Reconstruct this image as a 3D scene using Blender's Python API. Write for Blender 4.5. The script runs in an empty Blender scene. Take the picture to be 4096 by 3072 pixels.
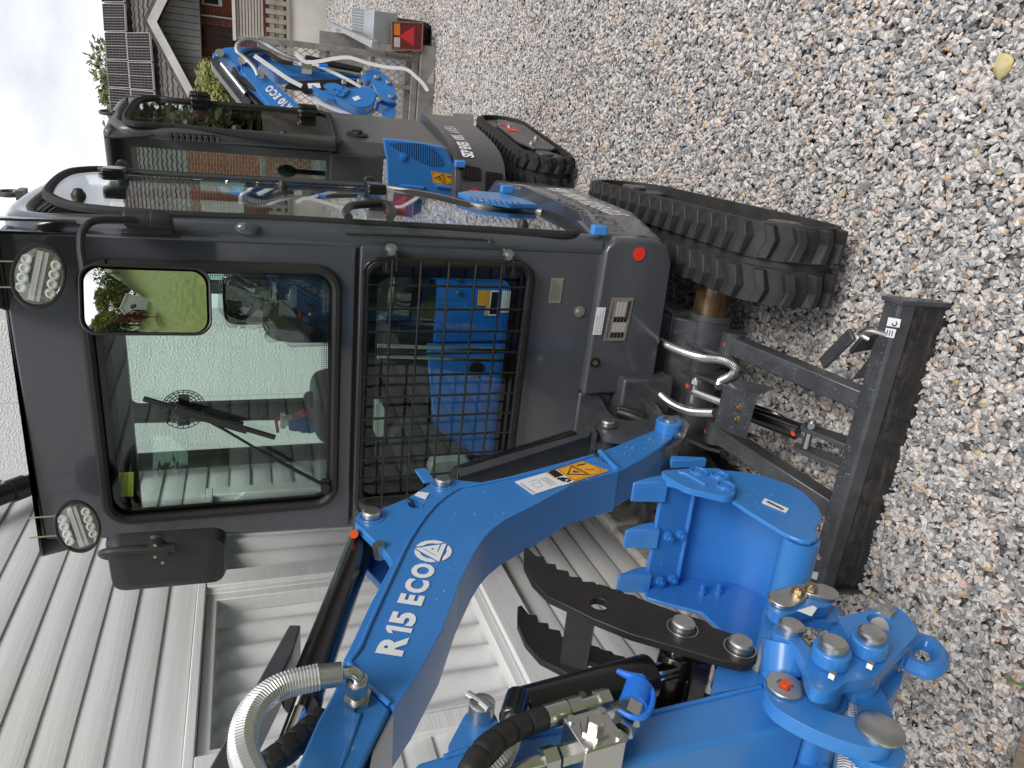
import bpy, bmesh, math, random
from mathutils import Vector as V, Matrix, noise
from mathutils.geometry import tessellate_polygon
R = math.radians
random.seed(7)
sc = bpy.context.scene
COL = sc.collection
# ---------------------------------------------------------------- camera (phone held sideways: the picture lies on its side)
H = 1.70; FPX = 2900.0; PITCH = R(19.895); ROLL = R(1.764)
RIGHT = V((1, 0, 0)); DOWN = V((0, -math.sin(PITCH), -math.cos(PITCH))); FWD = V((0, math.cos(PITCH), -math.sin(PITCH)))
cr, sr = math.cos(ROLL), math.sin(ROLL)
AV = RIGHT * cr + DOWN * sr            # what points right when the picture is held upright
BV = DOWN * cr - RIGHT * sr            # what points down when the picture is held upright
CAMP = V((0, 0, H))
cd = bpy.data.cameras.new('camera'); cam = bpy.data.objects.new('camera', cd); COL.objects.link(cam)
cd.sensor_fit = 'HORIZONTAL'; cd.sensor_width = 36.0; cd.lens = FPX / 4096 * 36.0
cd.clip_start = 0.05; cd.clip_end = 2000
m3 = Matrix((BV, AV, -FWD)).transposed()
cam.matrix_world = Matrix.Translation(CAMP) @ m3.to_4x4()
sc.camera = cam
# ---------------------------------------------------------------- overcast sky, soft sun, exposure
SUN_EL, SUN_AZ = R(52), R(150)         # azimuth: clockwise from +Y
w = bpy.data.worlds.new('World'); sc.world = w; w.use_nodes = True
nt = w.node_tree; nt.nodes.clear()
wo = nt.nodes.new('ShaderNodeOutputWorld'); bg = nt.nodes.new('ShaderNodeBackground'); bg.inputs[1].default_value = 0.1
sky = nt.nodes.new('ShaderNodeTexSky'); sky.sky_type = 'NISHITA'; sky.sun_disc = False
sky.sun_elevation = SUN_EL; sky.sun_rotation = SUN_AZ; sky.air_density = 1.0; sky.dust_density = 2.0
tc = nt.nodes.new('ShaderNodeTexCoord'); mp = nt.nodes.new('ShaderNodeMapping'); mp.inputs['Scale'].default_value = (1.0, 1.0, 2.2)
nz = nt.nodes.new('ShaderNodeTexNoise'); nz.inputs['Scale'].default_value = 2.3; nz.inputs['Detail'].default_value = 6; nz.inputs['Roughness'].default_value = .5
rp = nt.nodes.new('ShaderNodeValToRGB')
rp.color_ramp.elements[0].position = .36; rp.color_ramp.elements[0].color = (3.3, 3.5, 4.0, 1)
rp.color_ramp.elements[1].position = .62; rp.color_ramp.elements[1].color = (8.8, 8.75, 8.75, 1)
mx = nt.nodes.new('ShaderNodeMix'); mx.data_type = 'RGBA'; mx.inputs[0].default_value = .88
L_ = nt.links.new
L_(tc.outputs['Generated'], mp.inputs[0]); L_(mp.outputs[0], nz.inputs['Vector']); L_(nz.outputs['Fac'], rp.inputs[0])
L_(sky.outputs[0], mx.inputs[6]); L_(rp.outputs[0], mx.inputs[7]); L_(mx.outputs[2], bg.inputs[0]); L_(bg.outputs[0], wo.inputs[0])
sl = bpy.data.lights.new('sun', 'SUN'); sl.energy = 1.4; sl.angle = R(25); sl.color = (1, .965, .92)
so = bpy.data.objects.new('sun', sl); COL.objects.link(so)
sd = V((math.sin(SUN_AZ) * math.cos(SUN_EL), math.cos(SUN_AZ) * math.cos(SUN_EL), math.sin(SUN_EL)))
so.rotation_euler = sd.to_track_quat('Z', 'Y').to_euler(); so.location = (0, 0, 30)
vs = sc.view_settings
vs.view_transform = 'Standard'; vs.look = 'None'; vs.exposure = 0.68; vs.gamma = 1.0; vs.use_curve_mapping = False
sc.cycles.max_bounces = 10; sc.cycles.transparent_max_bounces = 16; sc.cycles.use_denoising = True
sc.cycles.caustics_reflective = False; sc.cycles.caustics_refractive = False
# ---------------------------------------------------------------- measuring: a sight line of the photograph met with a plane of the place
def ray(x, y):
    return FWD + AV * ((1536.0 - y) / FPX) + BV * ((x - 2048.0) / FPX)
def hit(x, y, p0, n):
    d = ray(x, y); return CAMP + d * ((p0 - CAMP).dot(n) / d.dot(n))
def gz(x, y, z=0.0):
    return hit(x, y, V((0, 0, z)), V((0, 0, 1)))
class Fr:
    """a thing's own frame: l to the viewer's right, b away from the viewer, z up"""
    def __init__(s, th, o=(0, 0, 0)):
        t = R(th); s.L = V((math.cos(t), -math.sin(t), 0)); s.B = V((math.sin(t), math.cos(t), 0)); s.Z = V((0, 0, 1)); s.o = V(o); s.th = t
    def __call__(s, l, b, z): return s.o + s.L * l + s.B * b + s.Z * z
    def loc(s, p): q = p - s.o; return V((q.dot(s.L), q.dot(s.B), q.z))
    def front(s, x, y, b): return hit(x, y, s.o + s.B * b, s.B)
    def side(s, x, y, l): return hit(x, y, s.o + s.L * l, s.L)
# ---------------------------------------------------------------- materials
MATS = {}
def mat(name, col, rough=.5, metal=0.0, coat=0.0, var=0.0, vscale=8.0, bump=0.0, bscale=60.0, col2=None, spec=.5, emit=0, stretch=None, coatr=.08, detail=4.0, vlo=.35, vhi=.65):
    if name in MATS: return MATS[name]
    m = bpy.data.materials.new(name); m.use_nodes = True; n = m.node_tree.nodes; l = m.node_tree.links
    p = n['Principled BSDF']
    p.inputs['Base Color'].default_value = (*col, 1); p.inputs['Roughness'].default_value = rough; p.inputs['Metallic'].default_value = metal
    p.inputs['Coat Weight'].default_value = coat; p.inputs['Coat Roughness'].default_value = coatr; p.inputs['Specular IOR Level'].default_value = spec
    if emit: p.inputs['Emission Color'].default_value = (*col, 1); p.inputs['Emission Strength'].default_value = emit
    if var or col2 or bump:
        t = n.new('ShaderNodeTexCoord'); src = t.outputs['Object']
        if stretch:
            mpn = n.new('ShaderNodeMapping'); mpn.inputs['Scale'].default_value = stretch; l.new(src, mpn.inputs[0]); src = mpn.outputs[0]
    if var or col2:
        z = n.new('ShaderNodeTexNoise'); z.inputs['Scale'].default_value = vscale; z.inputs['Detail'].default_value = detail; l.new(src, z.inputs['Vector'])
        r = n.new('ShaderNodeValToRGB'); c2 = col2 or tuple(min(1, c * (1 + var)) for c in col); c1 = col if col2 else tuple(c * (1 - var) for c in col)
        r.color_ramp.elements[0].position = vlo; r.color_ramp.elements[0].color = (*c1, 1); r.color_ramp.elements[1].position = vhi; r.color_ramp.elements[1].color = (*c2, 1)
        l.new(z.outputs['Fac'], r.inputs[0]); l.new(r.outputs[0], p.inputs['Base Color'])
    if bump:
        z2 = n.new('ShaderNodeTexNoise'); z2.inputs['Scale'].default_value = bscale; z2.inputs['Detail'].default_value = 3; l.new(src, z2.inputs['Vector'])
        b = n.new('ShaderNodeBump'); b.inputs['Strength'].default_value = bump; b.inputs['Distance'].default_value = .01; l.new(z2.outputs['Fac'], b.inputs['Height']); l.new(b.outputs[0], p.inputs['Normal'])
    MATS[name] = m; return m
def glass(name, tint, refl=.04):
    if name in MATS: return MATS[name]
    m = bpy.data.materials.new(name); m.use_nodes = True; n = m.node_tree.nodes; l = m.node_tree.links; n.clear()
    o = n.new('ShaderNodeOutputMaterial'); tr = n.new('ShaderNodeBsdfTransparent'); gl = n.new('ShaderNodeBsdfGlossy'); gl.inputs['Roughness'].default_value = .0
    tr.inputs[0].default_value = (*tint, 1); gl.inputs[0].default_value = (1, 1, 1, 1)
    lw = n.new('ShaderNodeLayerWeight'); lw.inputs[0].default_value = .5
    pw = n.new('ShaderNodeMath'); pw.operation = 'POWER'; pw.inputs[1].default_value = 5.0
    ma = n.new('ShaderNodeMath'); ma.operation = 'MULTIPLY_ADD'; ma.inputs[1].default_value = 1 - refl; ma.inputs[2].default_value = refl
    mixn = n.new('ShaderNodeMixShader')
    l.new(lw.outputs['Facing'], pw.inputs[0]); l.new(pw.outputs[0], ma.inputs[0]); l.new(ma.outputs[0], mixn.inputs[0]); l.new(tr.outputs[0], mixn.inputs[1]); l.new(gl.outputs[0], mixn.inputs[2]); l.new(mixn.outputs[0], o.inputs[0])
    MATS[name] = m; return m
BLUE = mat('blue_paint', (.042, .22, .60), .31, coat=.22, bump=.012, bscale=220)
GREY = mat('dark_grey_paint', (.072, .077, .090), .20, coat=.65, bump=.010, bscale=160)
GREYC = mat('chassis_grey_paint', (.062, .065, .072), .36, coat=.25, var=.2, vscale=20, bump=.02, bscale=90)
BLACKP = mat('black_gloss_paint', (.010, .009, .009), .22, coat=.3, bump=.01, bscale=150)
BLACKM = mat('black_matt_paint', (.017, .015, .014), .42, var=.2, vscale=30)
PLAS = mat('black_plastic', (.022, .021, .021), .48, bump=.02, bscale=400)
SEAL = mat('black_rubber_seal', (.018, .017, .016), .55)
RUB = mat('track_rubber', (.024, .023, .022), .62, col2=(.046, .043, .041), vscale=14, bump=.05, bscale=70, vlo=.42, vhi=.75)
ZINC = mat('zinc_steel', (.60, .60, .59), .36, 1.0, var=.08, vscale=30)
ZINCB = mat('bright_nickel', (.66, .645, .61), .27, 1.0)
GOLD = mat('yellow_zinc', (.52, .41, .26), .42, 1.0)
CHROME = mat('chrome_rod', (.78, .78, .77), .09, 1.0)
GALV = mat('galvanised_steel', (.42, .43, .43), .48, .75, col2=(.60, .61, .61), vscale=18)
GALVD = mat('weathered_galvanised', (.23, .215, .195), .62, .35, col2=(.34, .325, .30), vscale=10)
WHITE = mat('white_sticker', (.86, .86, .89), .4)
ORANGE = mat('orange_sticker', (.92, .42, .03), .4)
INK = mat('black_ink', (.012, .012, .012), .5)
INKG = mat('grey_ink', (.25, .25, .26), .5)
RED = mat('red_sticker', (.85, .04, .025), .45)
CAPRED = mat('red_grease_cap', (.75, .09, .03), .4)
FOAM = mat('blue_foam', (.055, .27, .74), .8, bump=.03, bscale=300)
BCAP = mat('blue_plastic_cap', (.02, .19, .78), .35)
RUSTPIPE = mat('brown_greased_steel', (.095, .055, .026), .26, .55, col2=(.21, .14, .075), vscale=24, stretch=(1, 1, .15), coat=.3)
GW = glass('cab_glass', (.925, .985, .958), .035); GD = glass('dark_cab_glass', (.46, .52, .47), .27); GF = glass('clear_film', (.95, .955, .95), .13)
MIRR = mat('mirror_silver', (.9, .91, .9), .012, 1.0)
# ---------------------------------------------------------------- mesh building
MW = {}
class G:
    def __init__(s): s.v = []; s.f = []
    def add(s, vs, fs):
        k = len(s.v); s.v += [V(q) for q in vs]; s.f += [tuple(i + k for i in f) for f in fs]; return s
    def box(s, o, a, b, c):
        """corner o, edge vectors a b c"""
        o = V(o); p = [o, o + a, o + a + b, o + b]; p += [q + c for q in p]
        fs = [(0, 3, 2, 1), (4, 5, 6, 7), (0, 1, 5, 4), (1, 2, 6, 5), (2, 3, 7, 6), (3, 0, 4, 7)]
        if V(a).cross(b).dot(c) < 0: fs = [f[::-1] for f in fs]
        return s.add(p, fs)
    def cbox(s, c, a, b, cc): a, b, cc = V(a), V(b), V(cc); return s.box(V(c) - (a + b + cc) * .5, a, b, cc)
    def prism(s, pts, vec, holes=()):
        vec = V(vec); loops = [[V(p) for p in pts]] + [[V(p) for p in h] for h in holes]
        nrm = V((0, 0, 0)); P = loops[0]
        for i in range(len(P)): nrm += P[i].cross(P[(i + 1) % len(P)])
        flat = [p for l in loops for p in l]; n = len(flat); tris = tessellate_polygon(loops); fs = []
        up = nrm.dot(vec) > 0
        for t in tris:
            a, b, c = t; tn = (flat[b] - flat[a]).cross(flat[c] - flat[a])
            if tn.dot(vec) > 0: t = (a, c, b)
            else: t = (a, b, c)
            fs.append(t); fs.append((t[0] + n, t[2] + n, t[1] + n))
        k = 0
        for li, l in enumerate(loops):
            m = len(l); nr = V((0, 0, 0))
            for i in range(m): nr += l[i].cross(l[(i + 1) % m])
            fwd = (nr.dot(vec) > 0) == (li == 0)
            for i in range(m):
                a, b = k + i, k + (i + 1) % m
                fs.append((a, b, b + n, a + n) if fwd else (b, a, a + n, b + n))
            k += m
        return s.add(flat + [p + vec for p in flat], fs)
    def cyl(s, p0, p1, r, r2=None, n=16, ph=0.0, caps=True):
        p0, p1 = V(p0), V(p1); d = (p1 - p0).normalized(); u = d.orthogonal().normalized(); q = d.cross(u); r2 = r if r2 is None else r2
        cs = [(math.cos(2 * math.pi * i / n + ph), math.sin(2 * math.pi * i / n + ph)) for i in range(n)]
        vs = [p0 + (u * c + q * e) * r for c, e in cs] + [p1 + (u * c + q * e) * r2 for c, e in cs]
        fs = [(i, (i + 1) % n, n + (i + 1) % n, n + i) for i in range(n)]
        if caps: fs += [tuple(range(n - 1, -1, -1)), tuple(range(n, 2 * n))]
        return s.add(vs, fs)
    def ring(s, p0, p1, r, ri, n=24):
        p0, p1 = V(p0), V(p1); d = (p1 - p0).normalized(); u = d.orthogonal().normalized(); q = d.cross(u); vs = []
        for p, rr in ((p0, r), (p1, r), (p1, ri), (p0, ri)):
            vs += [p + (u * math.cos(2 * math.pi * i / n) + q * math.sin(2 * math.pi * i / n)) * rr for i in range(n)]
        fs = [(k * n + i, k * n + (i + 1) % n, ((k + 1) % 4) * n + (i + 1) % n, ((k + 1) % 4) * n + i) for k in range(4) for i in range(n)]
        return s.add(vs, fs)
    def lathe(s, p0, axis, prof, n=20):
        """prof: list of (distance along axis, radius)"""
        p0 = V(p0); d = V(axis).normalized(); u = d.orthogonal().normalized(); q = d.cross(u); vs = []
        for t, r in prof: vs += [p0 + d * t + (u * math.cos(2 * math.pi * i / n) + q * math.sin(2 * math.pi * i / n)) * max(r, 1e-5) for i in range(n)]
        fs = [(k * n + i, k * n + (i + 1) % n, (k + 1) * n + (i + 1) % n, (k + 1) * n + i) for k in range(len(prof) - 1) for i in range(n)]
        fs += [tuple(range(n - 1, -1, -1)), tuple(range((len(prof) - 1) * n, len(prof) * n))]
        return s.add(vs, fs)
    def tube(s, path, r, n=10, closed=False, rf=None):
        path = [V(p) for p in path]; m = len(path); vs = []; up = None
        for i, p in enumerate(path):
            if closed: t = (path[(i + 1) % m] - path[i - 1]).normalized()
            else: t = (path[min(i + 1, m - 1)] - path[max(i - 1, 0)]).normalized()
            if up is None: up = t.orthogonal().normalized()
            up = (up - t * up.dot(t)).normalized(); q = t.cross(up); rr = rf(i) if rf else r
            vs += [p + (up * math.cos(2 * math.pi * k / n) + q * math.sin(2 * math.pi * k / n)) * rr for k in range(n)]
        fs = []
        for i in range(m if closed else m - 1):
            j = (i + 1) % m
            fs += [(i * n + k, i * n + (k + 1) % n, j * n + (k + 1) % n, j * n + k) for k in range(n)]
        if not closed: fs += [tuple(range(n - 1, -1, -1)), tuple(range((m - 1) * n, m * n))]
        return s.add(vs, fs)
    def ell(s, c, a, b, cc, nu=16, nv=10):
        """ellipsoid with half axes a b cc"""
        c, a, b, cc = V(c), V(a), V(b), V(cc); vs = []
        for j in range(nv + 1):
            t = math.pi * j / nv
            for i in range(nu):
                p = 2 * math.pi * i / nu; vs.append(c + a * math.cos(p) * math.sin(t) + b * math.sin(p) * math.sin(t) + cc * math.cos(t))
        fs = [(j * nu + i, (j + 1) * nu + i, (j + 1) * nu + (i + 1) % nu, j * nu + (i + 1) % nu) for j in range(nv) for i in range(nu)]
        return s.add(vs, fs)
    def sheet(s, rows):
        n = len(rows[0]); vs = [p for r in rows for p in r]
        return s.add(vs, [(i * n + j, i * n + j + 1, (i + 1) * n + j + 1, (i + 1) * n + j) for i in range(len(rows) - 1) for j in range(n - 1)])
def cr_path(pts, k=6, closed=False):
    """smooth path through points"""
    P = [V(p) for p in pts]; n = len(P); out = []
    rng = range(n) if closed else range(n - 1)
    for i in rng:
        p0 = P[i - 1] if (closed or i > 0) else P[0]; p1 = P[i]; p2 = P[(i + 1) % n]; p3 = P[(i + 2) % n] if (closed or i + 2 < n) else P[-1]
        for j in range(k):
            t = j / k; out.append(.5 * ((2 * p1) + (p2 - p0) * t + (2 * p0 - 5 * p1 + 4 * p2 - p3) * t * t + (3 * p1 - p0 - 3 * p2 + p3) * t ** 3))
    if not closed: out.append(P[-1])
    return out
def resample(path, step):
    out = [path[0]]; acc = 0
    for a, b in zip(path, path[1:]):
        d = (b - a).length; t = step - acc
        while t <= d: out.append(a + (b - a) * (t / d)); t += step
        acc = (acc + d) % step if d else acc
    return out
def rrect(f, u0, u1, v0, v1, r, n=5):
    """rounded rectangle through a function f(u, v) -> point"""
    out = []
    for (cu, cv, a0) in ((u1 - r, v1 - r, 0), (u0 + r, v1 - r, 90), (u0 + r, v0 + r, 180), (u1 - r, v0 + r, 270)):
        for i in range(n + 1):
            a = R(a0 + 90 * i / n); out.append(f(cu + r * math.cos(a), cv + r * math.sin(a)))
    return out
def roundpoly(pts, r=.01, n=4):
    """the same polygon with every corner rounded"""
    P = [V(p) for p in pts]; out = []; m = len(P)
    for i in range(m):
        a, b, c = P[i - 1], P[i], P[(i + 1) % m]; d1 = (a - b); d2 = (c - b); rr = min(r, d1.length * .45, d2.length * .45)
        s, e = b + d1.normalized() * rr, b + d2.normalized() * rr
        for k in range(n + 1):
            t = k / n; out.append(s * (1 - t) ** 2 + b * 2 * t * (1 - t) + e * t * t)
    return out
def mk(name, g, m, parent=None, bevel=0.0, sharp=35, seg=2, kind=None, label=None):
    me = bpy.data.meshes.new(name); M = MW.get(parent.name, Matrix()) if parent else Matrix(); I = M.inverted()
    me.from_pydata([I @ p for p in g.v], [], g.f); me.validate(); me.update()
    bm = bmesh.new(); bm.from_mesh(me); bmesh.ops.recalc_face_normals(bm, faces=bm.faces)
    for f in bm.faces: f.smooth = True
    c = math.cos(R(sharp))
    for e in bm.edges:
        if len(e.link_faces) == 2:
            if e.link_faces[0].normal.dot(e.link_faces[1].normal) < c: e.smooth = False
    bm.to_mesh(me); bm.free()
    me.materials.append(m); o = bpy.data.objects.new(name, me); COL.objects.link(o)
    if parent: o.parent = parent
    MW[o.name] = M
    if bevel:
        b = o.modifiers.new('bevel', 'BEVEL'); b.width = bevel; b.segments = seg; b.limit_method = 'ANGLE'; b.angle_limit = R(40); b.harden_normals = False
    if kind: o['kind'] = kind
    if label: o['label'] = label
    return o
def thing(name, label, cat, loc=(0, 0, 0), rz=0.0, group=None):
    o = bpy.data.objects.new(name, None); COL.objects.link(o); o.location = loc; o.rotation_euler = (0, 0, rz)
    o['label'] = label; o['category'] = cat
    if group: o['group'] = group
    MW[o.name] = Matrix.Translation(V(loc)) @ Matrix.Rotation(rz, 4, 'Z'); return o
def tag(o, label, cat, group=None):
    o['label'] = label; o['category'] = cat
    if group: o['group'] = group
    return o
def inst(name, me, M, parent, src=None):
    """one more piece with shared mesh data; M is its world matrix"""
    o = bpy.data.objects.new(name, me); COL.objects.link(o); o.parent = parent; o.matrix_local = MW[parent.name].inverted() @ M; MW[o.name] = M; return o
def basis(o, x, y, z): 
    M = Matrix((V(x), V(y), V(z))).transposed().to_4x4(); M.translation = V(o); return M
def text(s, org, ex, ey, h, m, parent, name='lettering', w=None, bold=0.0, th=.0006, spc=1.0):
    """flat lettering: org lower left, ex along the line, ey up; h capital height, w wanted width"""
    cu = bpy.data.curves.new('t', 'FONT'); cu.body = s; cu.size = 1; cu.offset = bold; cu.resolution_u = 3; cu.space_character = spc
    o = bpy.data.objects.new('t', cu); COL.objects.link(o); me = bpy.data.meshes.new_from_object(o); COL.objects.unlink(o); bpy.data.objects.remove(o); bpy.data.curves.remove(cu)
    xs = [v.co.x for v in me.vertices]; ys = [v.co.y for v in me.vertices]; x0, x1, y0, y1 = min(xs), max(xs), min(ys), max(ys)
    ex, ey = V(ex).normalized(), V(ey).normalized(); kx = (w / (x1 - x0)) if w else h / (y1 - y0); ky = h / (y1 - y0); ez = ex.cross(ey).normalized() * th
    g = G(); g.add([V(org) + ex * ((v.co.x - x0) * kx) + ey * ((v.co.y - y0) * ky) + ez for v in me.vertices], [tuple(p.vertices) for p in me.polygons]); bpy.data.meshes.remove(me)
    return mk(name, g, m, parent)
def hexnut(g, p, ax, r, h, ph=0.0): return g.cyl(p, V(p) + V(ax).normalized() * h, r, n=6, ph=ph)
def bolt(g, p, ax, r, washer=0.0):
    ax = V(ax).normalized(); p = V(p)
    if washer: g.cyl(p, p + ax * r * .25, washer, n=20); p = p + ax * r * .25
    hexnut(g, p, ax, r, r * .75); g.cyl(p + ax * r * .75, p + ax * r * .95, r * .55, n=12)
def big_letters(s, ta, tdir, tup, h, m, par):
    """bold lettering with a real figure one, set to measured widths"""
    spans = {'R15 ECO': [('R', 0, .18), ('1', .198, .266), ('5', .285, .42), ('E', .505, .615), ('C', .637, .795), ('O', .815, 1)], 'R10 ECO': [('R', 0, .16), ('1', .19, .255), ('0', .275, .42), ('E', .505, .615), ('C', .637, .795), ('O', .815, 1)]}[s]
    Wd = tdir.length; ex_, ey_ = tdir.normalized(), tup.normalized(); nz_ = ex_.cross(ey_)
    for ch, a, b in spans:
        o = ta + tdir * a; w_ = Wd * (b - a)
        if ch == '1':
            pt = [(.42, 0), (1, 0), (1, 1), (.55, 1), (0, .84), (0, .66), (.42, .78)]; mk('lettering', G().prism([o + ex_ * w_ * u + ey_ * h * v for u, v in pt], nz_ * .0006), m, par)
        else: text(ch, o, ex_, ey_, h, m, par, w=w_, bold=.05)
# ================================================================= ground
def gravel_ground_mat():
    m = bpy.data.materials.new('gravel_bed'); m.use_nodes = True; n = m.node_tree.nodes; l = m.node_tree.links; p = n['Principled BSDF']; p.inputs['Roughness'].default_value = .85
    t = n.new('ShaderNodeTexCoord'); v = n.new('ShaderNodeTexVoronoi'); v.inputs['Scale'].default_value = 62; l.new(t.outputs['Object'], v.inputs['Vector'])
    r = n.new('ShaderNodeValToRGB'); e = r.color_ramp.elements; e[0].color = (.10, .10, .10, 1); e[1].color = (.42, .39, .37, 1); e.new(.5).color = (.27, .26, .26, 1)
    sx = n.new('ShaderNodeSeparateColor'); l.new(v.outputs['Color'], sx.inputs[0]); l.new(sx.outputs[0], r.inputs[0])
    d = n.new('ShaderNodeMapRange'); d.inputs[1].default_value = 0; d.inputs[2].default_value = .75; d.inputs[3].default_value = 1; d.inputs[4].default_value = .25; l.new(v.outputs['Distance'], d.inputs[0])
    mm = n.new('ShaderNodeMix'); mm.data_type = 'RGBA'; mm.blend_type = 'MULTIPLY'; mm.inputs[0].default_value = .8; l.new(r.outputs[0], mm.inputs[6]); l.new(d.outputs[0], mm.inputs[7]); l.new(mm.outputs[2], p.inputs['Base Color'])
    b = n.new('ShaderNodeBump'); b.inputs['Strength'].default_value = .9; b.inputs['Distance'].default_value = .012; b.invert = True; l.new(v.outputs['Distance'], b.inputs['Height']); l.new(b.outputs[0], p.inputs['Normal'])
    return m
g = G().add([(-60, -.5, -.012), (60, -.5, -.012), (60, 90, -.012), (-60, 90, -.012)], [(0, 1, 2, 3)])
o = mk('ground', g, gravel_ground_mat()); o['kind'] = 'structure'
LAWN = mat('lawn_green', (.07, .115, .022), .9, col2=(.13, .17, .04), vscale=3)
g = G().add([(-60, -90, -.03), (60, -90, -.03), (60, -.5, -.03), (-60, -.5, -.03)], [(0, 1, 2, 3)])
o = mk('lawn', g, LAWN); o['kind'] = 'structure'
def stone_mat():
    m = bpy.data.materials.new('granite_chips'); m.use_nodes = True; n = m.node_tree.nodes; l = m.node_tree.links; p = n['Principled BSDF']; p.inputs['Roughness'].default_value = .6
    oi = n.new('ShaderNodeObjectInfo'); r = n.new('ShaderNodeValToRGB'); e = r.color_ramp.elements; r.color_ramp.interpolation = 'LINEAR'
    e[0].color = (.20, .20, .202, 1); e[1].color = (.72, .70, .68, 1)
    for ps, c in ((.14, (.26, .26, .262)), (.36, (.40, .395, .39)), (.58, (.54, .52, .50)), (.72, (.66, .585, .52)), (.83, (.64, .53, .45)), (.865, (.56, .38, .29)), (.88, (.50, .37, .18)), (.89, (.60, .58, .56))): e.new(ps).color = (*c, 1)
    l.new(oi.outputs['Random'], r.inputs[0])
    t = n.new('ShaderNodeTexCoord'); z = n.new('ShaderNodeTexNoise'); z.inputs['Scale'].default_value = 2.6; z.inputs['Detail'].default_value = 6; z.inputs['Roughness'].default_value = .75; l.new(t.outputs['Object'], z.inputs['Vector'])
    mr = n.new('ShaderNodeMapRange'); mr.inputs[1].default_value = .38; mr.inputs[2].default_value = .60; mr.inputs[3].default_value = .62; mr.inputs[4].default_value = 1.36; l.new(z.outputs['Fac'], mr.inputs[0])
    mm = n.new('ShaderNodeMix'); mm.data_type = 'RGBA'; mm.blend_type = 'MULTIPLY'; mm.inputs[0].default_value = 1; l.new(r.outputs[0], mm.inputs[6]); l.new(mr.outputs[0], mm.inputs[7]); l.new(mm.outputs[2], p.inputs['Base Color'])
    return m
def gravel():
    me = bpy.data.meshes.new('gravel'); vs = []; fs = []
    def band(y0, y1, xl, xr, n):
        for i in range(n):
            a, b = y0 + (y1 - y0) * i / n, y0 + (y1 - y0) * (i + 1) / n; k = len(vs)
            vs.extend([(xl(a), a, 0), (xr(a), a, 0), (xr(b), b, 0), (xl(b), b, 0)]); fs.append((k, k + 1, k + 2, k + 3))
    wallx = lambda y: -.66 - (3.03 - y) * .374
    band(.75, 3.85, lambda y: max(wallx(y), -.75 * y - .5), lambda y: .72 * y + .8, 12)
    band(3.85, 7.2, lambda y: max(.3, wallx(y)), lambda y: .66 * y + .7, 10)
    band(7.2, 15.0, lambda y: .18 * y + .3, lambda y: .62 * y + .8, 10)
    me.from_pydata(vs, [], fs); me.update()
    o = bpy.data.objects.new('gravel', me); COL.objects.link(o); o['kind'] = 'stuff'; o['label'] = 'loose crushed granite gravel covering the yard'
    sm = stone_mat(); me.materials.append(sm)
    ng = bpy.data.node_groups.new('gravel_scatter', 'GeometryNodeTree'); ng.interface.new_socket('Geometry', in_out='INPUT', socket_type='NodeSocketGeometry'); ng.interface.new_socket('Geometry', in_out='OUTPUT', socket_type='NodeSocketGeometry')
    N = ng.nodes.new; L = ng.links.new
    gi, go = N('NodeGroupInput'), N('NodeGroupOutput')
    ps = N('GeometryNodeInputPosition'); sx = N('ShaderNodeSeparateXYZ'); L(ps.outputs[0], sx.inputs[0])
    cv = N('ShaderNodeFloatCurve'); mr = N('ShaderNodeMapRange'); mr.inputs[1].default_value = 0; mr.inputs[2].default_value = 16; L(sx.outputs['Y'], mr.inputs[0]); L(mr.outputs[0], cv.inputs[1])
    c = cv.mapping.curves[0]; c.points[0].location = (0, 1.0); c.points[1].location = (1, .10); c.points.new(.16, 1.0); c.points.new(.26, .80); c.points.new(.45, .48); c.points.new(.55, .24); cv.mapping.update()
    mu = N('ShaderNodeMath'); mu.operation = 'MULTIPLY'; mu.inputs[1].default_value = 13000; L(cv.outputs[0], mu.inputs[0])
    dp = N('GeometryNodeDistributePointsOnFaces'); L(gi.outputs[0], dp.inputs['Mesh']); L(mu.outputs[0], dp.inputs['Density'])
    jn = N('GeometryNodeGeometryToInstance')
    for k in range(10):
        ic = N('GeometryNodeMeshIcoSphere'); ic.inputs['Radius'].default_value = 1; ic.inputs['Subdivisions'].default_value = 2 if k % 2 else 1
        rv = N('FunctionNodeRandomValue'); rv.data_type = 'FLOAT_VECTOR'; rv.inputs[0].default_value = (-.46,) * 3; rv.inputs[1].default_value = (.46,) * 3; rv.inputs['Seed'].default_value = k * 13 + 5
        sp = N('GeometryNodeSetPosition'); L(ic.outputs[0], sp.inputs['Geometry']); L(rv.outputs[0], sp.inputs['Offset'])
        ch = N('GeometryNodeConvexHull'); L(sp.outputs[0], ch.inputs[0])
        tr = N('GeometryNodeTransform'); L(ch.outputs[0], tr.inputs[0]); tr.inputs['Scale'].default_value = ((1.15, .78, .58), (1.3, .7, .62), (1.0, .86, .68), (1.4, .62, .5), (1.05, .9, .5))[k % 5]
        st = N('GeometryNodeSetMaterial'); st.inputs['Material'].default_value = sm; L(tr.outputs[0], st.inputs[0]); L(st.outputs[0], jn.inputs[0])
    ip = N('GeometryNodeInstanceOnPoints'); L(dp.outputs['Points'], ip.inputs['Points']); L(jn.outputs[0], ip.inputs['Instance']); ip.inputs['Pick Instance'].default_value = True
    ri = N('FunctionNodeRandomValue'); ri.data_type = 'INT'; ri.inputs[4].default_value = 0; ri.inputs[5].default_value = 9; L(ri.outputs[2], ip.inputs['Instance Index'])
    rr = N('FunctionNodeRandomValue'); rr.data_type = 'FLOAT_VECTOR'; rr.inputs[0].default_value = (-.7, -.7, 0); rr.inputs[1].default_value = (.7, .7, 6.28); rr.inputs['Seed'].default_value = 3; L(rr.outputs[0], ip.inputs['Rotation'])
    rs = N('FunctionNodeRandomValue'); rs.data_type = 'FLOAT'; rs.inputs[2].default_value = .0048; rs.inputs[3].default_value = .0106; rs.inputs['Seed'].default_value = 9
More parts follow.
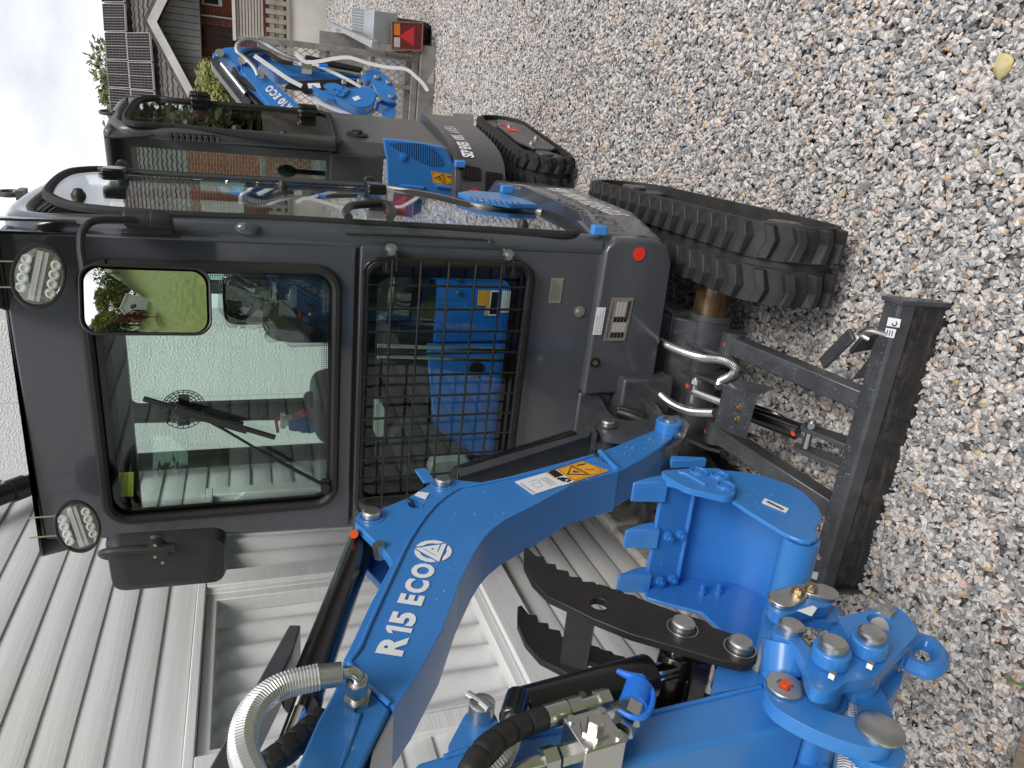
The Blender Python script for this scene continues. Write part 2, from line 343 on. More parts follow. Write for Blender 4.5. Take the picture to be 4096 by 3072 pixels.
    m2 = N('ShaderNodeMapRange'); m2.inputs[1].default_value = 4.5; m2.inputs[2].default_value = 15; m2.inputs[3].default_value = 1.0; m2.inputs[4].default_value = 2.3; L(sx.outputs['Y'], m2.inputs[0])
    ms = N('ShaderNodeMath'); ms.operation = 'MULTIPLY'; L(rs.outputs[1], ms.inputs[0]); L(m2.outputs[0], ms.inputs[1]); L(ms.outputs[0], ip.inputs['Scale'])
    rz = N('FunctionNodeRandomValue'); rz.data_type = 'FLOAT_VECTOR'; rz.inputs[0].default_value = (0, 0, -.008); rz.inputs[1].default_value = (0, 0, .008); rz.inputs['Seed'].default_value = 21
    nb = N('ShaderNodeTexNoise'); nb.inputs['Scale'].default_value = 1.7
    av = N('ShaderNodeVectorMath'); av.operation = 'ADD'; cb = N('ShaderNodeCombineXYZ'); nm = N('ShaderNodeMath'); nm.operation = 'MULTIPLY_ADD'; nm.inputs[1].default_value = .05; nm.inputs[2].default_value = -.025
    L(nb.outputs[0], nm.inputs[0]); L(nm.outputs[0], cb.inputs[2]); L(cb.outputs[0], av.inputs[0]); L(rz.outputs[0], av.inputs[1])
    s2 = N('GeometryNodeSetPosition'); L(dp.outputs['Points'], s2.inputs['Geometry']); L(av.outputs[0], s2.inputs['Offset']); L(s2.outputs[0], ip.inputs['Points'])
    L(ip.outputs[0], go.inputs[0])
    md = o.modifiers.new('scatter', 'NODES'); md.node_group = ng
gravel()
def rock(name, c, rad, m, label, cat='stone', sq=(1, .8, .6), seed=1, group=None):
    random.seed(seed); bm = bmesh.new(); bmesh.ops.create_icosphere(bm, subdivisions=2, radius=1)
    g = G(); vs = []
    for v in bm.verts:
        k = 1 + .35 * noise.noise(v.co * 1.3 + V((seed * 3.1, 0, 0))); vs.append(V(c) + V((v.co.x * sq[0], v.co.y * sq[1], v.co.z * sq[2])) * rad * k)
    g.add(vs, [tuple(x.index for x in f.verts) for f in bm.faces]); bm.free()
    o = mk(name, g, m, sharp=20); tag(o, label, cat, group); return o
YST = mat('yellow_stone', (.52, .42, .18), .8, col2=(.66, .57, .32), vscale=30)
rock('stone', gz(4012, 262, .012), .027, YST, 'pale yellow flat stone lying alone on the gravel near the edge', sq=(1.1, .9, .45), seed=4)
DST = mat('dark_stone', (.30, .20, .11), .8)
# ================================================================= white timber house on the left
FW = Fr(20.5, gz(2390, 2070, .2) * 1); FW.o.z = 0
SID = mat('white_painted_wood', (.70, .695, .685), .55, var=.04, vscale=5, bump=.10, bscale=14, stretch=(9, .30, 9))
SIDT = mat('white_painted_trim', (.79, .785, .78), .5, var=.04, vscale=6, bump=.12, bscale=30, stretch=(6, .5, 6))
house = thing('white_house', 'white house with lap siding, curtained window and rough rendered end wall beside the large excavator', 'house', FW(0, 0, 0), -FW.th)
PITCHB = .0935
for k in range(31):
    z0 = .215 + k * PITCHB; segs = [(-3.3, .80)]
    if z0 + PITCHB > .80 and z0 < 1.89: segs = [(-3.3, -1.07), (.52, .80)]
    for (b0, b1) in segs:
        j = random.uniform(-.0015, .0015); g = G()
        prof = [(0.0, z0 + PITCHB + .012), (-.03, z0 + PITCHB + .012), (-.03, z0), (.010 + j, z0), (.011 + j, z0 + .003), (.002, z0 + PITCHB + .008)]
        n = 14 if b1 - b0 > 1.5 else 3; rows = []
        ph = random.uniform(0, 50)
        for i in range(n + 1):
            b = b0 + (b1 - b0) * i / n; dz = .0025 * noise.noise(V((b * 1.3, ph, 0))); dl = .0018 * noise.noise(V((b * 1.1, ph, 7)))
            rows.append([FW(p[0] + dl, b, p[1] + dz) for p in prof] + [FW(prof[0][0] + dl, b, prof[0][1] + dz)])
        g.sheet(rows); mk('siding_board', g, SID, house)
def wbox(g, l0, l1, b0, b1, z0, z1): return g.box(FW(l0, b0, z0), FW.L * (l1 - l0), FW.B * (b1 - b0), V((0, 0, z1 - z0)))
win = mk('window', wbox(wbox(wbox(wbox(G(), -.04, .03, -1.07, .52, 1.865, 1.894), -.04, .03, -1.07, .52, .778, .90), -.04, .03, -1.07, -1.0, .90, 1.865), -.04, .03, .45, .52, .90, 1.865), SIDT, house, bevel=.004)
g = G(); wbox(g, -.05, .012, -.26, -.145, .90, 1.865); wbox(g, -.05, .028, -.235, -.17, .902, 1.863); mk('mullion', g, SIDT, win, bevel=.003)
for (b0, b1) in ((-1.0, -.26), (-.145, .45)):
    g = G(); t = .035
    wbox(g, -.05, .008, b0 + .001, b0 + t, .902, 1.863); wbox(g, -.05, .008, b1 - t, b1 - .001, .902, 1.863); wbox(g, -.05, .008, b0 + t, b1 - t, .902, .902 + t); wbox(g, -.05, .008, b0 + t, b1 - t, 1.863 - t, 1.863); mk('sash', g, SIDT, win, bevel=.003)
    g = G(); wbox(g, -.03, -.026, b0 + t, b1 - t, .902 + t, 1.863 - t); mk('pane', g, glass('window_glass', (.995, .998, .997), .015), win)
    rows = []
    CUR = mat('white_curtain', (.86, .855, .85), .9, var=.03, vscale=20)
    for i in range(16):
        z = .92 + (1.85 - .92) * i / 15; row = []
        for j in range(60):
            b = b0 + .01 + (b1 - b0 - .02) * j / 59
            row.append(FW(-.058 + .013 * math.sin(b * 58 + z * 3 + 2.2 * noise.noise(V((b * 3, z * 2, 3)))) + .006 * noise.noise(V((b * 12, z * 5, 0))), b, z))
        rows.append(row)
    mk('curtain', G().sheet(rows), CUR, win)
g = G(); wbox(g, -.5, -.3, -1.2, .7, .7, 2.1); mk('room_wall', g, mat('room_grey', (.4, .4, .4), .9), house)
g = G(); wbox(g, .0, .022, .775, .80, .21, 3.1); mk('corner_trim', g, SIDT, house)
FOOT = mat('old_concrete', (.40, .38, .33), .9, col2=(.56, .53, .47), vscale=22, bump=.5, bscale=50)
bb = -3.2
while bb < .8:
    wl = random.uniform(.28, .5); g = G(); dz = random.uniform(-.015, .01); dl = random.uniform(-.01, .02)
    wbox(g, -.25, .035 + dl, bb, min(bb + wl - .012, .8), -.1, .195 + dz); mk('footing_block', g, FOOT, house, bevel=.014); bb += wl
# rendered wall behind the machine
STU = mat('white_rough_render', (.74, .74, .735), .9, bump=1.0, bscale=80, var=.06, vscale=60)
SB = 2.3; lend = FW.loc(hit(1000, 1284, FW(0, SB, 0), FW.B)).x
g = G(); g.box(FW(-2.2, SB, -.1), FW.L * (lend + 2.2), FW.B * .35, V((0, 0, 5.0))); mk('rendered_wall', g, STU, house, bevel=.01)
lj = FW.loc(hit(60, 1612, FW(0, SB, 0), FW.B)).x
g = G(); g.box(FW(lj, SB - .0015, .1), FW.L * .004, FW.B * .004, V((0, 0, 4.9))); mk('render_joint', g, mat('joint_grey', (.55, .55, .55), .9), house)
PIPE = mat('black_pipe', (.018, .017, .016), .35)
p0 = hit(-260, 2080, FW(.10, 0, 0), FW.L); p1 = hit(70, 1955, FW(.10, 0, 0), FW.L); p2 = FW(.09, .70, p1.z - .25); p3 = FW(.09, .70, .25)
g = G(); g.tube(cr_path([p0, p1, p1 + (p2 - p1) * .7, p2 + V((0, 0, -.15)), p3], 8), .042, 14); g.ring(p1 - (p1 - p0).normalized() * .03, p1 + (p1 - p0).normalized() * .03, .048, .04)
mk('downpipe', g, PIPE, house)
# timber edging bottom left of the yard
TIM = mat('weathered_timber', (.15, .105, .075), .85, col2=(.30, .235, .18), vscale=30, bump=.5, bscale=60, stretch=(7, .4, 7))
a, b = gz(4118, 2810, .10), gz(4040, 3072, .10); d = (b - a).normalized(); nn = V((-d.y, d.x, 0)); nn = nn if nn.y < 0 else -nn
g = G(); 
for i in range(2): g.box(a - d * .5 + nn * (.061 * i), d * 1.6, nn * .058, V((0, 0, -.14 - .004 * i)))
o = mk('timber_edging', g, TIM, bevel=.004); tag(o, 'weathered brown timber edging board along the gravel in the near corner', 'timber')
# lone grass blade
q0, q1 = gz(4110, 2745, .03), gz(4008, 2688, .02); g = G(); rows = []
for i in range(7):
    t = i / 6; p = q0.lerp(q1, t) + V((0, 0, .02 * math.sin(t * 3))); w_ = .005 * (1 - t * .95); n2 = (q1 - q0).cross(V((0, 0, 1))).normalized()
    rows.append([p - n2 * w_, p + V((0, 0, -.001)), p + n2 * w_])
o = mk('grass_blade', G().sheet(rows), mat('grass_blade_green', (.10, .17, .03), .6)); tag(o, 'single green grass blade with brown tip at the edge of the gravel', 'grass')
# ================================================================= trees and shrubs
def leafmat(name, c1, c2):
    m = mat(name, c1, .65, col2=c2, vscale=1.6); return m
LEAFCARD = {}
def leaf_mesh(name, m, sz, n, seed):
    random.seed(seed)
def tree(name, label, base, h, rad, m, trunk_m, n=2600, leaf=.12, cat='tree', group=None, seed=1, squash=1.0, low=.25, lobes=9):
    random.seed(seed); t = thing(name, label, cat, base, 0, group); base = V(base)
    g = G(); tip = base + V((random.uniform(-.05, .05) * h, random.uniform(-.05, .05) * h, h * .8)); path = cr_path([base, base.lerp(tip, .35) + V((.03 * h, 0, 0)), base.lerp(tip, .7), tip], 4)
    g.tube(path, 0, 8, rf=lambda i: .035 * h * (1 - .9 * i / (len(path) - 1)))
    cl = []
    for k in range(lobes):
        a = k * 2.4 + random.uniform(-.3, .3); hh = random.uniform(low + .1, .92); rr = rad * random.uniform(.45, .95) * (1 - .45 * max(0, (hh - .55) / .45)); c = base + V((math.cos(a) * rr * .75, math.sin(a) * rr * .75, hh * h)); cl.append((c, rad * random.uniform(.34, .55)))
        s = path[min(len(path) - 1, int(len(path) * (hh * .6)))]; g.tube(cr_path([s, s.lerp(c, .5) + V((0, 0, -.02 * h)), c], 3), 0, 5, rf=lambda i: .012 * h * (1 - .1 * i))
    cl.append((base + V((0, 0, h * .72)), rad * .6))
    mk('trunk', g, trunk_m, t)
    g = G()
    for _ in range(n):
        c, r = random.choice(cl); d = V((random.gauss(0, 1), random.gauss(0, 1), random.gauss(0, 1))).normalized(); p = c + V((d.x, d.y, d.z * squash)) * r * random.uniform(.55, 1.08)
        u = V((random.gauss(0, 1), random.gauss(0, 1), random.gauss(0, .6))).normalized(); w_ = u.orthogonal().normalized(); s_ = leaf * random.uniform(.5, 1.2)
        g.add([p - u * s_, p + w_ * s_ * .5 + V((0, 0, s_ * .15)), p + u * s_, p - w_ * s_ * .5], [(0, 1, 2, 3)])
    mk('crown', g, m, t); return t
BARK = mat('bark', (.10, .075, .055), .9, var=.3, vscale=20)
LG = leafmat('leaf_olive', (.055, .075, .016), (.15, .17, .045)); LY = leafmat('leaf_yellow_green', (.14, .16, .03), (.30, .31, .09)); LD = leafmat('leaf_dark', (.025, .04, .015), (.07, .09, .03)); LR = leafmat('leaf_red', (.09, .012, .016), (.19, .035, .035))
# ================================================================= brick house with solar panels, far right
base0 = gz(1306, 100); FH = Fr(16.5, (0, 0, 0)); BW = base0.dot(FH.B); BH = BW + 4.0
brick = thing('brick_house', 'red brick house with grey gable and rows of solar panels on its brown roof', 'house', FH(FH.L.dot(base0), BH, 0), -FH.th)
hp = lambda x, y, d=0: FH.front(x, y, BH + d)
BRK = mat('red_brick', (.22, .062, .038), .85, var=.3, vscale=3); MORT = bpy.data.materials.new('brick_wall'); MORT.use_nodes = True
_n = MORT.node_tree.nodes; _l = MORT.node_tree.links; _b = _n.new('ShaderNodeTexBrick'); _t = _n.new('ShaderNodeTexCoord'); _m = _n.new('ShaderNodeMapping'); _m.inputs['Rotation'].default_value = (R(90), 0, 0)
_b.inputs['Color1'].default_value = (.20, .055, .034, 1); _b.inputs['Color2'].default_value = (.28, .085, .05, 1); _b.inputs['Mortar'].default_value = (.27, .22, .19, 1); _b.inputs['Scale'].default_value = 1.0; _b.inputs['Brick Width'].default_value = .24; _b.inputs['Row Height'].default_value = .075; _b.inputs['Mortar Size'].default_value = .008
_l.new(_t.outputs['Object'], _m.inputs[0]); _l.new(_m.outputs[0], _b.inputs['Vector']); _l.new(_b.outputs['Color'], _n['Principled BSDF'].inputs['Base Color']); _n['Principled BSDF'].inputs['Roughness'].default_value = .9
ROOFM = mat('brown_roof_tile', (.085, .072, .066), .55, col2=(.16, .14, .13), vscale=7)
PANB = mat('grey_cladding', (.21, .205, .20), .7, var=.08, vscale=4); TRIMW = mat('house_white_trim', (.62, .60, .57), .6, var=.1, vscale=3)
def quad(g, f, x0, y0, x1, y1, th):   # rectangle on a house plane between two sight lines, th thick towards the viewer
    a, b = f(x0, y0), f(x1, y1); la, lb = FH.loc(a), FH.loc(b)
    return g.box(FH(min(la.x, lb.x), la.y, min(la.z, lb.z)), FH.L * abs(la.x - lb.x), -FH.B * th, V((0, 0, abs(la.z - lb.z))))
g = G(); quad(g, lambda x, y: hp(x, y, .02), 640, -1500, 1500, 760, .02); mk('wall', g, MORT, brick)
# bricks one by one over the wall that shows
la = FH.loc(hp(806, 470)); lb = FH.loc(hp(1000, -30)); bl, bh = .24, .075
bm_ = G().box(V((0, 0, 0)), V((bl - .012, 0, 0)), V((0, .03, 0)), V((0, 0, bh - .012))); bme = None
nb = 0; z = la.z; row = 0
door_l0, door_l1 = FH.loc(hp(900, 208)).x - .05, FH.loc(hp(900, 98)).x + .05
while z > lb.z - .3 and nb < 300:
    l = la.x + (.12 if row % 2 else 0)
    while l < lb.x and nb < 300:
        if not (door_l0 < l + .1 < door_l1):
            M = basis(FH(l, BH - .03 + .01, z - bh), FH.L, FH.B, V((0, 0, 1)))
            if bme is None:
                me = bpy.data.meshes.new('brick'); me.from_pydata([tuple(q) for q in bm_.v], [], bm_.f); me.materials.append(BRK); bme = me
            inst('brick', bme, M, brick); nb += 1
        l += bl
    z -= bh; row += 1
# gable of vertical boards with white barge boards
ap = hp(612, 98, -.5); lft = hp(768, 388, -.5); eaveL = FH.loc(hp(806, 388, -.5)); LA, LL = FH.loc(ap), FH.loc(lft); slope = (LA.z - LL.z) / (LA.x - LL.x)
zb = FH.loc(hp(806, 300, -.5)).z; l = LL.x; bw = .15; right_end = LA.x + (LA.x - LL.x)
g = G()
while l < right_end:
    f_ = lambda q: LA.z - abs(q - LA.x) * slope - .1
    l1 = min(l + bw - .014, right_end); top0, top1 = f_(l), f_(l1)
    if max(top0, top1) > zb + .02:
        pts = [(l, zb), (l1, zb), (l1, max(top1, zb + .01)), (l, max(top0, zb + .01))]
        mk('cladding_board', G().prism([FH(a, BH - .5, c) for a, c in pts], -FH.B * .02), PANB, brick)
    l += bw
for sgn in (-1, 1):
    e = LA.x + sgn * (LA.x - LL.x) * 1.03; ez = LA.z - abs(e - LA.x) * slope
    mk('barge_board', G().prism([FH(LA.x, BH - .9, LA.z + .08), FH(e, BH - .9, ez + .08), FH(e, BH - .9, ez - .12), FH(LA.x, BH - .9, LA.z - .12)], -FH.B * .05), TRIMW, brick)
    mk('gable_roof', G().prism([FH(LA.x, BH - .95, LA.z + .16), FH(e, BH - .95, ez + .16), FH(e, BH - .95, ez + .082), FH(LA.x, BH - .95, LA.z + .082)], FH.B * 4.5), ROOFM, brick)
g = G(); g.box(FH(LL.x + .3, BH - .52, zb - .02), FH.L * (right_end - LL.x - .6), FH.B * .5, V((0, 0, .02))); mk('soffit', g, PANB, brick)
# door, window, white post
DRB = mat('brown_door', (.045, .016, .010), .45); PGL = mat('frosted_pane', (.34, .33, .31), .3)
g = G(); quad(g, lambda x, y: hp(x, y, -.02), 812, 100, 938, 205, .05); dr = mk('door', g, DRB, brick, bevel=.01)
for i in range(3): 
    yy = 128 + i * 22; g = G(); quad(g, lambda x, y: hp(x, y, -.072), 832, yy, 932, yy + 12, .01); mk('pane', g, PGL, dr)
g = G(); quad(g, lambda x, y: hp(x, y, -.04), 800, 56, 945, 82, .06); mk('post', g, TRIMW, brick, bevel=.01)
g = G(); quad(g, lambda x, y: hp(x, y, -.02), 808, 228, 830, 248, .04); quad(g, lambda x, y: hp(x, y, -.02), 830, 228, 1000, 246, .04); mk('trim_board', g, TRIMW, brick)
g = G(); quad(g, lambda x, y: hp(x, y, -.02), 803, -80, 890, 28, .06); wn_ = mk('window', g, TRIMW, brick, bevel=.01)
g = G(); quad(g, lambda x, y: hp(x, y, -.082), 812, -75, 874, 20, .006); mk('pane', g, mat('house_window_dark', (.03, .035, .04), .05, coat=.5), wn_)
# main roof behind the gable
rp_n = (-FH.B * math.sin(R(27)) + V((0, 0, 1)) * math.cos(R(27))).normalized(); rp_o = hp(640, 300, 2.8)
rfp = lambda x, y, d=0: hit(x, y, rp_o + rp_n * d, rp_n)
rup = (FH.B * math.cos(R(27)) + V((0, 0, 1)) * math.sin(R(27))).normalized()
rl = lambda p: ((p - rp_o).dot(FH.L), (p - rp_o).dot(rup))
u0 = rl(rfp(640, 620))[0] - 2; u1 = rl(rfp(500, -60))[0] + 4; vtop = rl(rfp(419, 150))[1]; vbot = rl(rfp(735, 400))[1] - .6
ROWS = 18; rh = (vtop - vbot) / ROWS
for k in range(ROWS):
    rows = [[], [], []]; n = 420
    for i in range(n + 1):
        u = u0 + (u1 - u0) * i / n; wv = .014 * math.sin(u * 2 * math.pi / .22)
        for r_, (v_, hgt) in enumerate(((vbot + k * rh, .0), (vbot + k * rh, .045), (vbot + (k + 1) * rh, .01))): rows[r_].append(rp_o + FH.L * u + rup * v_ + rp_n * (hgt + wv - .06))
    mk('tile_row', G().sheet(rows), ROOFM, brick)
PVF = mat('panel_frame', (.62, .63, .65), .35, .6); PVC = mat('solar_cell', (.030, .022, .021), .9, var=.2, vscale=2, spec=.03); PVG = mat('cell_grid', (.32, .32, .33), .5)
def pv(c):
    P = [rfp(x / 1.8436, y / 1.8436, .12) for x, y in c]; n = rp_n; cen = sum(P, V()) / 4
    f = mk('solar_panel', G().prism(P, n * .05), PVF, brick)
    Q = [cen + (p - cen) * .965 + n * .054 for p in P]; mk('cells', G().add(Q, [(0, 1, 2, 3)]), PVC, f)
    g = G()
    def ln(a, b, w_):
        d = (b - a).normalized(); s_ = n.cross(d) * w_; g.add([a - s_, b - s_, b + s_, a + s_], [(0, 1, 2, 3)])
    for i in range(1, 6): t = i / 6; ln(Q[0].lerp(Q[1], t) + n * .004, Q[3].lerp(Q[2], t) + n * .004, .0016)
    for i in range(1, 10): t = i / 10; ln(Q[0].lerp(Q[3], t) + n * .007, Q[1].lerp(Q[2], t) + n * .007, .0032 if i != 5 else .007)
    mk('cell_lines', g, PVG, f)
for c in ([(752, -190), (918, -195), (928, 18), (762, 18)], [(765, 28), (930, 30), (940, 232), (779, 232)], [(782, 240), (940, 240), (954, 442), (797, 437)], [(797, 449), (956, 453), (970, 650), (812, 642)], [(814, 650), (973, 660), (992, 862), (830, 850)],
          [(945, 243), (1115, 243), (1132, 455), (958, 450)], [(961, 460), (1133, 464), (1147, 668), (975, 656)], [(977, 662), (1148, 676), (1168, 880), (996, 866)]): pv(c)
# low white wall, fence and railing in front of the house
wp = lambda x, y, d=0: FH.front(x, y, BW + d)
wl = thing('garden_wall', 'low white rendered garden wall behind the galvanised trailer', 'wall', FH(FH.L.dot(base0), BW, 0), -FH.th)
g = G(); a, b = FH.loc(wp(1165, 420)), FH.loc(wp(1306, -300)); g.box(FH(a.x, BW, -.1), FH.L * (b.x - a.x), FH.B * .2, V((0, 0, a.z + .1))); mk('wall', g, mat('cream_render', (.66, .62, .55), .9, col2=(.76, .73, .68), vscale=2.0, bump=.3, bscale=20), wl)
g = G(); g.box(FH(a.x, BW - .05, a.z), FH.L * (b.x - a.x), FH.B * .3, V((0, 0, .06))); mk('coping', g, mat('wall_coping', (.36, .32, .27), .8), wl)
fn = thing('picket_fence', 'weathered open timber fence with low pickets standing on the white garden wall', 'fence', FH(FH.L.dot(base0), BW + .1, a.z), -FH.th)
FEN = mat('weathered_grey_fence', (.27, .25, .22), .85, col2=(.40, .375, .34), vscale=6)
zt = FH.loc(wp(1065, 100)).z; l = a.x
while l < b.x:
    g = G(); g.box(FH(l, BW + .1, a.z + .07), FH.L * .085, FH.B * .022, V((0, 0, zt - a.z - .07))); mk('picket', g, FEN, fn); l += .17
for zz in (a.z + .12, zt - .16): g = G(); g.box(FH(a.x, BW + .13, zz), FH.L * (b.x - a.x), FH.B * .04, V((0, 0, .08))); mk('rail', g, FEN, fn)
rlg = thing('terrace_railing', 'grey slatted terrace railing with white top rail in front of the brick house', 'railing', FH(FH.L.dot(base0), BW + 2.2, 0), -FH.th)
rp2 = lambda x, y: FH.front(x, y, BW + 2.2); za, zb2 = FH.loc(rp2(942, 60)).z, FH.loc(rp2(1052, 60)).z; l0, l1 = FH.loc(rp2(1000, 150)).x, FH.loc(rp2(1000, -250)).x
SLT = mat('grey_white_slats', (.46, .44, .43), .7, var=.08, vscale=4); n = 9
for i in range(n): g = G(); g.box(FH(l0, BW + 2.2, zb2 + (za - zb2) * i / n), FH.L * (l1 - l0), FH.B * .03, V((0, 0, (za - zb2) / n * .68))); mk('slat', g, SLT, rlg)
g = G(); g.box(FH(l0 - .1, BW + 2.15, za), FH.L * (l1 - l0 + .1), FH.B * .12, V((0, 0, .07))); mk('top_rail', g, TRIMW, rlg)
l = l0
while l < l1: g = G(); g.box(FH(l - .05, BW + 2.24, zb2 - .3), FH.L * .1, FH.B * .1, V((0, 0, za - zb2 + .3))); mk('post', g, TRIMW, rlg); l += 1.6
g = G(); g.box(FH(a.x, BW + .25, -.1), FH.L * (b.x - a.x), FH.B * 3.4, V((0, 0, zt - .25))); o = mk('terrace', g, mat('terrace_grass', (.10, .12, .03), .9, col2=(.26, .25, .07), vscale=5)); o['kind'] = 'structure'
# greenery about the brick house
tree('shrub', 'yellow green shrub growing against the brick house beside the blue boom', FH(FH.loc(hp(960, 345, -1.2)).x, BH - 1.2, FH.loc(hp(960, 345, -1.2)).z - .7), 1.55, .72, LY, BARK, 1600, .075, 'shrub', seed=3, low=.1)
tree('tree', 'feathery green treetop rising behind the solar roof on its left part', FH(FH.loc(hp(440, 300, 7)).x, BH + 7, 0), FH.loc(hp(398, 300, 7)).z + .1, 1.5, LG, BARK, 3000, .13, seed=5, low=.55, group='trees behind the brick house')
tree('tree', 'green treetop behind the solar roof just beside the small cab roof', FH(FH.loc(hp(440, 430, 7)).x, BH + 7, 0), FH.loc(hp(404, 430, 7)).z + .1, 1.4, LG, BARK, 3000, .13, seed=6, low=.55, group='trees behind the brick house')
# ================================================================= what the mirrors show behind the camera
random.seed(11)
for k in range(14):
    x = -16 + k * 2.7 + random.uniform(-.8, .8); y = -17 - random.uniform(0, 5) + abs(x) * .15
    tree('hedge_tree', 'olive green tree in the row closing the garden behind the camera', (x, y, -.03), random.uniform(7, 10.5), random.uniform(2.2, 3.0), random.choice([LG, LG, LD, LY]), BARK, 5200, .24, group='garden trees behind the camera', seed=40 + k, low=.08, lobes=11)
for k in range(6):
    y = -12 + k * 3.4; x = 15 + random.uniform(-1, 1)
    tree('hedge_tree', 'olive green tree in the row closing the garden behind the camera', (x, y, -.03), random.uniform(4.5, 6.5), random.uniform(1.8, 2.4), random.choice([LG, LD]), BARK, 2400, .17, group='garden trees behind the camera', seed=70 + k, low=.05, lobes=11)

GX = 2.4
gh = thing('green_house', 'pale green garden house with white window seen in the cab mirror', 'house', (-1.0 + GX, -13.5, 0), 0)
GHM = mat('pale_green_boards', (.36, .42, .33), .7, var=.05, vscale=3)
def gb_(g, x0, x1, y0, y1, z0, z1): return g.box(V((x0, y0, z0)), V((x1 - x0, 0, 0)), V((0, y1 - y0, 0)), V((0, 0, z1 - z0)))
mk('wall', G().prism([(GX - 2.6, -13.5, -.03), (GX + .2, -13.5, -.03), (GX + .2, -13.5, 2.3), (GX - 1.2, -13.5, 3.3), (GX - 2.6, -13.5, 2.3)], V((0, -3, 0))), GHM, gh)
for s_ in (-1, 1): mk('roof', G().prism([(GX - 1.2, -13.3, 3.42), (GX - 1.2 + s_ * 1.6, -13.3, 2.28), (GX - 1.2 + s_ * 1.6, -13.3, 2.18), (GX - 1.2, -13.3, 3.32)], V((0, -3.4, 0))), mat('dark_roof', (.06, .06, .065), .7), gh); mk('barge_board', G().prism([(GX - 1.2, -13.28, 3.45), (GX - 1.2 + s_ * 1.62, -13.28, 2.3), (GX - 1.2 + s_ * 1.62, -13.28, 2.14), (GX - 1.2, -13.28, 3.29)], V((0, -.03, 0))), TRIMW, gh)
wn2 = mk('window', gb_(G(), GX - 1.6, GX - .8, -13.48, -13.44, 1.2, 2.1), TRIMW, gh); mk('pane', gb_(G(), GX - 1.52, GX - .88, -13.44, -13.43, 1.28, 2.02), mat('house_window_dark', (.03, .035, .04), .05), wn2)
tree('red_leaved_tree', 'small tree with dark red leaves seen in the cab mirror', (-1.3, -9.5, -.03), 2.7, 1.1, LR, BARK, 1800, .11, seed=90, low=.2)

random.seed(31)
for k in range(12):
    y = 3.0 + k * 1.45; x = max(11.5, .60 * y + 5.0) + random.uniform(-.5, .8)
    tree('boundary_tree', 'leafy green tree in the row along the right boundary, mirrored in the small cab', (x, y, -.03), random.uniform(6.0, 8.0), random.uniform(1.7, 2.2), random.choice([LG, LY, LG]), BARK, 4500, .22, group='trees along the right boundary', seed=110 + k, low=.05, lobes=11)
bf0 = thing('boundary_fence', 'brown board fence along the right boundary mirrored in the small cab window', 'fence', (10.5, 8, 0), 0)
for k in range(60): y = 2.0 + k * .26; x = 10.2 + max(0, y - 9) * .35; mk('board', G().box(V((x, y, -.03)), V((.025, 0, 0)), V((0, .245, 0)), V((0, 0, 1.25))), mat('brown_fence', (.20, .17, .14), .8, var=.3, vscale=3), bf0)
# ================================================================= the large excavator
C = Fr(23.3); C.o = C.L * -.84
ex = thing('mini_excavator', 'large grey mini excavator with blue boom facing the camera, its cab beside the white house', 'excavator', C(0, 2.55, 0), -C.th)
P0_ = C.front(2680, 1690, 1.7); FB = Fr(20.5, (P0_.x, P0_.y, 0))
U = Fr(21.3); U.o = U.L * -.779
Z = V((0, 0, 1))
def cb(g, F, l0, l1, b0, b1, z0, z1): return g.box(F(l0, b0, z0), F.L * (l1 - l0), F.B * (b1 - b0), V((0, 0, z1 - z0)))
# ---------------------------------------------------------------- cab shell
fp = lambda l, z, b=2.0: C(l, b, z)
up = mk('upper_front_panel', G().prism([fp(-.505, 1.413), fp(.41, 1.413), fp(.41, 2.25), fp(-.452, 2.25), fp(-.462, 2.15)], C.B * .03, [rrect(lambda u, v: fp(u, v), -.412, .345, 1.457, 2.092, .065)]), GREY, ex, bevel=.006)
lo = mk('lower_front_panel', G().prism([fp(-.545, .668, 1.998), fp(.41, .668, 1.998), fp(.41, 1.403, 1.998), fp(-.508, 1.403, 1.998)], C.B * .03, [rrect(lambda u, v: fp(u, v, 1.998), -.42, .372, .886, 1.393, .055)]), GREY, ex, bevel=.006)
g = G(); cb(g, C, -.50, .40, 2.012, 2.03, 1.395, 1.42); mk('panel_gap', g, SEAL, ex)
FRIT = mat('black_glass_border', (.006, .006, .007), .12, coat=.2)
def pane(name, u0, u1, v0, v1, b, fr, r=.05, m=GW):
    p = mk(name, G().prism(rrect(lambda u, v: fp(u, v, b), u0, u1, v0, v1, r), C.B * .005), m, ex)
    mk('black_border', G().prism(rrect(lambda u, v: fp(u, v, b - .0015), u0, u1, v0, v1, r), C.B * .001, [rrect(lambda u, v: fp(u, v, b - .0015), u0 + fr[0], u1 - fr[1], v0 + fr[2], v1 - fr[3], r * .8)]), FRIT, p)
    # dotted edge of the border
    g = G(); a0, a1, c0, c1 = u0 + fr[0], u1 - fr[1], v0 + fr[2], v1 - fr[3]
    for row in range(3):
        k = .006 * row + .004; rr = .0022 - .0004 * row; st = .0058; u = a0 + .03
        while u < a1 - .03:
            for zz in (c0 + k, c1 - k): g.cyl(fp(u, zz, b - .0012), fp(u, zz, b - .0006), rr, n=6)
            u += st
        v = c0 + .03
        while v < c1 - .03:
            for uu in (a0 + k, a1 - k): g.cyl(fp(uu, v, b - .0012), fp(uu, v, b - .0006), rr, n=6)
            v += st
    d = mk('border_dots', g, FRIT, p, kind='stuff')
    return p
ws = pane('windshield', -.405, .338, 1.464, 2.085, 2.008, (.03, .022, .022, .030))
lg = pane('lower_window', -.413, .366, .893, 1.386, 2.006, (.05, .048, .055, .035))
def seal(name, path, r, par, closed=True, rib=.0075):
    P = resample(path + ([path[0]] if closed else []), rib / 2); g = G().tube(P, r, 8, rf=lambda i: r * (1.0 if i % 2 else .93)); return mk(name, g, SEAL, par)
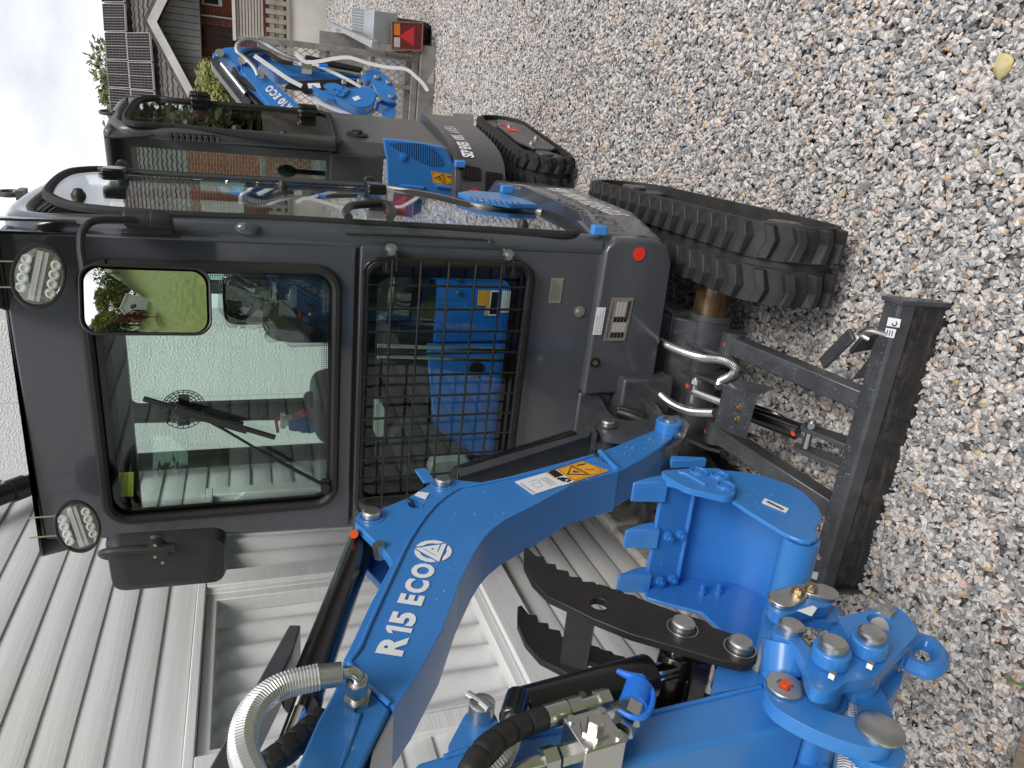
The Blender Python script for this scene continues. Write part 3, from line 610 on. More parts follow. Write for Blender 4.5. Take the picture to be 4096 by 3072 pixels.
seal('seal', rrect(lambda u, v: fp(u, v, 1.995), -.405, .338, 1.464, 2.085, .06, 8), .0145, ws)
seal('seal', rrect(lambda u, v: fp(u, v, 1.993), -.413, .366, .893, 1.386, .05, 8), .0145, lg)
# right pillar sweeping into the roof rail, left pillar
def sweep(path, r, par, name, m=GREY): return mk(name, G().tube(path, r, 16), m, par)
sweep([C(.424, 2.03, .668)] + cr_path([C(.424, 2.03, .75), C(.424, 2.03, 1.3), C(.422, 2.03, 1.8), C(.414, 2.045, 2.06), C(.402, 2.10, 2.19), C(.392, 2.24, 2.252), C(.385, 2.6, 2.272), C(.368, 3.05, 2.262)], 6), .037, ex, 'right_pillar')
sweep([C(-.512, 2.04, .668)] + cr_path([C(-.506, 2.04, 1.0), C(-.487, 2.04, 1.5), C(-.462, 2.045, 2.05), C(-.44, 2.10, 2.19), C(-.43, 2.24, 2.25), C(-.45, 2.6, 2.27), C(-.49, 3.05, 2.26)], 6), .034, ex, 'left_pillar')
g = G().prism([C(-.44, 2.04, 2.235), C(.40, 2.04, 2.235), C(.392, 2.5, 2.262), C(.365, 3.08, 2.262), C(-.50, 3.08, 2.262), C(-.46, 2.5, 2.262)], Z * .03); mk('roof', g, GREY, ex, bevel=.012)
mk('headliner', G().prism([C(-.43, 2.06, 2.205), C(.385, 2.06, 2.205), C(.36, 3.06, 2.225), C(-.48, 3.06, 2.225)], Z * .02), mat('headliner_black', (.035, .037, .04), .6), ex)
mk('header_panel', G().prism([C(-.44, 2.05, 2.205), C(.385, 2.05, 2.205), C(.375, 2.06, 2.01), C(-.44, 2.06, 2.01)], C.B * .02), mat('header_grey', (.05, .053, .058), .4), ex)
# rear frame and its window
rearm = mat('cab_inner_black', (.016, .016, .017), .5)
RB = 3.03
rw = [(.33, 1.30), (-.24, 1.30), (-.24, 2.10), (.33, 2.10)]
a = -.515
mk('rear_frame', G().prism([C(.365, RB, .70), C(-.575, RB, .70), C(-.555, RB, 2.25), C(.365, RB, 2.25)], C.B * .035, [rrect(lambda u, v: C(u, RB, v), a, .335, 1.27, 2.165, .04)]), rearm, ex)
mk('rear_window', G().prism(rrect(lambda u, v: C(u, RB + .015, v), a - .01, .345, 1.26, 2.175, .04), C.B * .004), GW, ex)
# left side: posts and window
mk('left_side', G().prism([C(-.505, 2.06, .70), C(-.575, 3.05, .70), C(-.535, 3.05, 2.25), C(-.465, 2.06, 2.25)], C.L * .02, [[C(-.4923, 2.14, 1.40), C(-.546, 2.90, 1.40), C(-.528, 2.90, 2.13), C(-.4737, 2.14, 2.13)]]), rearm, ex)
mk('left_window', G().prism([C(-.483, 2.12, 1.38), C(-.540, 2.92, 1.38), C(-.520, 2.92, 2.15), C(-.463, 2.12, 2.15)], C.L * .004), GW, ex)
# body below the cab: front cover, sill, side skirt with counterweight
g = G(); prof = [(-.055, .672), (.40, .672), (.44, .66), (.462, .63), (.466, .52), (.45, .455), (.40, .43), (-.055, .412)]
fc = mk('front_cover', G().prism([C(l, 1.968, z) for l, z in prof], C.B * .10), GREY, ex, bevel=.018, seg=3)
g = G(); cb(g, C, -.52, -.058, 1.99, 2.05, .55, .672); mk('front_sill', g, GREYC, ex, bevel=.008)
g = G(); pts = [C(.462, 2.0, .45), C(.50, 2.25, .42), C(.505, 2.75, .42), C(.47, 3.15, .42), C(.30, 3.42, .42), C(0, 3.5, .42), C(-.40, 3.4, .42), C(-.50, 3.0, .42), C(-.50, 2.05, .45), C(0, 2.05, .45)]
mk('body_skirt', G().prism(pts, Z * .24), GREY, ex, bevel=.025, seg=3)
mk('body_rear', G().prism([C(.40, 2.80, .655), C(.37, 3.12, .655), C(.2, 3.36, .655), C(-.3, 3.34, .655), C(-.46, 3.0, .655), C(-.46, 2.75, .655)], Z * .62), GREY, ex, bevel=.04, seg=3)
mk('side_step', G().prism([C(.425, 2.06, .64), C(.50, 2.20, .66), C(.505, 2.75, .66), C(.43, 2.82, .66)], Z * .012), GREY, ex, bevel=.004)
# blue side cover with grille, behind the door
gb = [C.side(x, y, .47) for x, y in ((1830, 790), (1880, 780), (2000, 790), (2090, 815), (2150, 838), (2040, 835), (1900, 815))]
bc = mk('side_grille_cover', G().prism(gb, C.L * .018), BLUE, ex, bevel=.004)
g = G()
for i in range(9):
    p, q = C.side(1880 + i * 24, 786 + i * 3, .49), C.side(1890 + i * 24, 806 + i * 2.6, .49); g.cbox((p + q) / 2, (q - p), C.B * .006, C.L * .003)
mk('grille_slot', g, BLACKM, bc)
# lettering strip on the skirt
def strip(s, pxs, lpl, par, m=WHITE, F=C, name='lettering'):
    """lettering between two sight lines on a side plane: far end, near end (reading along the line)"""
    a, b, hgt = F.side(*pxs[0], lpl), F.side(*pxs[1], lpl), (F.side(*pxs[2], lpl) - F.side(*pxs[0], lpl))
    return text(s, a, b - a, hgt, hgt.length, m, par, name, w=(b - a).length, bold=.02)
a, b = C(.5085, 2.12, .52), C(.5085, 2.72, .52)
text('STOP ENTER WORK AREA', a + Z * 0, C.B, Z, .075, WHITE, ex, w=.58, bold=.015)
text('RIPPA', C(.5085, 2.16, .612), C.B, Z, .035, mat('embossed_grey', (.06, .062, .068), .3), ex, w=.34, bold=.01)
# blue foam pads on edges
for q in (C.front(2395, 920, 2.0), C.side(2027, 757, .5)):
    g = G(); g.cbox(q, C.L * .028, C.B * .028, Z * .045); mk('foam_pad', g, FOAM, ex, bevel=.003, label='bright blue foam block stuck on the edge of the body')
g = G(); g.cbox(C.front(456, 2176, 2.03), C.L * .028, C.B * .028, Z * .04); mk('foam_pad', g, FOAM, ex, bevel=.003)
# red dot, rating plates, stickers on the front cover
g = G(); c = C.front(2556, 1016, 1.966); g.cyl(c, c - C.B * .0012, .0215, n=28); mk('red_dot', g, RED, ex)
def sticker(name, px, f, m, par=ex, th=.0012, label=None):
    P = [f(x, y) for x, y in px]; n = (P[1] - P[0]).cross(P[2] - P[0]).normalized(); n = n if n.dot(CAMP - P[0]) > 0 else -n
    return mk(name, G().prism(P, n * th), m, par, label=label), P, n
def rows_of_text(P, n, lines, m, par, x0=.05, x1=.95, y0=.1, y1=.9, fill=.6, name='print'):
    """lines: strings set top to bottom inside the quad P (top-left, top-right, bottom-right, bottom-left as read)"""
    k = len(lines)
    for i, s in enumerate(lines):
        t0 = y0 + (y1 - y0) * (i + .5 - fill / 2 + fill) / k; ey = (P[0] - P[3]); h = ey.length * (y1 - y0) / k * fill
        L0 = P[0].lerp(P[3], t0); R0 = P[1].lerp(P[2], t0); o = L0.lerp(R0, x0) + n * .0016; w_ = (R0 - L0).length * (x1 - x0)
        text(s, o, R0 - L0, ey, h, m, par, name, w=w_ * min(1, len(s) / max(len(q) for q in lines)) if len(lines) > 1 else w_)
cf = lambda x, y: C.front(x, y, 1.966)
PLATE = mat('brushed_plate', (.46, .42, .37), .38, .7)
s_, P, n = sticker('rating_plate', ((2412, 1364), (2447, 1190), (2536, 1190), (2499, 1363)), cf, PLATE)
rows_of_text(P, n, ['CE SHANDONG RIPPA MACHINERY GROUP CO., LTD'], INK, s_, .08, .9, .04, .22)
for i in range(4):
    t = .28 + .155 * i; a = P[0].lerp(P[3], t); b = P[1].lerp(P[2], t); d = (P[3] - P[0]) * .13
    for (u0, u1, mm) in ((.08, .20, INK), (.21, .43, mat('plate_pale', (.6, .56, .52), .45, .3)), (.44, .56, INK), (.57, .90, mat('plate_pale', (.6, .56, .52), .45, .3))):
        if i == 3 and u0 > .5: continue
        A, B_ = a.lerp(b, u0) + n * .0015, a.lerp(b, u1) + n * .0015; mk('plate_field', G().add([A, B_, B_ + d, A + d], [(0, 1, 2, 3)]), mm, s_)
g = G(); a = P[0].lerp(P[3], .78) ; b = P[1].lerp(P[2], .78)
for i in range(26):
    u = .50 + .42 * i / 26; A, B_ = a.lerp(b, u), a.lerp(b, u + .008 + .004 * (i % 3)); d = (P[3] - P[0]) * .15; g.add([A + n * .0016, B_ + n * .0016, B_ + d + n * .0016, A + d + n * .0016], [(0, 1, 2, 3)])
mk('barcode', g, INK, s_)
g = G(); [g.cyl(P[i].lerp((P[0] + P[2]) / 2, .1), P[i].lerp((P[0] + P[2]) / 2, .1) + n * .003, .0035, n=10) for i in range(4)]; mk('rivet', g, ZINCB, s_)
s_, P, n = sticker('address_sticker', ((2370, 1338), (2388, 1229), (2424, 1230), (2404, 1339)), cf, WHITE)
rows_of_text(P, n, ['Authorized representative :', 'RIPPA Europe LLC, Inner Garters 1', 'Racho Dimchev, Sofia 1000, Bulgaria'], INK, s_, .06, .95, .08, .95)
s_, P, n = sticker('safety_plate', ((2192, 1212), (2205, 1111), (2255, 1112), (2241, 1213)), lambda x, y: C.front(x, y, 1.9965), PLATE)
rows_of_text(P, n, ['OPERATOR PROTECTIVE', 'STRUCTURE ISO 12117', 'MODEL R15  TOPS', 'MASS 1500 kg'], INK, s_, .15, .9, .12, .9, .5)
g = G(); [g.cyl(P[i].lerp((P[0] + P[2]) / 2, .14), P[i].lerp((P[0] + P[2]) / 2, .14) + n * .003, .003, n=10) for i in range(4)]; mk('rivet', g, ZINCB, s_)
g = G(); c = C.front(2316, 1245, 1.997); g.cyl(c, c - C.B * .003, .0185, n=24); bolt(g, c - C.B * .003, -C.B, .009); mk('bolt', g, ZINC, ex)
g = G(); c = C.front(2380, 1450, 1.964); g.cyl(c, c - C.B * .001, .017, n=20); mk('bolt_recess', g, BLACKM, ex); g = G(); hexnut(g, c - C.B * .001, -C.B, .0085, .006); mk('bolt', g, GOLD, ex)
# ---------------------------------------------------------------- guard grid over the lower window
gr = mk('guard_grid', G().tube(resample(rrect(lambda u, v: fp(u, v, 1.962), -.44, .379, .912, 1.396, .04, 6), .02) + [], .0052, 8, closed=True), BLACKP, ex)
lb = [.306 - .0683 * i for i in range(11)]; hb = [1.321, 1.241, 1.160, 1.081, 1.0015]
for l in lb: g = G().cyl(fp(l, .912, 1.962), fp(l, 1.396, 1.962), .0036, n=8); mk('bar', g, BLACKP, gr)
for z in hb: g = G().cyl(fp(-.44, z, 1.9555), fp(.379, z, 1.9555), .0036, n=8); mk('bar', g, BLACKP, gr)
for (x, y) in ((1562, 996), (2030, 1018)):
    c = C.front(x, y, 1.985); g = G(); g.cyl(c + C.B * .02, c - C.B * .006, .009, n=12); g.cyl(c - C.B * .006, c - C.B * .010, .0175, n=24); g.cyl(c - C.B * .012, c - C.B * .015, .014, n=20); bolt(g, c - C.B * .015, -C.B, .0098); mk('bolt', g, ZINC, gr)
    q = C.loc(c)
    for s_ in (-.014, .014): g = G().cyl(C(q.x, 1.97, q.z + s_), C(q.x - .055, 1.958, q.z + s_), .003, n=8); mk('lug_wire', g, BLACKP, gr)
for (x, y) in ((1548, 1068), (2058, 1090), (1505, 2022)):
    c = C.front(x, y, 2.003); g = G().lathe(c, -C.B, [(0, .020), (.004, .020), (.010, .016), (.012, .006)], 20); mk('glass_stud', g, PLAS, lg)
# ---------------------------------------------------------------- door with hinge tube
dl = .458
dpx = [(2290, 940), (2100, 931), (1750, 913), (1400, 895), (1100, 879), (678, 862), (400, 842), (270, 822), (198, 788), (196, 762), (228, 722), (275, 694), (330, 684), (430, 682), (700, 702), (1000, 718), (1300, 735), (1460, 745), (1570, 760), (1736, 790), (1850, 818), (1943, 834), (2080, 838), (2160, 850), (2240, 880), (2285, 915)]
dp_ = cr_path([C.side(x, y, dl) for x, y in dpx], 4, closed=True)
door = mk('door', G().prism(dp_, C.L * .004), glass('door_glass', (.90, .95, .93), .08), ex)
P = resample(dp_ + [dp_[0]], .004); mk('seal', G().tube(P, .014, 8, rf=lambda i: .0145 if i % 2 else .0135), SEAL, door)
g = G().tube(cr_path([C.side(x, y, .472) for x, y in ((395, 676), (520, 688), (700, 700), (1000, 716), (1300, 732), (1470, 742))], 6), .0085, 10); mk('hinge_tube', g, mat('hinge_tube_grey', (.10, .10, .11), .3, .3), door)
g = G().tube(cr_path([C.side(x, y, .462) for x, y in ((1470, 745), (1570, 756), (1736, 784), (1850, 812), (1943, 830), (2080, 834), (2170, 850))], 6), .012, 10); mk('door_edge', g, mat('aluminium_edge', (.35, .34, .33), .4, .7), door)
for (x, y) in ((465, 692), (1497, 752)):
    c = C.side(x, y, .485); g = G(); g.cbox(c, C.L * .03, C.B * .10, Z * .055); g.cbox(c + C.L * .004 - C.B * .045, C.L * .034, C.B * .05, Z * .062); h = mk('hinge', g, BLACKP, door, bevel=.006)
    c2 = c + C.B * .05; g = G().lathe(c2 + C.B * .0, C.B + C.L * .1, [(0, .006), (.05, .006), (.052, .017), (.085, .017), (.09, .012)], 14); mk('door_stop', g, PLAS, h)
for (x, y) in ((314, 780), (1131, 742), (2092, 898)):
    c = C.side(x, y, .464); g = G().lathe(c, C.L, [(-.012, .018), (0, .018), (.004, .017), (.016, .010), (.018, .004)], 18); mk('glass_stud', g, PLAS, door)
hp_ = cr_path([C.side(x, y, .50) for x, y in ((1395, 870), (1385, 848), (1400, 826), (1450, 818), (1530, 814), (1560, 826), (1570, 850), (1560, 872))], 5)
g = G().tube([q + C.L * 0 for q in hp_], .011, 10); mk('door_handle', g, PLAS, door)
g = G(); c = C.front(990, 915, 1.992); g.ell(c, C.L * .020, C.B * .016, Z * .03); mk('catch_boss', g, GREY, ex)
g = G().tube(cr_path([C.front(x, y, 1.992) for x, y in ((1380, 925), (1600, 932), (1850, 945), (1945, 952), (1960, 968))], 5), .008, 8); mk('pillar_rib', g, GREY, ex)
# ---------------------------------------------------------------- visor, lifting eye, work lamps
zv = 2.252
vfront = [gz(x, y, zv) for x, y in ((32, 1243), (149, 1940), (172, 2228))]
vl = [C.loc(p) for p in vfront]
vpoly = [C(-.455, 2.02, zv), C(vl[2].x, vl[2].y, zv), C(vl[1].x, vl[1].y, zv), C(vl[0].x, vl[0].y, zv), C(vl[0].x + .05, vl[0].y - .12, zv), C(.47, vl[0].y - .15, zv), C(.44, 2.02, zv)]
vis = mk('visor', G().prism(vpoly, Z * .006), GREY, ex, bevel=.002)
pl_ = C.loc(C.side(310, 2213, vl[2].x + .01)); 
mk('visor_wing', G().prism([C(vl[2].x, vl[2].y + .003, zv), C(vl[2].x + .01, 2.0, 2.14), C(-.452, 2.02, zv)], Z * .001 + C.L * .005), GREY, vis)
mk('visor_wing', G().prism([C(.468, vl[0].y - .147, zv - .001), C(.445, 1.99, 2.08), C(.44, 2.03, 2.10), C(.44, 2.03, zv - .001)], -C.L * .006), GREY, vis)
LENS = mat('lamp_lens', (.80, .80, .78), .12, coat=.8, spec=.8); REFL = mat('lamp_reflector', (.75, .75, .74), .15, .9); LEDM = mat('led_strip', (.62, .63, .62), .3)
def lamp(px, w_, h_, tilt, par):
    c = C.front(*px, 1.86); n = (CAMP - c); n.z *= .6; n = (n.normalized() - C.B * .55).normalized(); u = n.cross(Z).normalized() * -1; u = Z.cross(n).normalized(); v = n.cross(u).normalized()
    t = R(tilt); a = (u * math.cos(t) + v * math.sin(t)); b = (v * math.cos(t) - u * math.sin(t))
    ring = lambda s, d, k=32: [c + a * (w_ * s * math.cos(2 * math.pi * i / k)) + b * (h_ * s * math.sin(2 * math.pi * i / k)) + n * d for i in range(k)]
    g = G(); g.sheet([r + [r[0]] for r in (ring(.5, -.055), ring(.85, -.04), ring(1.0, -.01), ring(1.04, .004), ring(1.0, .010), ring(.93, .010), ring(.9, .002))]); k = len(g.v); g.add(ring(.9, .002), [tuple(range(32))]); h = mk('work_lamp', g, PLAS, par)
    g = G(); g.add(ring(.9, .003), [tuple(range(32))]); mk('reflector', g, REFL, h)
    g = G(); g.box(c - a * w_ * .78 - b * h_ * .22 + n * .004, a * w_ * 1.56, b * h_ * .44, n * .003); g.box(c - a * w_ * .8 - b * h_ * .012 + n * .007, a * w_ * 1.6, b * h_ * .024, n * .002); mk('led_strip', g, LEDM, h)
    for s in (-1, 1):
        for i in range(4):
            q = c + a * w_ * (-.45 + .3 * i) + b * h_ * .56 * s + n * .003; g = G().lathe(q, n, [(0, .012), (.004, .011), (.005, .007), (.002, .006)], 12); mk('led', g, LENS, h)
    g = G(); rows = [ring(.92, .006), ring(.85, .012), ring(.6, .017), ring(.3, .019), ring(.01, .020)]; g.sheet([r + [r[0]] for r in rows]); mk('lens', g, GF, h)
    g = G(); q = c - n * .03
    for s in (-1, 1):
        e = q + C.L * .030 * s; top = C(C.loc(e).x, C.loc(e).y + .0, zv); g.tube([e, e + Z * .04, V((e.x, e.y, zv - .002))], .0022, 6)
    mk('bracket', g, GOLD, h)
    return h
lamp((155, 1104), .073, .052, -14, ex); lamp((312, 2105), .069, .050, 14, ex)
g = G(); c = C.side(70, 775, .37); g.tube([c + C.B * .035 * math.cos(t) * 1.0 + Z * (.022 + .03 * math.sin(t)) for t in [R(-60 + i * 20) for i in range(16)]], .008, 8); g.cbox(c - Z * .012, C.L * .03, C.B * .07, Z * .02); mk('lifting_eye', g, GREYC, ex)
# ---------------------------------------------------------------- mirrors
def mirror(pxc, b, w_, h_, face, par, roll=0.0):
    c = C.front(*pxc, b); n = V(face).normalized(); u = Z.cross(n).normalized() ; v = n.cross(u).normalized()
    if roll: t = R(roll); u, v = u * math.cos(t) + v * math.sin(t), v * math.cos(t) - u * math.sin(t)
    f = lambda d, k: rrect(lambda p, q: c + u * p + v * q + n * d, -w_ * k, w_ * k, -h_ * (1 - (1 - k) * w_ / h_), h_ * (1 - (1 - k) * w_ / h_), .035 * k, 6)
    g = G(); g.sheet([r + [r[0]] for r in (f(-.035, .55), f(-.032, .75), f(-.022, .93), f(.0, 1.0), f(.012, 1.0), f(.016, .97), f(.013, .93))]); r0 = f(-.035, .55); g.add(r0, [tuple(range(len(r0)))])
    h = mk('mirror', g, PLAS, par); RM = .62; gr_ = []
    for k in range(9):
        kk_ = .93 * k / 8; r1 = [c + (q_ - c) * (kk_ / .93) for q_ in f(0, .93)]; gr_.append([q_ + n * (.017 - (q_ - c).length_squared / (2 * RM)) for q_ in r1 + r1[:1]])
    mk('mirror_glass', G().sheet(gr_), MIRR, h, sharp=80); return h, c, u, v, n
_d = (C.front(590, 1204, 1.75) - CAMP).normalized(); MN = (V((.12, -1, -.13)).normalized() - _d).normalized()
m1, c1, u1_, v1_, n1 = mirror((590, 1204), 1.75, .078, .133, MN, ex)
arm = cr_path([C.front(x, y, b) for x, y, b in ((600, 880, 1.93), (480, 880, 1.90), (375, 885, 1.87), (330, 925, 1.84), (322, 985, 1.82), (330, 1050, 1.80), (345, 1110, 1.78), (420, 1150, 1.785), (560, 1190, 1.79))], 6)
mk('mirror_arm', G().tube(arm, .0085, 10), PLAS, ex)
kc = C.front(595, 878, 1.93); g = G().lathe(kc + Z * .055, -Z, [(0, .012), (.004, .019), (.03, .020), (.06, .020), (.062, .0215), (.095, .0215), (.105, .018)], 16); g.cbox(kc - Z * .0 + C.B * .025 - C.L * .02, C.L * .03, C.B * .05, Z * .10); g.cbox(kc + C.B * .03 - C.L * .04, C.L * .012, C.B * .04, Z * .13)
mb_ = mk('mirror_bracket', g, PLAS, ex, bevel=.002)
m2, c2, u2_, v2_, n2 = mirror((677, 2234), 1.78, .098, .142, C.B * .95 + C.L * .28, ex, roll=2)
kk = C.front(628, 2205, 1.725); g = G().lathe(kk + C.B * .03, -C.B, [(0, .034), (.006, .034), (.012, .028), (.045, .028), (.047, .027)], 18); mk('mirror_knuckle', g, PLAS, m2)
arm = cr_path([C.front(x, y, b) for x, y, b in ((700, 2190, 1.715), (628, 2195, 1.715), (500, 2200, 1.72), (425, 2208, 1.73), (407, 2215, 1.76), (425, 2225, 1.82), (480, 2235, 1.9))], 6)
mk('mirror_arm', G().tube(arm, .0095, 10), PLAS, m2)
g = G(); 
for dx, dy in ((-8, -24), (-8, 22), (22, 45)): p = C.front(628 + dx, 2205 + dy, 1.677); g.cyl(p, p - C.B * .002, .004, n=10)
mk('screw', g, GOLD, m2)
# ---------------------------------------------------------------- wiper and warning sticker on the windshield
fw_ = lambda x, y, b=1.985: C.front(x, y, b)
g = G(); piv = fw_(1300, 1945); g.cyl(piv + C.B * .02, piv - C.B * .012, .014, n=14); g.cbox(piv, C.L * .05, C.B * .008, Z * .022)
wp_ = mk('wiper', g, BLACKM, ex)
mk('wiper_arm', G().tube([fw_(1305, 1945), fw_(1180, 1880), fw_(1040, 1802)], .0055, 8).tube([fw_(1045, 1806, 1.983), fw_(900, 1720, 1.983), fw_(802, 1668, 1.985)], .0040, 8), BLACKM, wp_)
a, b = fw_(573, 1594, 1.99), fw_(1101, 1750, 1.992); d = (b - a); nn = d.cross(C.B).normalized()
g = G(); g.cbox((a + b) / 2, d, C.B * .010, nn * .014); g.cbox((a + b) / 2 - C.B * .008 + nn * .0, d * .55, C.B * .008, nn * .022); mk('wiper_blade', g, BLACKP, wp_, bevel=.002)
YG = mat('yellow_green_sticker', (.55, .62, .06), .5)
s_, P, n = sticker('warning_sticker', ((475, 1890), (535, 1888), (533, 1984), (473, 1986)), lambda x, y: C.front(x, y, 2.016), YG)
Q = [P[0], P[3], P[2], P[1]]
for i, (t, hh) in enumerate(((.16, .22), (.55, .16), (.82, .16))):
    o = Q[0].lerp(Q[3], t + hh / 2).lerp(Q[1].lerp(Q[2], t + hh / 2), .06); e = Q[1] - Q[0]
    ttx = ('WARNING!', 'Turn over the glass', 'Mind your head')[i]
    # printed to be read from inside: mirrored from here
    o2 = o + e * .88; text(ttx, o2 - C.B * .003, -e, Q[0] - Q[3], (Q[0] - Q[3]).length * hh * .8, INK, s_, 'print', w=e.length * .86, th=0)
# ---------------------------------------------------------------- inside the cab
BLUEIN = mat('blue_inner_paint', (.020, .17, .60), .35)
cb(g := G(), C, -.45, .41, 2.06, 3.0, .66, .70); mk('floor', g, rearm, ex)
zt = C.loc(C.front(1745, 1200, 2.55)).z; zt2 = C.loc(C.front(1680, 1660, 2.6)).z
bbx = mk('seat_base', G().prism([C(.395, 2.55, .70), C(-.08, 2.55, .70), C(-.08, 2.55, zt), C(.16, 2.55, zt), C(.19, 2.55, zt + .07), C(.395, 2.55, zt + .09)], C.B * .3), BLUEIN, ex, bevel=.012)
mk('side_console_panel', G().prism([C(-.082, 2.56, .70), C(-.30, 2.48, .70), C(-.44, 2.30, .70), C(-.44, 2.30, zt2), C(-.30, 2.48, zt2), C(-.082, 2.56, zt2)], C.B * .02), BLUEIN, ex, bevel=.004)
cb(g := G(), C, -.08, .15, 2.56, 2.8, zt, zt + .13); mk('seat_slide', g, rearm, ex)
SEATM = mat('black_seat_vinyl', (.016, .016, .016), .5)
FILM = GF
def soft(name, c, hx, hy, hz, m, par, wr=.0, n=22, e=.45):
    vs = []; nu, nv = 28, 14; rows = []
    for j in range(nv + 1):
        t = math.pi * j / nv - math.pi / 2; row = []
        for i in range(nu + 1):
            p = 2 * math.pi * (i % nu) / nu; sg = lambda a, k: math.copysign(abs(a) ** k, a)
            q = V((hx * sg(math.cos(t), e) * sg(math.cos(p), e), hy * sg(math.cos(t), e) * sg(math.sin(p), e), hz * sg(math.sin(t), e)))
            if wr: q = q * (1 + wr * noise.noise(q * 22 + V((hx * 50, 0, 0))))
            row.append(c + C.L * q.x + C.B * q.y + Z * q.z)
        rows.append(row)
    return mk(name, G().sheet(rows), m, par, sharp=60)
sc1 = C.front(1600, 1290, 2.62); q = C.loc(sc1)
st = soft('seat_cushion', C(.14, 2.74, q.z), .17, .20, .085, SEATM, ex)
soft('plastic_wrap', C(.14, 2.73, q.z), .178, .21, .092, FILM, st, .12)
c = C.front(1235, 1215, 2.86); sb_ = soft('seat_backrest', C(C.loc(c).x, 2.88, C.loc(c).z - .06), .165, .05, .24, SEATM, ex); soft('plastic_wrap', C(C.loc(c).x, 2.875, C.loc(c).z - .06), .175, .06, .25, FILM, sb_, .12)
c = C.front(985, 1190, 2.86); hr = soft('headrest', c, .105, .04, .085, SEATM, ex); soft('plastic_wrap', c - C.B * .003 - Z * .02, .115, .05, .115, FILM, hr, .14)
mk('headrest_post', G().cyl(C(C.loc(c).x - .04, 2.88, C.loc(c).z - .25), C(C.loc(c).x - .04, 2.88, C.loc(c).z), .006).cyl(C(C.loc(c).x + .04, 2.88, C.loc(c).z - .25), C(C.loc(c).x + .04, 2.88, C.loc(c).z), .006), ZINC, ex)
for y in (1388, 1430):
    a, b = C.front(1510, y - 4, 2.3), C.front(2050, y + 12, 2.3); g = G().cyl(a, b, .008, n=12); mk('lever', g, ZINCB, ex)
PALE = mat('pale_grey_plastic', (.55, .60, .58), .5)
def cpoly(name, px, b, th, m, bev=.01): return mk(name, G().prism(roundpoly([C.front(x, y, b) for x, y in px], .02), C.B * th), m, ex, bevel=bev)
cpoly('pedal_cover', ((1505, 1612), (1530, 1615), (1545, 1660), (1540, 1745), (1500, 1750)), 2.2, .05, PALE)
cpoly('pedal', ((1510, 1765), (1545, 1762), (1560, 1800), (1540, 1850), (1505, 1850)), 2.18, .04, PLAS)
cpoly('foot_guard', ((1560, 1770), (1590, 1720), (1680, 1700), (1790, 1760), (1900, 1820), (1900, 1870), (1600, 1890), (1570, 1830)), 2.3, .1, mat('grey_console_plastic', (.07, .072, .07), .5), .03)
cpoly('heater_cover', ((1720, 1880), (1740, 1850), (1870, 1840), (1895, 1865), (1870, 1900), (1720, 1905)), 2.22, .06, PALE)
c = C.front(1900, 1470, 2.54); g = G().cyl(c, c - C.B * .02, .030, n=20); g.cyl(C.front(1795, 1482, 2.54), C.front(1795, 1482, 2.54) - C.B * .015, .016, n=16); bs = mk('battery_switch', g, PLAS, ex)
g = G(); g.cbox(C.front(1878, 1505, 2.515), C.L * .022, C.B * .02, Z * .06); mk('switch_key', g, mat('red_plastic', (.5, .03, .02), .4), bs)
for (x, y, mm) in ((1801, 1531, ZINC), (1835, 1118, GOLD), (1834, 1170, ZINC)):
    c = C.front(x, y, 2.545); g = G(); g.cyl(c, c - C.B * .002, .015 if mm is ZINC and y > 1200 else .010, n=20); bolt(g, c - C.B * .002, -C.B, .007); mk('bolt', g, mm, bbx)
for (x, y) in ((1770, 1641), (1911, 1768)):
    c = C.front(x, y, 2.44); g = G(); bolt(g, c, -C.B, .009, .013); mk('bolt', g, GOLD, ex)
bf = lambda x, y: C.front(x, y, 2.547)
sticker('caution_sticker', ((1909, 1222), (1913, 1160), (1950, 1161), (1942, 1222)), bf, ORANGE)
s_, P, n = sticker('warning_label', ((1938, 1262), (1952, 1161), (2000, 1162), (1988, 1263)), bf, WHITE)
mk('print', G().add([P[0].lerp(P[3], .35).lerp(P[1].lerp(P[2], .35), .06) + n * .0015, P[0].lerp(P[3], .35).lerp(P[1].lerp(P[2], .35), .94) + n * .0015, P[3].lerp(P[2], .94) + n * .0015, P[3].lerp(P[2], .06) + n * .0015], [(0, 1, 2, 3)]), INK, s_)
mk('print_band', G().add([P[0] + n * .0013, P[1] + n * .0013, P[1].lerp(P[2], .25) + n * .0013, P[0].lerp(P[3], .25) + n * .0013], [(0, 1, 2, 3)]), ORANGE, s_)
sticker('diagram_label', ((2002, 1250), (2010, 1162), (2062, 1163), (2058, 1250)), bf, WHITE)
sticker('battery_label', ((1896, 1489), (1898, 1460), (1921, 1461), (1919, 1490)), bf, WHITE)
s_, P, n = sticker('instruction_strip', ((1745, 1599), (1742, 1620), (1945, 1619), (1938, 1591)), lambda x, y: C.front(x, y, 2.44), WHITE)
for t in (0.0, .13, .55): mk('print_band', G().add([P[0].lerp(P[3], t) + n * .0015, P[1].lerp(P[2], t) + n * .0015, P[1].lerp(P[2], t + .07) + n * .0015, P[0].lerp(P[3], t + .07) + n * .0015], [(0, 1, 2, 3)]), ORANGE, s_)
sticker('pictogram_strip', ((1950, 1620), (1967, 1676), (2000, 1674), (1980, 1612)), lambda x, y: C.front(x, y, 2.44), WHITE)
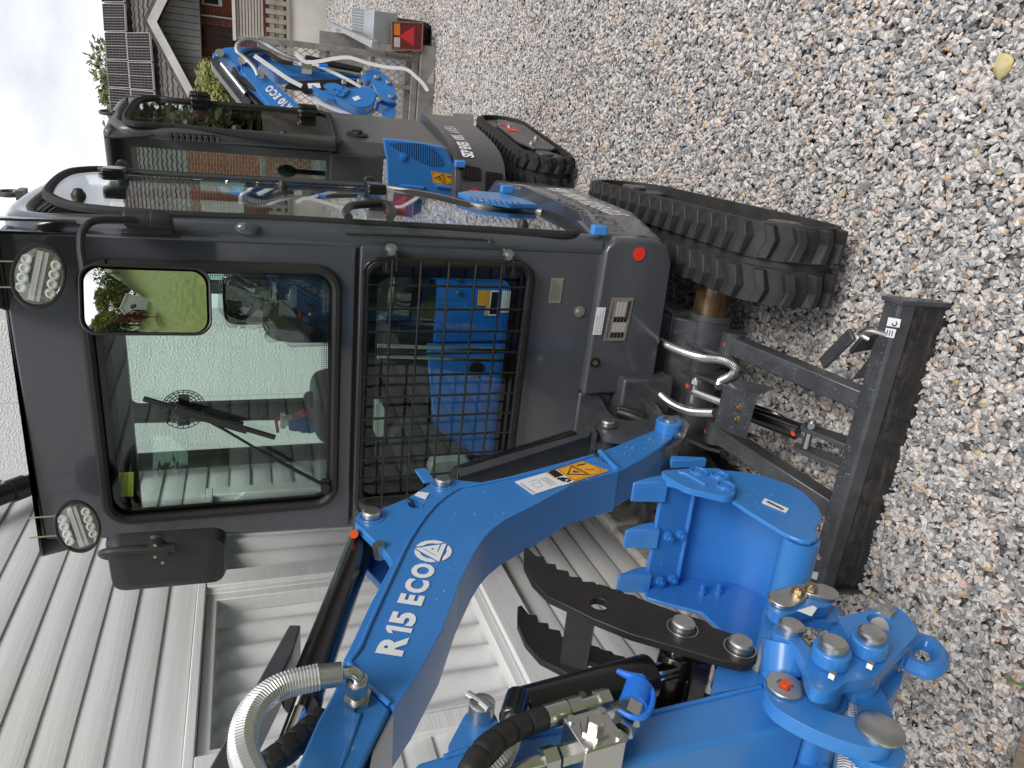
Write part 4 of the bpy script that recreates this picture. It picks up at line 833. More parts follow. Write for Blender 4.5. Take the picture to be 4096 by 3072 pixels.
# joystick, console, fan
c0, c1_ = C.front(1345, 1590, 2.5), C.front(1255, 1600, 2.5)
g = G().tube([c0 - Z * .1, c0, C.front(1300, 1593, 2.5)], .016, 10); js = mk('joystick', g, PLAS, ex); soft('grip', C.front(1250, 1598, 2.5), .030, .028, .032, PLAS, js, e=.7)
soft('armrest_console', C(C.loc(c0).x - .02, 2.6, 1.32), .07, .16, .09, mat('console_black', (.02, .02, .02), .5), ex)
soft('left_console', C(-.30, 2.5, 1.36), .10, .18, .13, mat('console_black', (.02, .02, .02), .5), ex)
fc_ = C.front(735, 1640, 2.62); fn_ = (CAMP - fc_); fn_.z = 0; fn_ = (fn_.normalized() + C.L * .8 - C.B * .2).normalized(); fu = Z.cross(fn_).normalized(); fan = None
g = G()
for k in range(6):
    r = .075 * (k + 1) / 6; d = .035 * math.sqrt(max(0, 1 - ((k + 1) / 6.2) ** 2)); g.tube([fc_ + fu * r * math.cos(t) + Z * r * math.sin(t) + fn_ * d for t in [2 * math.pi * i / 28 for i in range(28)]], .0018, 5, closed=True)
for i in range(24):
    t = 2 * math.pi * i / 24; g.tube([fc_ + (fu * math.cos(t) + Z * math.sin(t)) * .075 * s + fn_ * .035 * math.sqrt(max(0, 1 - (s / 1.03) ** 2)) for s in (.16, .4, .7, .9, 1)], .0016, 5)
fan = mk('cab_fan', g, BLACKP, ex)
mk('fan_motor', G().cyl(fc_ - fn_ * .07, fc_ + fn_ * .0, .033, n=16).cyl(fc_ + fn_ * .02, fc_ + fn_ * .034, .018, n=14), PLAS, fan)
g = G()
for k in range(4): t = k * math.pi / 2; g.cbox(fc_ + (fu * math.cos(t) + Z * math.sin(t)) * .035 - fn_ * .0, (fu * math.cos(t) + Z * math.sin(t)) * .05, (Z * math.cos(t) - fu * math.sin(t)) * .035 + fn_ * .015, fn_ * .002)
mk('fan_blade', g, PLAS, fan)
mk('fan_stand', G().tube([fc_ - fn_ * .05, fc_ - fn_ * .06 - Z * .08, fc_ - fn_ * .02 - Z * .2 - C.L * .06], .010, 8), PLAS, fan)
# fire extinguisher and glove: loose things in the cab
e0, e1 = C.front(1335, 1672, 2.85), C.front(1135, 1668, 2.85)
fe = thing('fire_extinguisher', 'red fire extinguisher standing inside the cab behind the windshield', 'extinguisher', e0 - Z * .1, 0)
ax = (e1 - e0).normalized(); Lx = (e1 - e0).length
mk('bottle', G().lathe(e0 - ax * .1, ax, [(0, .030), (.01, .036), (Lx * .5 + .1, .036), (Lx * .68 + .1, .030), (Lx * .78 + .1, .016), (Lx * .84 + .1, .014)], 20), mat('extinguisher_red', (.42, .02, .015), .3, coat=.4), fe)
mk('valve', G().cyl(e0 + ax * Lx * .84, e0 + ax * Lx * 1.05, .012, n=12).cbox(e0 + ax * Lx * 1.02 - C.L * .015, ax * .02, C.L * .07, C.B * .015), mat('valve_metal', (.6, .58, .5), .3, .9), fe)
mk('gauge', G().cyl(e0 + ax * Lx * .93 - C.B * .012 - C.L * .02, e0 + ax * Lx * .93 - C.B * .02 - C.L * .02, .014, n=16), WHITE, fe)
mk('handle', G().tube([e0 + ax * Lx * 1.05, e0 + ax * Lx * 1.15 - C.L * .02, e0 + ax * Lx * 1.12 - C.L * .07], .007, 8), mat('red_plastic', (.5, .03, .02), .4), fe)
mk('label', G().cyl(e0 + ax * Lx * .34, e0 + ax * Lx * .42, .0366, n=20), mat('label_blue', (.02, .09, .42), .5), fe)
q = C.front(1230, 1700, 2.6); rows = []
for i in range(15):
    t = i / 14; row = []
    for j in range(17):
        p = 2 * math.pi * j / 16; rr = .022 * (.75 + .5 * math.sin(t * 3.0)) * (1 + .25 * noise.noise(V((math.cos(p), math.sin(p), t * 6)))); row.append(q + ax * (.085 * (t - .5) * 1.6) + C.L * rr * math.cos(p) * 1.2 + C.B * rr * .6 * math.sin(p))
    rows.append(row)
gl_ = mk('work_glove', G().sheet(rows), mat('blue_glove', (.03, .13, .38), .7, bump=.6, bscale=120), None); tag(gl_, 'blue rubber work glove lying against the red extinguisher in the cab', 'glove')
# ---------------------------------------------------------------- undercarriage
def track(F, l0, l1, bf_, br_, r, par, name='track', nl=38, lugh=.026, two=True):
    """rubber track: belt loop between l0 (inner) and l1 (outer), wheels centred at bf_ and br_, outer radius r"""
    t = r - lugh; loop = []
    n = 14
    for i in range(n + 1): a = R(-90 - 180 * i / n); loop.append((bf_ + t * math.cos(a), r + t * math.sin(a)))
    for i in range(n + 1): a = R(90 - 180 * i / n); loop.append((br_ + t * math.cos(a), r + t * math.sin(a)))
    pts = [F(0, b, z) for b, z in loop]; pts = resample(pts + [pts[0]], .02)
    inner = []
    cen = F(0, (bf_ + br_) / 2, r)
    rows = []
    m = len(pts)
    def nrm(i):
        d = (pts[(i + 1) % m] - pts[i - 1]).normalized(); q = d.cross(F.L).normalized(); return q if q.dot(pts[i] - F(0, min(max(F.loc(pts[i]).y, bf_), br_), r)) > 0 else -q
    mid = (l0 + l1) / 2; gw = .012
    prof = [(l0, 0), (mid - gw, 0), (mid - gw * .7, -.008), (mid + gw * .7, -.008), (mid + gw, 0), (l1, 0), (l1, -.018), (l0, -.018)]
    for i in range(m + 1):
        k = i % m; q = nrm(k); rows.append([pts[k] + F.L * l + q * h for l, h in prof + prof[:1]])
    belt = mk(name, G().sheet(rows), RUB, par)
    # lugs: chevron blocks in two rows, one mesh shared
    wl_ = (mid - gw) - l0; 
    def lugmesh(s):
        g = G(); w = wl_ - .004; th = .031; a, b_, c = (0, .018), (w * .5, .0), (w, .012)
        pt = [V((0, .018 * s - th * .6, 0)), V((w * .42, -th * .6, 0)), V((w, .020 * s - th * .6, 0))]
        lo_ = pt + [p + V((0, th * 1.2, 0)) for p in reversed(pt)]
        top = [V((p.x * .94 + w * .03, p.y * .72 + .004 * s, lugh)) for p in lo_]; nn_ = len(lo_)
        g.add(lo_ + top, [tuple(range(nn_, 2 * nn_))] + [(i, (i + 1) % nn_, nn_ + (i + 1) % nn_, nn_ + i) for i in range(nn_)])
        me = bpy.data.meshes.new('lug'); me.from_pydata([tuple(v) for v in g.v], [], g.f); bm = bmesh.new(); bm.from_mesh(me); bmesh.ops.recalc_face_normals(bm, faces=bm.faces); bmesh.ops.bevel(bm, geom=[e for e in bm.edges], offset=.0025, segments=1, affect='EDGES'); bm.to_mesh(me); bm.free(); me.materials.append(RUB); return me
    mes = lugmesh(1)
    P = resample(pts + [pts[0]], sum((pts[(i + 1) % m] - pts[i]).length for i in range(m)) / nl)
    for i in range(min(nl, len(P))):
        k = min(range(m), key=lambda j: (pts[j] - P[i]).length); q = nrm(k); d = (pts[(k + 1) % m] - pts[k - 1]).normalized()
        if q.z < -.75: continue           # pressed into the gravel
        for sd, lx, ly in ((0, F.L, d), (1, -F.L, d)):
            o = P[i] + F.L * ((l0 + .002) if sd == 0 else (l1 - .002)) + q * -.001
            inst('lug', mes, basis(o, lx, ly, q), belt)
    # roller frame, sprocket and idler inside the belt
    g = G(); cb(g, F, l0 + .05, l1 - .04, bf_, br_, r - .07, r + .05); rf_ = mk('roller_frame', g, GREYC, par, bevel=.01)
    for bc_ in (bf_, br_): g = G().cyl(F(l0 + .03, bc_, r), F(l1 - .02, bc_, r), r - .06, n=28); g.cyl(F(l1 - .021, bc_, r), F(l1 - .005, bc_, r), .05, n=20); mk('wheel', g, GREYC, par, bevel=.006)
    return belt
track(U, .346, .576, 1.80, 2.74, .185, ex); track(U, -.576, -.346, 1.80, 2.74, .185, ex)
uz = .215
g = G().cyl(U(.16, 2.03, uz), U(.40, 2.03, uz), .060, n=28); g.cyl(U(-.40, 2.03, uz), U(-.30, 2.03, uz), .060, n=28); mk('axle_tube', g, RUSTPIPE, ex)
g = G().cyl(U(-.30, 2.03, uz), U(.225, 2.03, uz), .070, n=28); g.ring(U(.205, 2.03, uz), U(.226, 2.03, uz), .073, .06); g.cyl(U(.02, 2.03, uz), U(.035, 2.03, uz), .074, n=28); mk('axle_sleeve', g, GREYC, ex, bevel=.002)
mk('chassis_frame', G().prism([U(.22, 2.06, .26), U(.24, 2.2, .30), U(.24, 2.75, .30), U(-.30, 2.75, .30), U(-.30, 2.2, .30), U(-.28, 2.06, .26)], Z * .08), GREYC, ex, bevel=.01)
mk('chassis_slope', G().prism([U(.20, 1.99, .265), U(.205, 2.10, .375), U(-.27, 2.10, .375), U(-.27, 1.99, .265)], -C.B * -.03), GREYC, ex, bevel=.006)
g = G().cyl(C(-.06, 2.42, .34), C(-.06, 2.42, .43), .26, n=40); g.cyl(C(-.06, 2.42, .375), C(-.06, 2.42, .41), .28, n=40); mk('slew_ring', g, GREYC, ex, bevel=.004)
# pivot plates and blade arms
for l in (.02, .115, -.30, -.21):
    pts = [(2.02, uz + .085), (1.95, uz + .07), (1.86, uz + .035), (1.83, uz - .0), (1.86, uz - .035), (1.95, uz - .06), (2.02, uz - .08)]
    mk('pivot_plate', G().prism([U(l, b, z) for b, z in pts], U.L * .014), GREYC, ex, bevel=.003)
def bar(name, a, b, w_, h_, m, par, bev=.005):
    d = (b - a); s = d.cross(Z).normalized(); t = s.cross(d).normalized(); return mk(name, G().cbox((a + b) / 2, d, s * w_, t * h_), m, par, bevel=bev)
bl = -.437; br = .437
armR0, armR1 = gz(2925, 1375, .245), gz(3490, 1612, .085); armL0, armL1 = gz(2862, 1722, .245), gz(3345, 2035, .085)
bar('blade_arm', armR0, armR1, .058, .055, GREYC, ex); bar('blade_arm', armL0, armL1, .058, .055, GREYC, ex)
for q in (armR0, armL0): g = G().cyl(q - U.L * .04, q + U.L * .04, .034, n=20); mk('arm_boss', g, GREYC, ex)
# blade
prof = [(1.325, -.02), (1.346, .025), (1.354, .055), (1.353, .085), (1.345, .104), (1.345, .108), (1.348, .146), (1.354, .153), (1.398, .153), (1.404, .146), (1.404, .108), (1.375, .104), (1.370, .055), (1.355, .02), (1.335, -.02)]
BLADEF = mat('blade_face_paint', (.020, .020, .021), .30, col2=(.060, .052, .045), vscale=16, stretch=(.7, 5, 5), coat=.3, vlo=.5, vhi=.72)
bd = mk('dozer_blade', G().prism([U(bl, b, z) for b, z in prof[4:11 + 1]], U.L * (br - bl)), GREYC, ex, bevel=.006)
mk('moldboard', G().prism([U(bl, b, z) for b, z in prof[:5] + prof[11:]], U.L * (br - bl)), BLADEF, bd, sharp=50)
for l in (bl - .008, br - .004): mk('blade_cheek', G().prism([U(l, b, z) for b, z in ((1.328, 0), (1.343, .10), (1.343, .157), (1.41, .157), (1.39, .08), (1.36, 0))], U.L * .012), GREYC, bd, bevel=.002)
# gusset, step and rod on the right, clevis for the cylinder
mk('gusset', G().prism([gz(3405, 1518, .11), gz(3505, 1395, .12), gz(3540, 1330, .145), gz(3530, 1500, .14)], -Z * .012), GREYC, ex, bevel=.002)
a, b = gz(3290, 1455, .17), gz(3410, 1335, .20); bar('step_bar', a, b, .035, .012, GREYC, ex, .003)
a2, b2 = gz(3440, 1400, .14), gz(3500, 1330, .17); bar('step_web', a2, b2, .012, .06, GREYC, ex, .002)
mk('rod', G().tube(cr_path([gz(3475, 1358, .23), gz(3440, 1335, .245), gz(3480, 1322, .245), gz(3545, 1340, .22)], 5), .006, 8), ZINCB, ex)
mk('rod', G().tube(cr_path([gz(3278, 2235, .235), gz(3255, 2200, .25), gz(3245, 2180, .25), gz(3240, 2150, .22)], 5), .006, 8), ZINCB, ex)
sf = lambda x, y: gz(x, y, .1545)
s_, P, n = sticker('lift_label', ((3555, 1269), (3605, 1277), (3598, 1311), (3547, 1303)), sf, WHITE); g = G(); c = P[0].lerp(P[2], .6); g.tube([c + (P[1] - P[0]) * (.18 * math.cos(t)) + (P[3] - P[0]) * (.25 * math.sin(t)) + n * .002 for t in [R(a) for a in range(-60, 200, 20)]], .0016, 5); mk('hook_mark', g, INK, s_)
s_, P, n = sticker('tie_label', ((3545, 1311), (3586, 1318), (3576, 1353), (3537, 1346)), sf, WHITE); g = G()
for k in (.25, .5, .75): A, B_ = P[0].lerp(P[1], k).lerp(P[3].lerp(P[2], k), .2) + n * .002, P[0].lerp(P[1], k).lerp(P[3].lerp(P[2], k), .8) + n * .002; g.tube([A, B_], .0013, 5)
mk('tie_mark', g, INK, s_)
sticker('tie_label', ((3255, 2285), (3275, 2290), (3268, 2320), (3245, 2312)), sf, WHITE)
for dl_ in (-.055, .012):
    q = U.loc(gz(3290, 1800, .2)); mk('cylinder_lug', G().prism([U(q.x + dl_, 1.40, .07), U(q.x + dl_, 1.40, .15), U(q.x + dl_, 1.53, .195), U(q.x + dl_, 1.56, .175), U(q.x + dl_, 1.545, .145)], U.L * .014), GREYC, ex, bevel=.002)
ca, cb_ = gz(2775, 1565, .34), gz(3235, 1742, .175); d = (cb_ - ca).normalized()
cyl_ = mk('blade_cylinder', G().cyl(ca + d * .11, cb_ - d * .03, .026, n=22), BLACKP, ex, bevel=.003)
mk('rod', G().cyl(ca, ca + d * .12, .014, n=16), CHROME, cyl_)
mk('oil_pipe', G().tube(cr_path([ca + d * .17 + U.L * .03 + Z * .02, cb_ - d * .14 + U.L * .034 + Z * .02, cb_ - d * .09 + U.L * .03 + Z * .01, cb_ - d * .08 + U.L * .018], 5), .006, 8), BLACKP, cyl_)
for q in (ca, cb_): g = G(); g.cyl(q - U.L * .04, q + U.L * .03, .011, n=16); hexnut(g, q + U.L * .028, U.L, .018, .015); g.cyl(q + U.L * .043, q + U.L * .05, .010, n=14); mk('pin', g, ZINC, cyl_)
for q in (ca - d * .01 + U.L * .02 + Z * .02, cb_ - d * .03 - U.L * .0 + Z * .025, gz(2897, 1373, .27), gz(2822, 1720, .27)): g = G().cyl(q, q + (Z * .5 - U.B).normalized() * .016, .0055, n=10); mk('grease_cap', g, CAPRED, ex)
zg = .375; gp = [gz(x, y, zg) for x, y in ((2892, 1548), (3026, 1585), (2982, 1751), (2856, 1700))]
gd = mk('cylinder_guard', G().prism(gp, -Z * .004), GREYC, ex, bevel=.001); mk('guard_flange', G().prism([gp[0], gp[1], gp[1] - Z * .055 + U.L * .02, gp[0] - Z * .055 + U.L * .02], U.L * .004), GREYC, gd, bevel=.001); mk('guard_flange', G().prism([gp[2], gp[3], gp[3] - Z * .05, gp[2] - Z * .05], -U.L * .004), GREYC, gd)
g = G()
for (x, y) in ((2957, 1629), (2948, 1676)): bolt(g, gz(x, y, zg), Z, .010, .012)
mk('guard_bolt', g, GOLD, gd)
def coil(name, path, r, m, par, pitch=.0052, depth=.10): 
    P = resample(cr_path(path, 10), pitch / 3); return mk(name, G().tube(P, r, 10, rf=lambda i: r * (1.0, 1.0, 1 - depth)[i % 3]), m, par, sharp=15)
coil('hose', [gz(x, y, z) for x, y, z in ((2632, 1360, .36), (2700, 1395, .40), (2800, 1428, .41), (2890, 1440, .38), (2940, 1470, .35), (2925, 1500, .34), (2880, 1525, .34), (2878, 1550, .35))], .0135, ZINC, ex)
coil('hose', [gz(x, y, z) for x, y, z in ((2615, 1548, .40), (2680, 1610, .40), (2760, 1645, .38), (2860, 1652, .36))], .0135, ZINC, ex)
# ---------------------------------------------------------------- swing bracket
S = lambda x, y, l: FB.side(x, y, l)
z5 = lambda q: (2250 + q[0] / 3.687, 1540 + q[1] / 3.687)
bp = [z5(q) for q in ((490, 390), (610, 375), (720, 440), (810, 515), (1000, 525), (1290, 500), (1480, 468), (1700, 440), (1770, 475), (1885, 590), (1800, 770), (1690, 905), (1540, 930), (1300, 860), (1130, 770), (720, 730), (560, 690), (488, 600))]
sbp = roundpoly([S(x, y, -.014) for x, y in bp], .012, 3)
sb2 = mk('swing_bracket', G().prism(sbp, -FB.L * .028), GREYC, ex, bevel=.004)
mk('bracket_plate', G().prism([p - FB.L * .075 for p in sbp], -FB.L * .028), GREYC, sb2, bevel=.004)
q1, q2 = FB.loc(S(*z5((600, 500)), .03)), FB.loc(S(*z5((1500, 600)), .03))
web = [S(*z5(q), -.055) for q in ((400, 110), (1180, 0), (1340, 160), (1500, 470), (1300, 530), (800, 545), (520, 560), (380, 620))]
hole_c = S(*z5((1000, 385)), -.055); hx_, hy_ = S(*z5((1200, 440)), -.055) - hole_c, S(*z5((1030, 300)), -.055) - hole_c
mk('swing_post', G().prism(web, -FB.L * .02, [[hole_c + hx_ * math.cos(t) + hy_ * math.sin(t) for t in [2 * math.pi * i / 18 for i in range(18)]]]), GREYC, sb2, bevel=.004)
mk('bracket_rib', G().prism(roundpoly([S(*z5(q), -.016) for q in ((410, 140), (450, 100), (500, 115), (600, 240), (660, 370), (800, 520), (720, 530), (600, 400), (520, 380), (480, 600), (520, 740), (330, 690), (360, 500))], .006, 2), -FB.L * .05), GREYC, sb2, bevel=.003)
mk('bracket_rib', G().prism([S(*z5(q), -.02) for q in ((1165, 40), (1215, 5), (1330, 190), (1500, 440), (1440, 470), (1250, 280))], -FB.L * .05), GREYC, sb2, bevel=.003)
mk('rear_casting', G().prism([FB(-.19, q1.y + .24, .36), FB(.06, q1.y + .24, .36), FB(.06, q1.y + .24, .55), FB(-.19, q1.y + .24, .55)], FB.B * .1), GREYC, sb2, bevel=.01)
c = S(*z5((665, 590)), -.012); g = G().cyl(c, c + FB.L * .004, .030, n=24); mk('boss_ring', g, GREYC, sb2); g = G().lathe(c, FB.L, [(0, .021), (.012, .021), (.016, .018)], 22); mk('pin', g, ZINC, sb2)
g = G().cyl(c - FB.L * .03, c - FB.L * .09, .038, n=22); mk('pin_boss', g, GREYC, sb2)
for k in range(2): mk('hose', G().tube(cr_path([S(*z5((820 + 10 * k, 360 + 40 * k)), -.04), S(*z5((1000, 400 + 50 * k)), -.04), S(*z5((1180, 470 + 60 * k)), -.05)], 6), .014, 10), PLAS, ex)
# ---------------------------------------------------------------- boom
W = .114
zA = lambda q: (1000 + q[0] / 1.659, 1600 + q[1] / 1.659); zB = lambda q: (1000 + q[0] / 1.8433, 2300 + q[1] / 1.8433); z3 = lambda q: (1900 + q[0] / 1.58, 1600 + q[1] / 1.58)
groove = [z3((748, 350)), (2200, 1880), z3((0, 540)), zA((1390, 585)), zA((1300, 640)), zA((1225, 705)), zA((1160, 780)), zA((1105, 860)), zA((1055, 940)), zA((1010, 1030)), zA((930, 1200)), zA((800, 1480)), zA((725, 1659)), zB((730, 640))]
lower = [zB((1062, 985)), zB((1210, 780)), zB((1420, 400)), zB((1560, 10)), zA((1330, 1330)), zA((1435, 1120)), zA((1490, 1010)), zA((1545, 925)), zA((1610, 855)), zA((1700, 790)), zA((1900, 690)), (2300, 1930), (2476, 1886)]
neckw = [(2508, 1866)]
main = groove + [zB((820, 755)), zB((1045, 965))] + lower
boom = mk('boom', G().prism([S(x, y, 0) for x, y in main], -FB.L * W), BLUE, ex, bevel=.004)
neck = [(2400, 1806), (2460, 1784), (2560, 1742), (2632, 1714), (2660, 1725), (2694, 1738), (2690, 1752), (2640, 1790), (2586, 1826), (2520, 1862), (2476, 1885)]
mk('boom_neck', G().prism([S(x, y, -.003) for x, y in neck], -FB.L * (W - .006)), BLUE, boom, bevel=.004)
c = S(2675, 1700, .012); g = G().lathe(c - FB.L * (W + .03), FB.L, [(0, .036), (.004, .039), (W + .042, .039), (W + .046, .036)], 28); mk('foot_boss', g, BLUE, boom)
g = G().lathe(c + FB.L * .016, FB.L, [(0, .020), (.004, .020), (.006, .017)], 22); g.cyl(c - FB.L * (W + .09), c - FB.L * W, .021, n=20); mk('foot_pin', g, ZINC, boom)
q = c - FB.B * .039 - Z * .012 + FB.L * -.012; g = G(); hexnut(g, q, -FB.B, .009, .01); g.cyl(q - FB.B * .01, q - FB.B * .02, .005, n=10); mk('foot_bolt', g, ZINC, boom)
# weld seams
def weld(path, r=.0042, par=boom, m=BLUE):
    P = resample(path, .006); return mk('weld_seam', G().tube(P, r, 6, rf=lambda i: r * (1 + .22 * noise.noise(V((i * .9, r * 900, 0))))), m, par, sharp=60)
weld([S(x, y, .001) for x, y in groove[:]]); weld([S(x, y, .001) for x, y in ((2400, 1806), (2440, 1850), (2476, 1885))], .008)
weld([S(x, y, .0015) for x, y in (zB((730, 650)), zB((820, 760)), zB((1050, 970)))], .005)
# ear plates carrying the two cylinder pins
ear = [(2368, 1816), (2200, 1862), zA((1560, 548)), zA((1400, 533)), zA((1300, 515)), zA((1232, 526)), zA((1188, 562)), zA((1040, 652)), zA((870, 722)), zA((745, 742)), zA((702, 775)), zA((698, 815)), zA((738, 852)), zA((820, 930)), zA((900, 1010)), zA((945, 1080)), zA((800, 1350)), zA((655, 1659)), zB((680, 640))]
earp = [S(x, y, -.006) for x, y in ear] + [S(x, y, -.006) for x, y in reversed(groove)]
for k, off in enumerate((0, -(W - .032))):
    mk('boom_ear', G().prism([p + FB.L * off for p in earp], -FB.L * .020, [[S(*zA((1100, 690)), -.006) + FB.L * off + (FB.B * math.cos(t) + Z * math.sin(t)) * .017 for t in [2 * math.pi * i / 16 for i in range(16)]]] if k == 0 else ()), BLUE, boom, bevel=.003)
for q in (zA((1280, 556)), zA((805, 775))):
    c = S(*q, -.006); g = G().ring(c, c + FB.L * .0015, .029, .022); mk('pin_ring', g, BLUE, boom); g = G().lathe(c - FB.L * W, FB.L, [(0, .020), (W + .012, .020), (W + .0155, .0165)], 24); mk('boom_pin', g, ZINC, boom)
# tab and tie
a, b = S(*zA((1130, 460)), -.02), S(*zA((1190, 545)), -.02); g = G(); d = b - a; g.cbox((a + b) / 2, d, d.cross(FB.L).normalized() * .03 + FB.L * .0, FB.L * .006); mk('boom_tab', g, BLUE, boom, bevel=.002)
mk('cable_tie', G().tube(cr_path([S(*zA(q), .004) for q in ((1000, 652), (1040, 650), (1075, 670), (1085, 700))], 6), .003, 6), BLACKM, boom)
lf = lambda x, y: S(x, y, .0015)
sticker('lift_label', [zA(q) for q in ((1092, 632), (1118, 610), (1190, 620), (1165, 660))], lambda x, y: S(x, y, -.005), WHITE, boom)
# end section of the boom beyond the fold weld
endp = [zB((690, 690)), zB((610, 870)), zB((500, 1060)), zB((340, 1423)), zB((200, 1700)), (1350, 3250), (1480, 3150), zB((820, 1423)), zB((930, 1200)), zB((1040, 985)), zB((815, 765))]
mk('boom_end', G().prism([S(x, y, -.004) for x, y in endp], -FB.L * (W - .008)), BLUE, boom, bevel=.005)
mk('end_fold', G().prism([S(x, y, .0) for x, y in (zB((760, 1000)), zB((830, 1010)), zB((720, 1320)), zB((640, 1480)))], -FB.L * .006), BLUE, boom, bevel=.003)
mk('end_web', G().prism([S(*zB((1062, 985)), -.012), S(*zB((1045, 1423)), -.012), S(*zB((1000, 1600)), -.012), S(*zB((830, 1700)), -.012), S(*zB((905, 1300)), -.012)], -FB.L * (W - .03)), mat('boom_reflection_grey', (.30, .30, .33), .35), boom)  # grey colour stands in for the pale siding mirrored in the blue underside
# lettering and emblem
ta, tb = S(*zB((1120, 605)), .0012), S(1748, 2262, .0012)
tdir = (tb - ta).normalized(); tt = S(*zB((925, 565)), .0012) - ta; tup = (tt - tdir * tt.dot(tdir)).normalized()
big_letters('R15 ECO', ta, tb - ta, tup, tt.dot(tup), WHITE, boom)
zL = lambda q: lf(1550 + q[0] / 7.373, 2100 + q[1] / 7.373)
for poly in ([(840, 640), (900, 575), (990, 520), (1120, 475), (1280, 457), (1440, 462), (1570, 487), (1672, 525), (1475, 556), (1330, 540), (1200, 553), (1110, 588), (1040, 622)],
             [(800, 722), (795, 780), (810, 860), (880, 950), (990, 1025), (1130, 1075), (1280, 1098), (1437, 1088), (1285, 1000), (1190, 985), (1080, 945), (1000, 890), (945, 805)],
             [(1785, 598), (1850, 660), (1895, 745), (1890, 830), (1850, 915), (1770, 985), (1690, 1030), (1600, 1062), (1650, 925), (1710, 865), (1750, 790), (1740, 720)]):
    mk('emblem', G().prism([zL(q) for q in poly], FB.L * .0006), WHITE, boom)
mk('emblem', G().prism([zL(q) for q in ((825, 690), (975, 662), (1440, 925), (1455, 905), (1010, 658), (1555, 580), (1462, 800), (1488, 812), (1595, 575), (1745, 552), (1520, 1085))], FB.L * .0006, [[zL(q) for q in ((1262, 700), (1372, 686), (1345, 745))]]), WHITE, boom)
# stickers on the boom
z6 = lambda q: (2060 + q[0] / 5.267, 1870 + q[1] / 5.267)
s_, P, n = sticker('greasing_label', [z6(q) for q in ((0, 305), (625, 120), (1000, 375), (385, 575))], lf, WHITE, boom)
text('GREASING POINTS', P[3].lerp(P[0], .03).lerp(P[2].lerp(P[1], .03), .10) + n * .0008, P[0] - P[3], -(P[1] - P[0]), (P[1] - P[0]).length * .07, INK, s_, 'print', w=(P[0] - P[3]).length * .75)
g = G()
def strokes(g, P, n, segs, r=.0006):
    for sgm in segs: g.tube([P[0].lerp(P[1], u).lerp(P[3].lerp(P[2], u), v) + n * .0016 for u, v in sgm], r, 4)
strokes(g, P, n, [[(.25, .5), (.4, .42), (.55, .55), (.5, .7), (.3, .72), (.25, .5)], [(.45, .3), (.55, .25), (.6, .4), (.5, .48)], [(.3, .25), (.4, .3), (.45, .2)]] + [[(.68 + .05 * i, .25), (.68 + .05 * i, .85)] for i in range(5)]); mk('print', g, INKG, s_)
s_, P, n = sticker('crush_label', [z6(q) for q in ((640, 115), (855, 52), (1250, 300), (1015, 385))], lf, WHITE, boom)
mk('print_block', G().add([P[0].lerp(P[3], .02).lerp(P[1].lerp(P[2], .02), .18) + n * .0015, P[0].lerp(P[1], .95) + n * .0015, P[0].lerp(P[3], .48).lerp(P[1].lerp(P[2], .48), .95) + n * .0015, P[0].lerp(P[3], .48).lerp(P[1].lerp(P[2], .48), .18) + n * .0015], [(0, 1, 2, 3)]), INK, s_)
mk('print_band', G().add([P[0] + n * .0014, P[0].lerp(P[1], .16) + n * .0014, P[0].lerp(P[3], .5).lerp(P[1].lerp(P[2], .5), .16) + n * .0014, P[0].lerp(P[3], .5) + n * .0014], [(0, 1, 2, 3)]), ORANGE, s_)
g = G(); strokes(g, P, n, [[(.15, .6), (.6, .62)], [(.25, .75), (.8, .7)], [(.6, .62), (.9, .8)], [(.3, .55), (.4, .85)], [(.5, .9), (.85, .88)]], .0032); mk('pictogram', g, INK, s_)
s_, P, n = sticker('keep_clear_sticker', [z6(q) for q in ((860, 48), (1420, -130), (1965, 80), (1250, 300))], lf, ORANGE, boom)
g = G(); strokes(g, P, n, [[(.03, .06), (.97, .05), (.97, .94), (.03, .94), (.03, .06)], [(.55, .06), (.53, .94)]], .0005); strokes(g, P, n, [[(.08, .50), (.48, .12), (.48, .88), (.08, .50)]], .0018); strokes(g, P, n, [[(.78, .62), (.92, .62), (.92, .85), (.78, .85), (.78, .62)]], .0005); strokes(g, P, n, [[(.64, .5), (.74, .7)]], .0012); strokes(g, P, n, [[(.65, .18), (.88, .22)], [(.62, .18), (.63, .2)], [(.28, .45), (.36, .55)], [(.34, .4), (.4, .6)]], .0026); mk('pictogram', g, INK, s_)
g = G()
for q in ((1055, 1290), (1210, 1060)): pass
# fitting and zinc hose on the boom
zC = lambda q, l: S(1000 + q[0] / 3.16, 2550 + q[1] / 3.16, l)
n0, n1 = zC((1360, 790), .0), zC((1350, 560), .045); d = (n1 - n0).normalized()
g = G(); hexnut(g, n0, d, .020, .012); g.cyl(n0, n0 + d * .035, .012, n=14); hexnut(g, n0 + d * .024, d, .0165, .028); hf = mk('hose_fitting', g, ZINCB, boom)
mk('elbow', G().tube(cr_path([n0 + d * .045, zC((1375, 500), .055), zC((1300, 440), .062), zC((1180, 445), .062)], 6), .0088, 12), ZINCB, hf)
mk('ferrule', G().cyl(zC((1160, 460), .062), zC((860, 500), .062), .0165, n=18), ZINC, hf)
coil('hose', [zC(q, .062) for q in ((865, 500), (480, 590), (250, 700), (60, 880), (-60, 1120), (-90, 1400), (0, 1700), (150, 1950))], .0185, mat('hose_zinc_coil', (.72, .72, .71), .42, .85), boom, pitch=.0045, depth=.09)
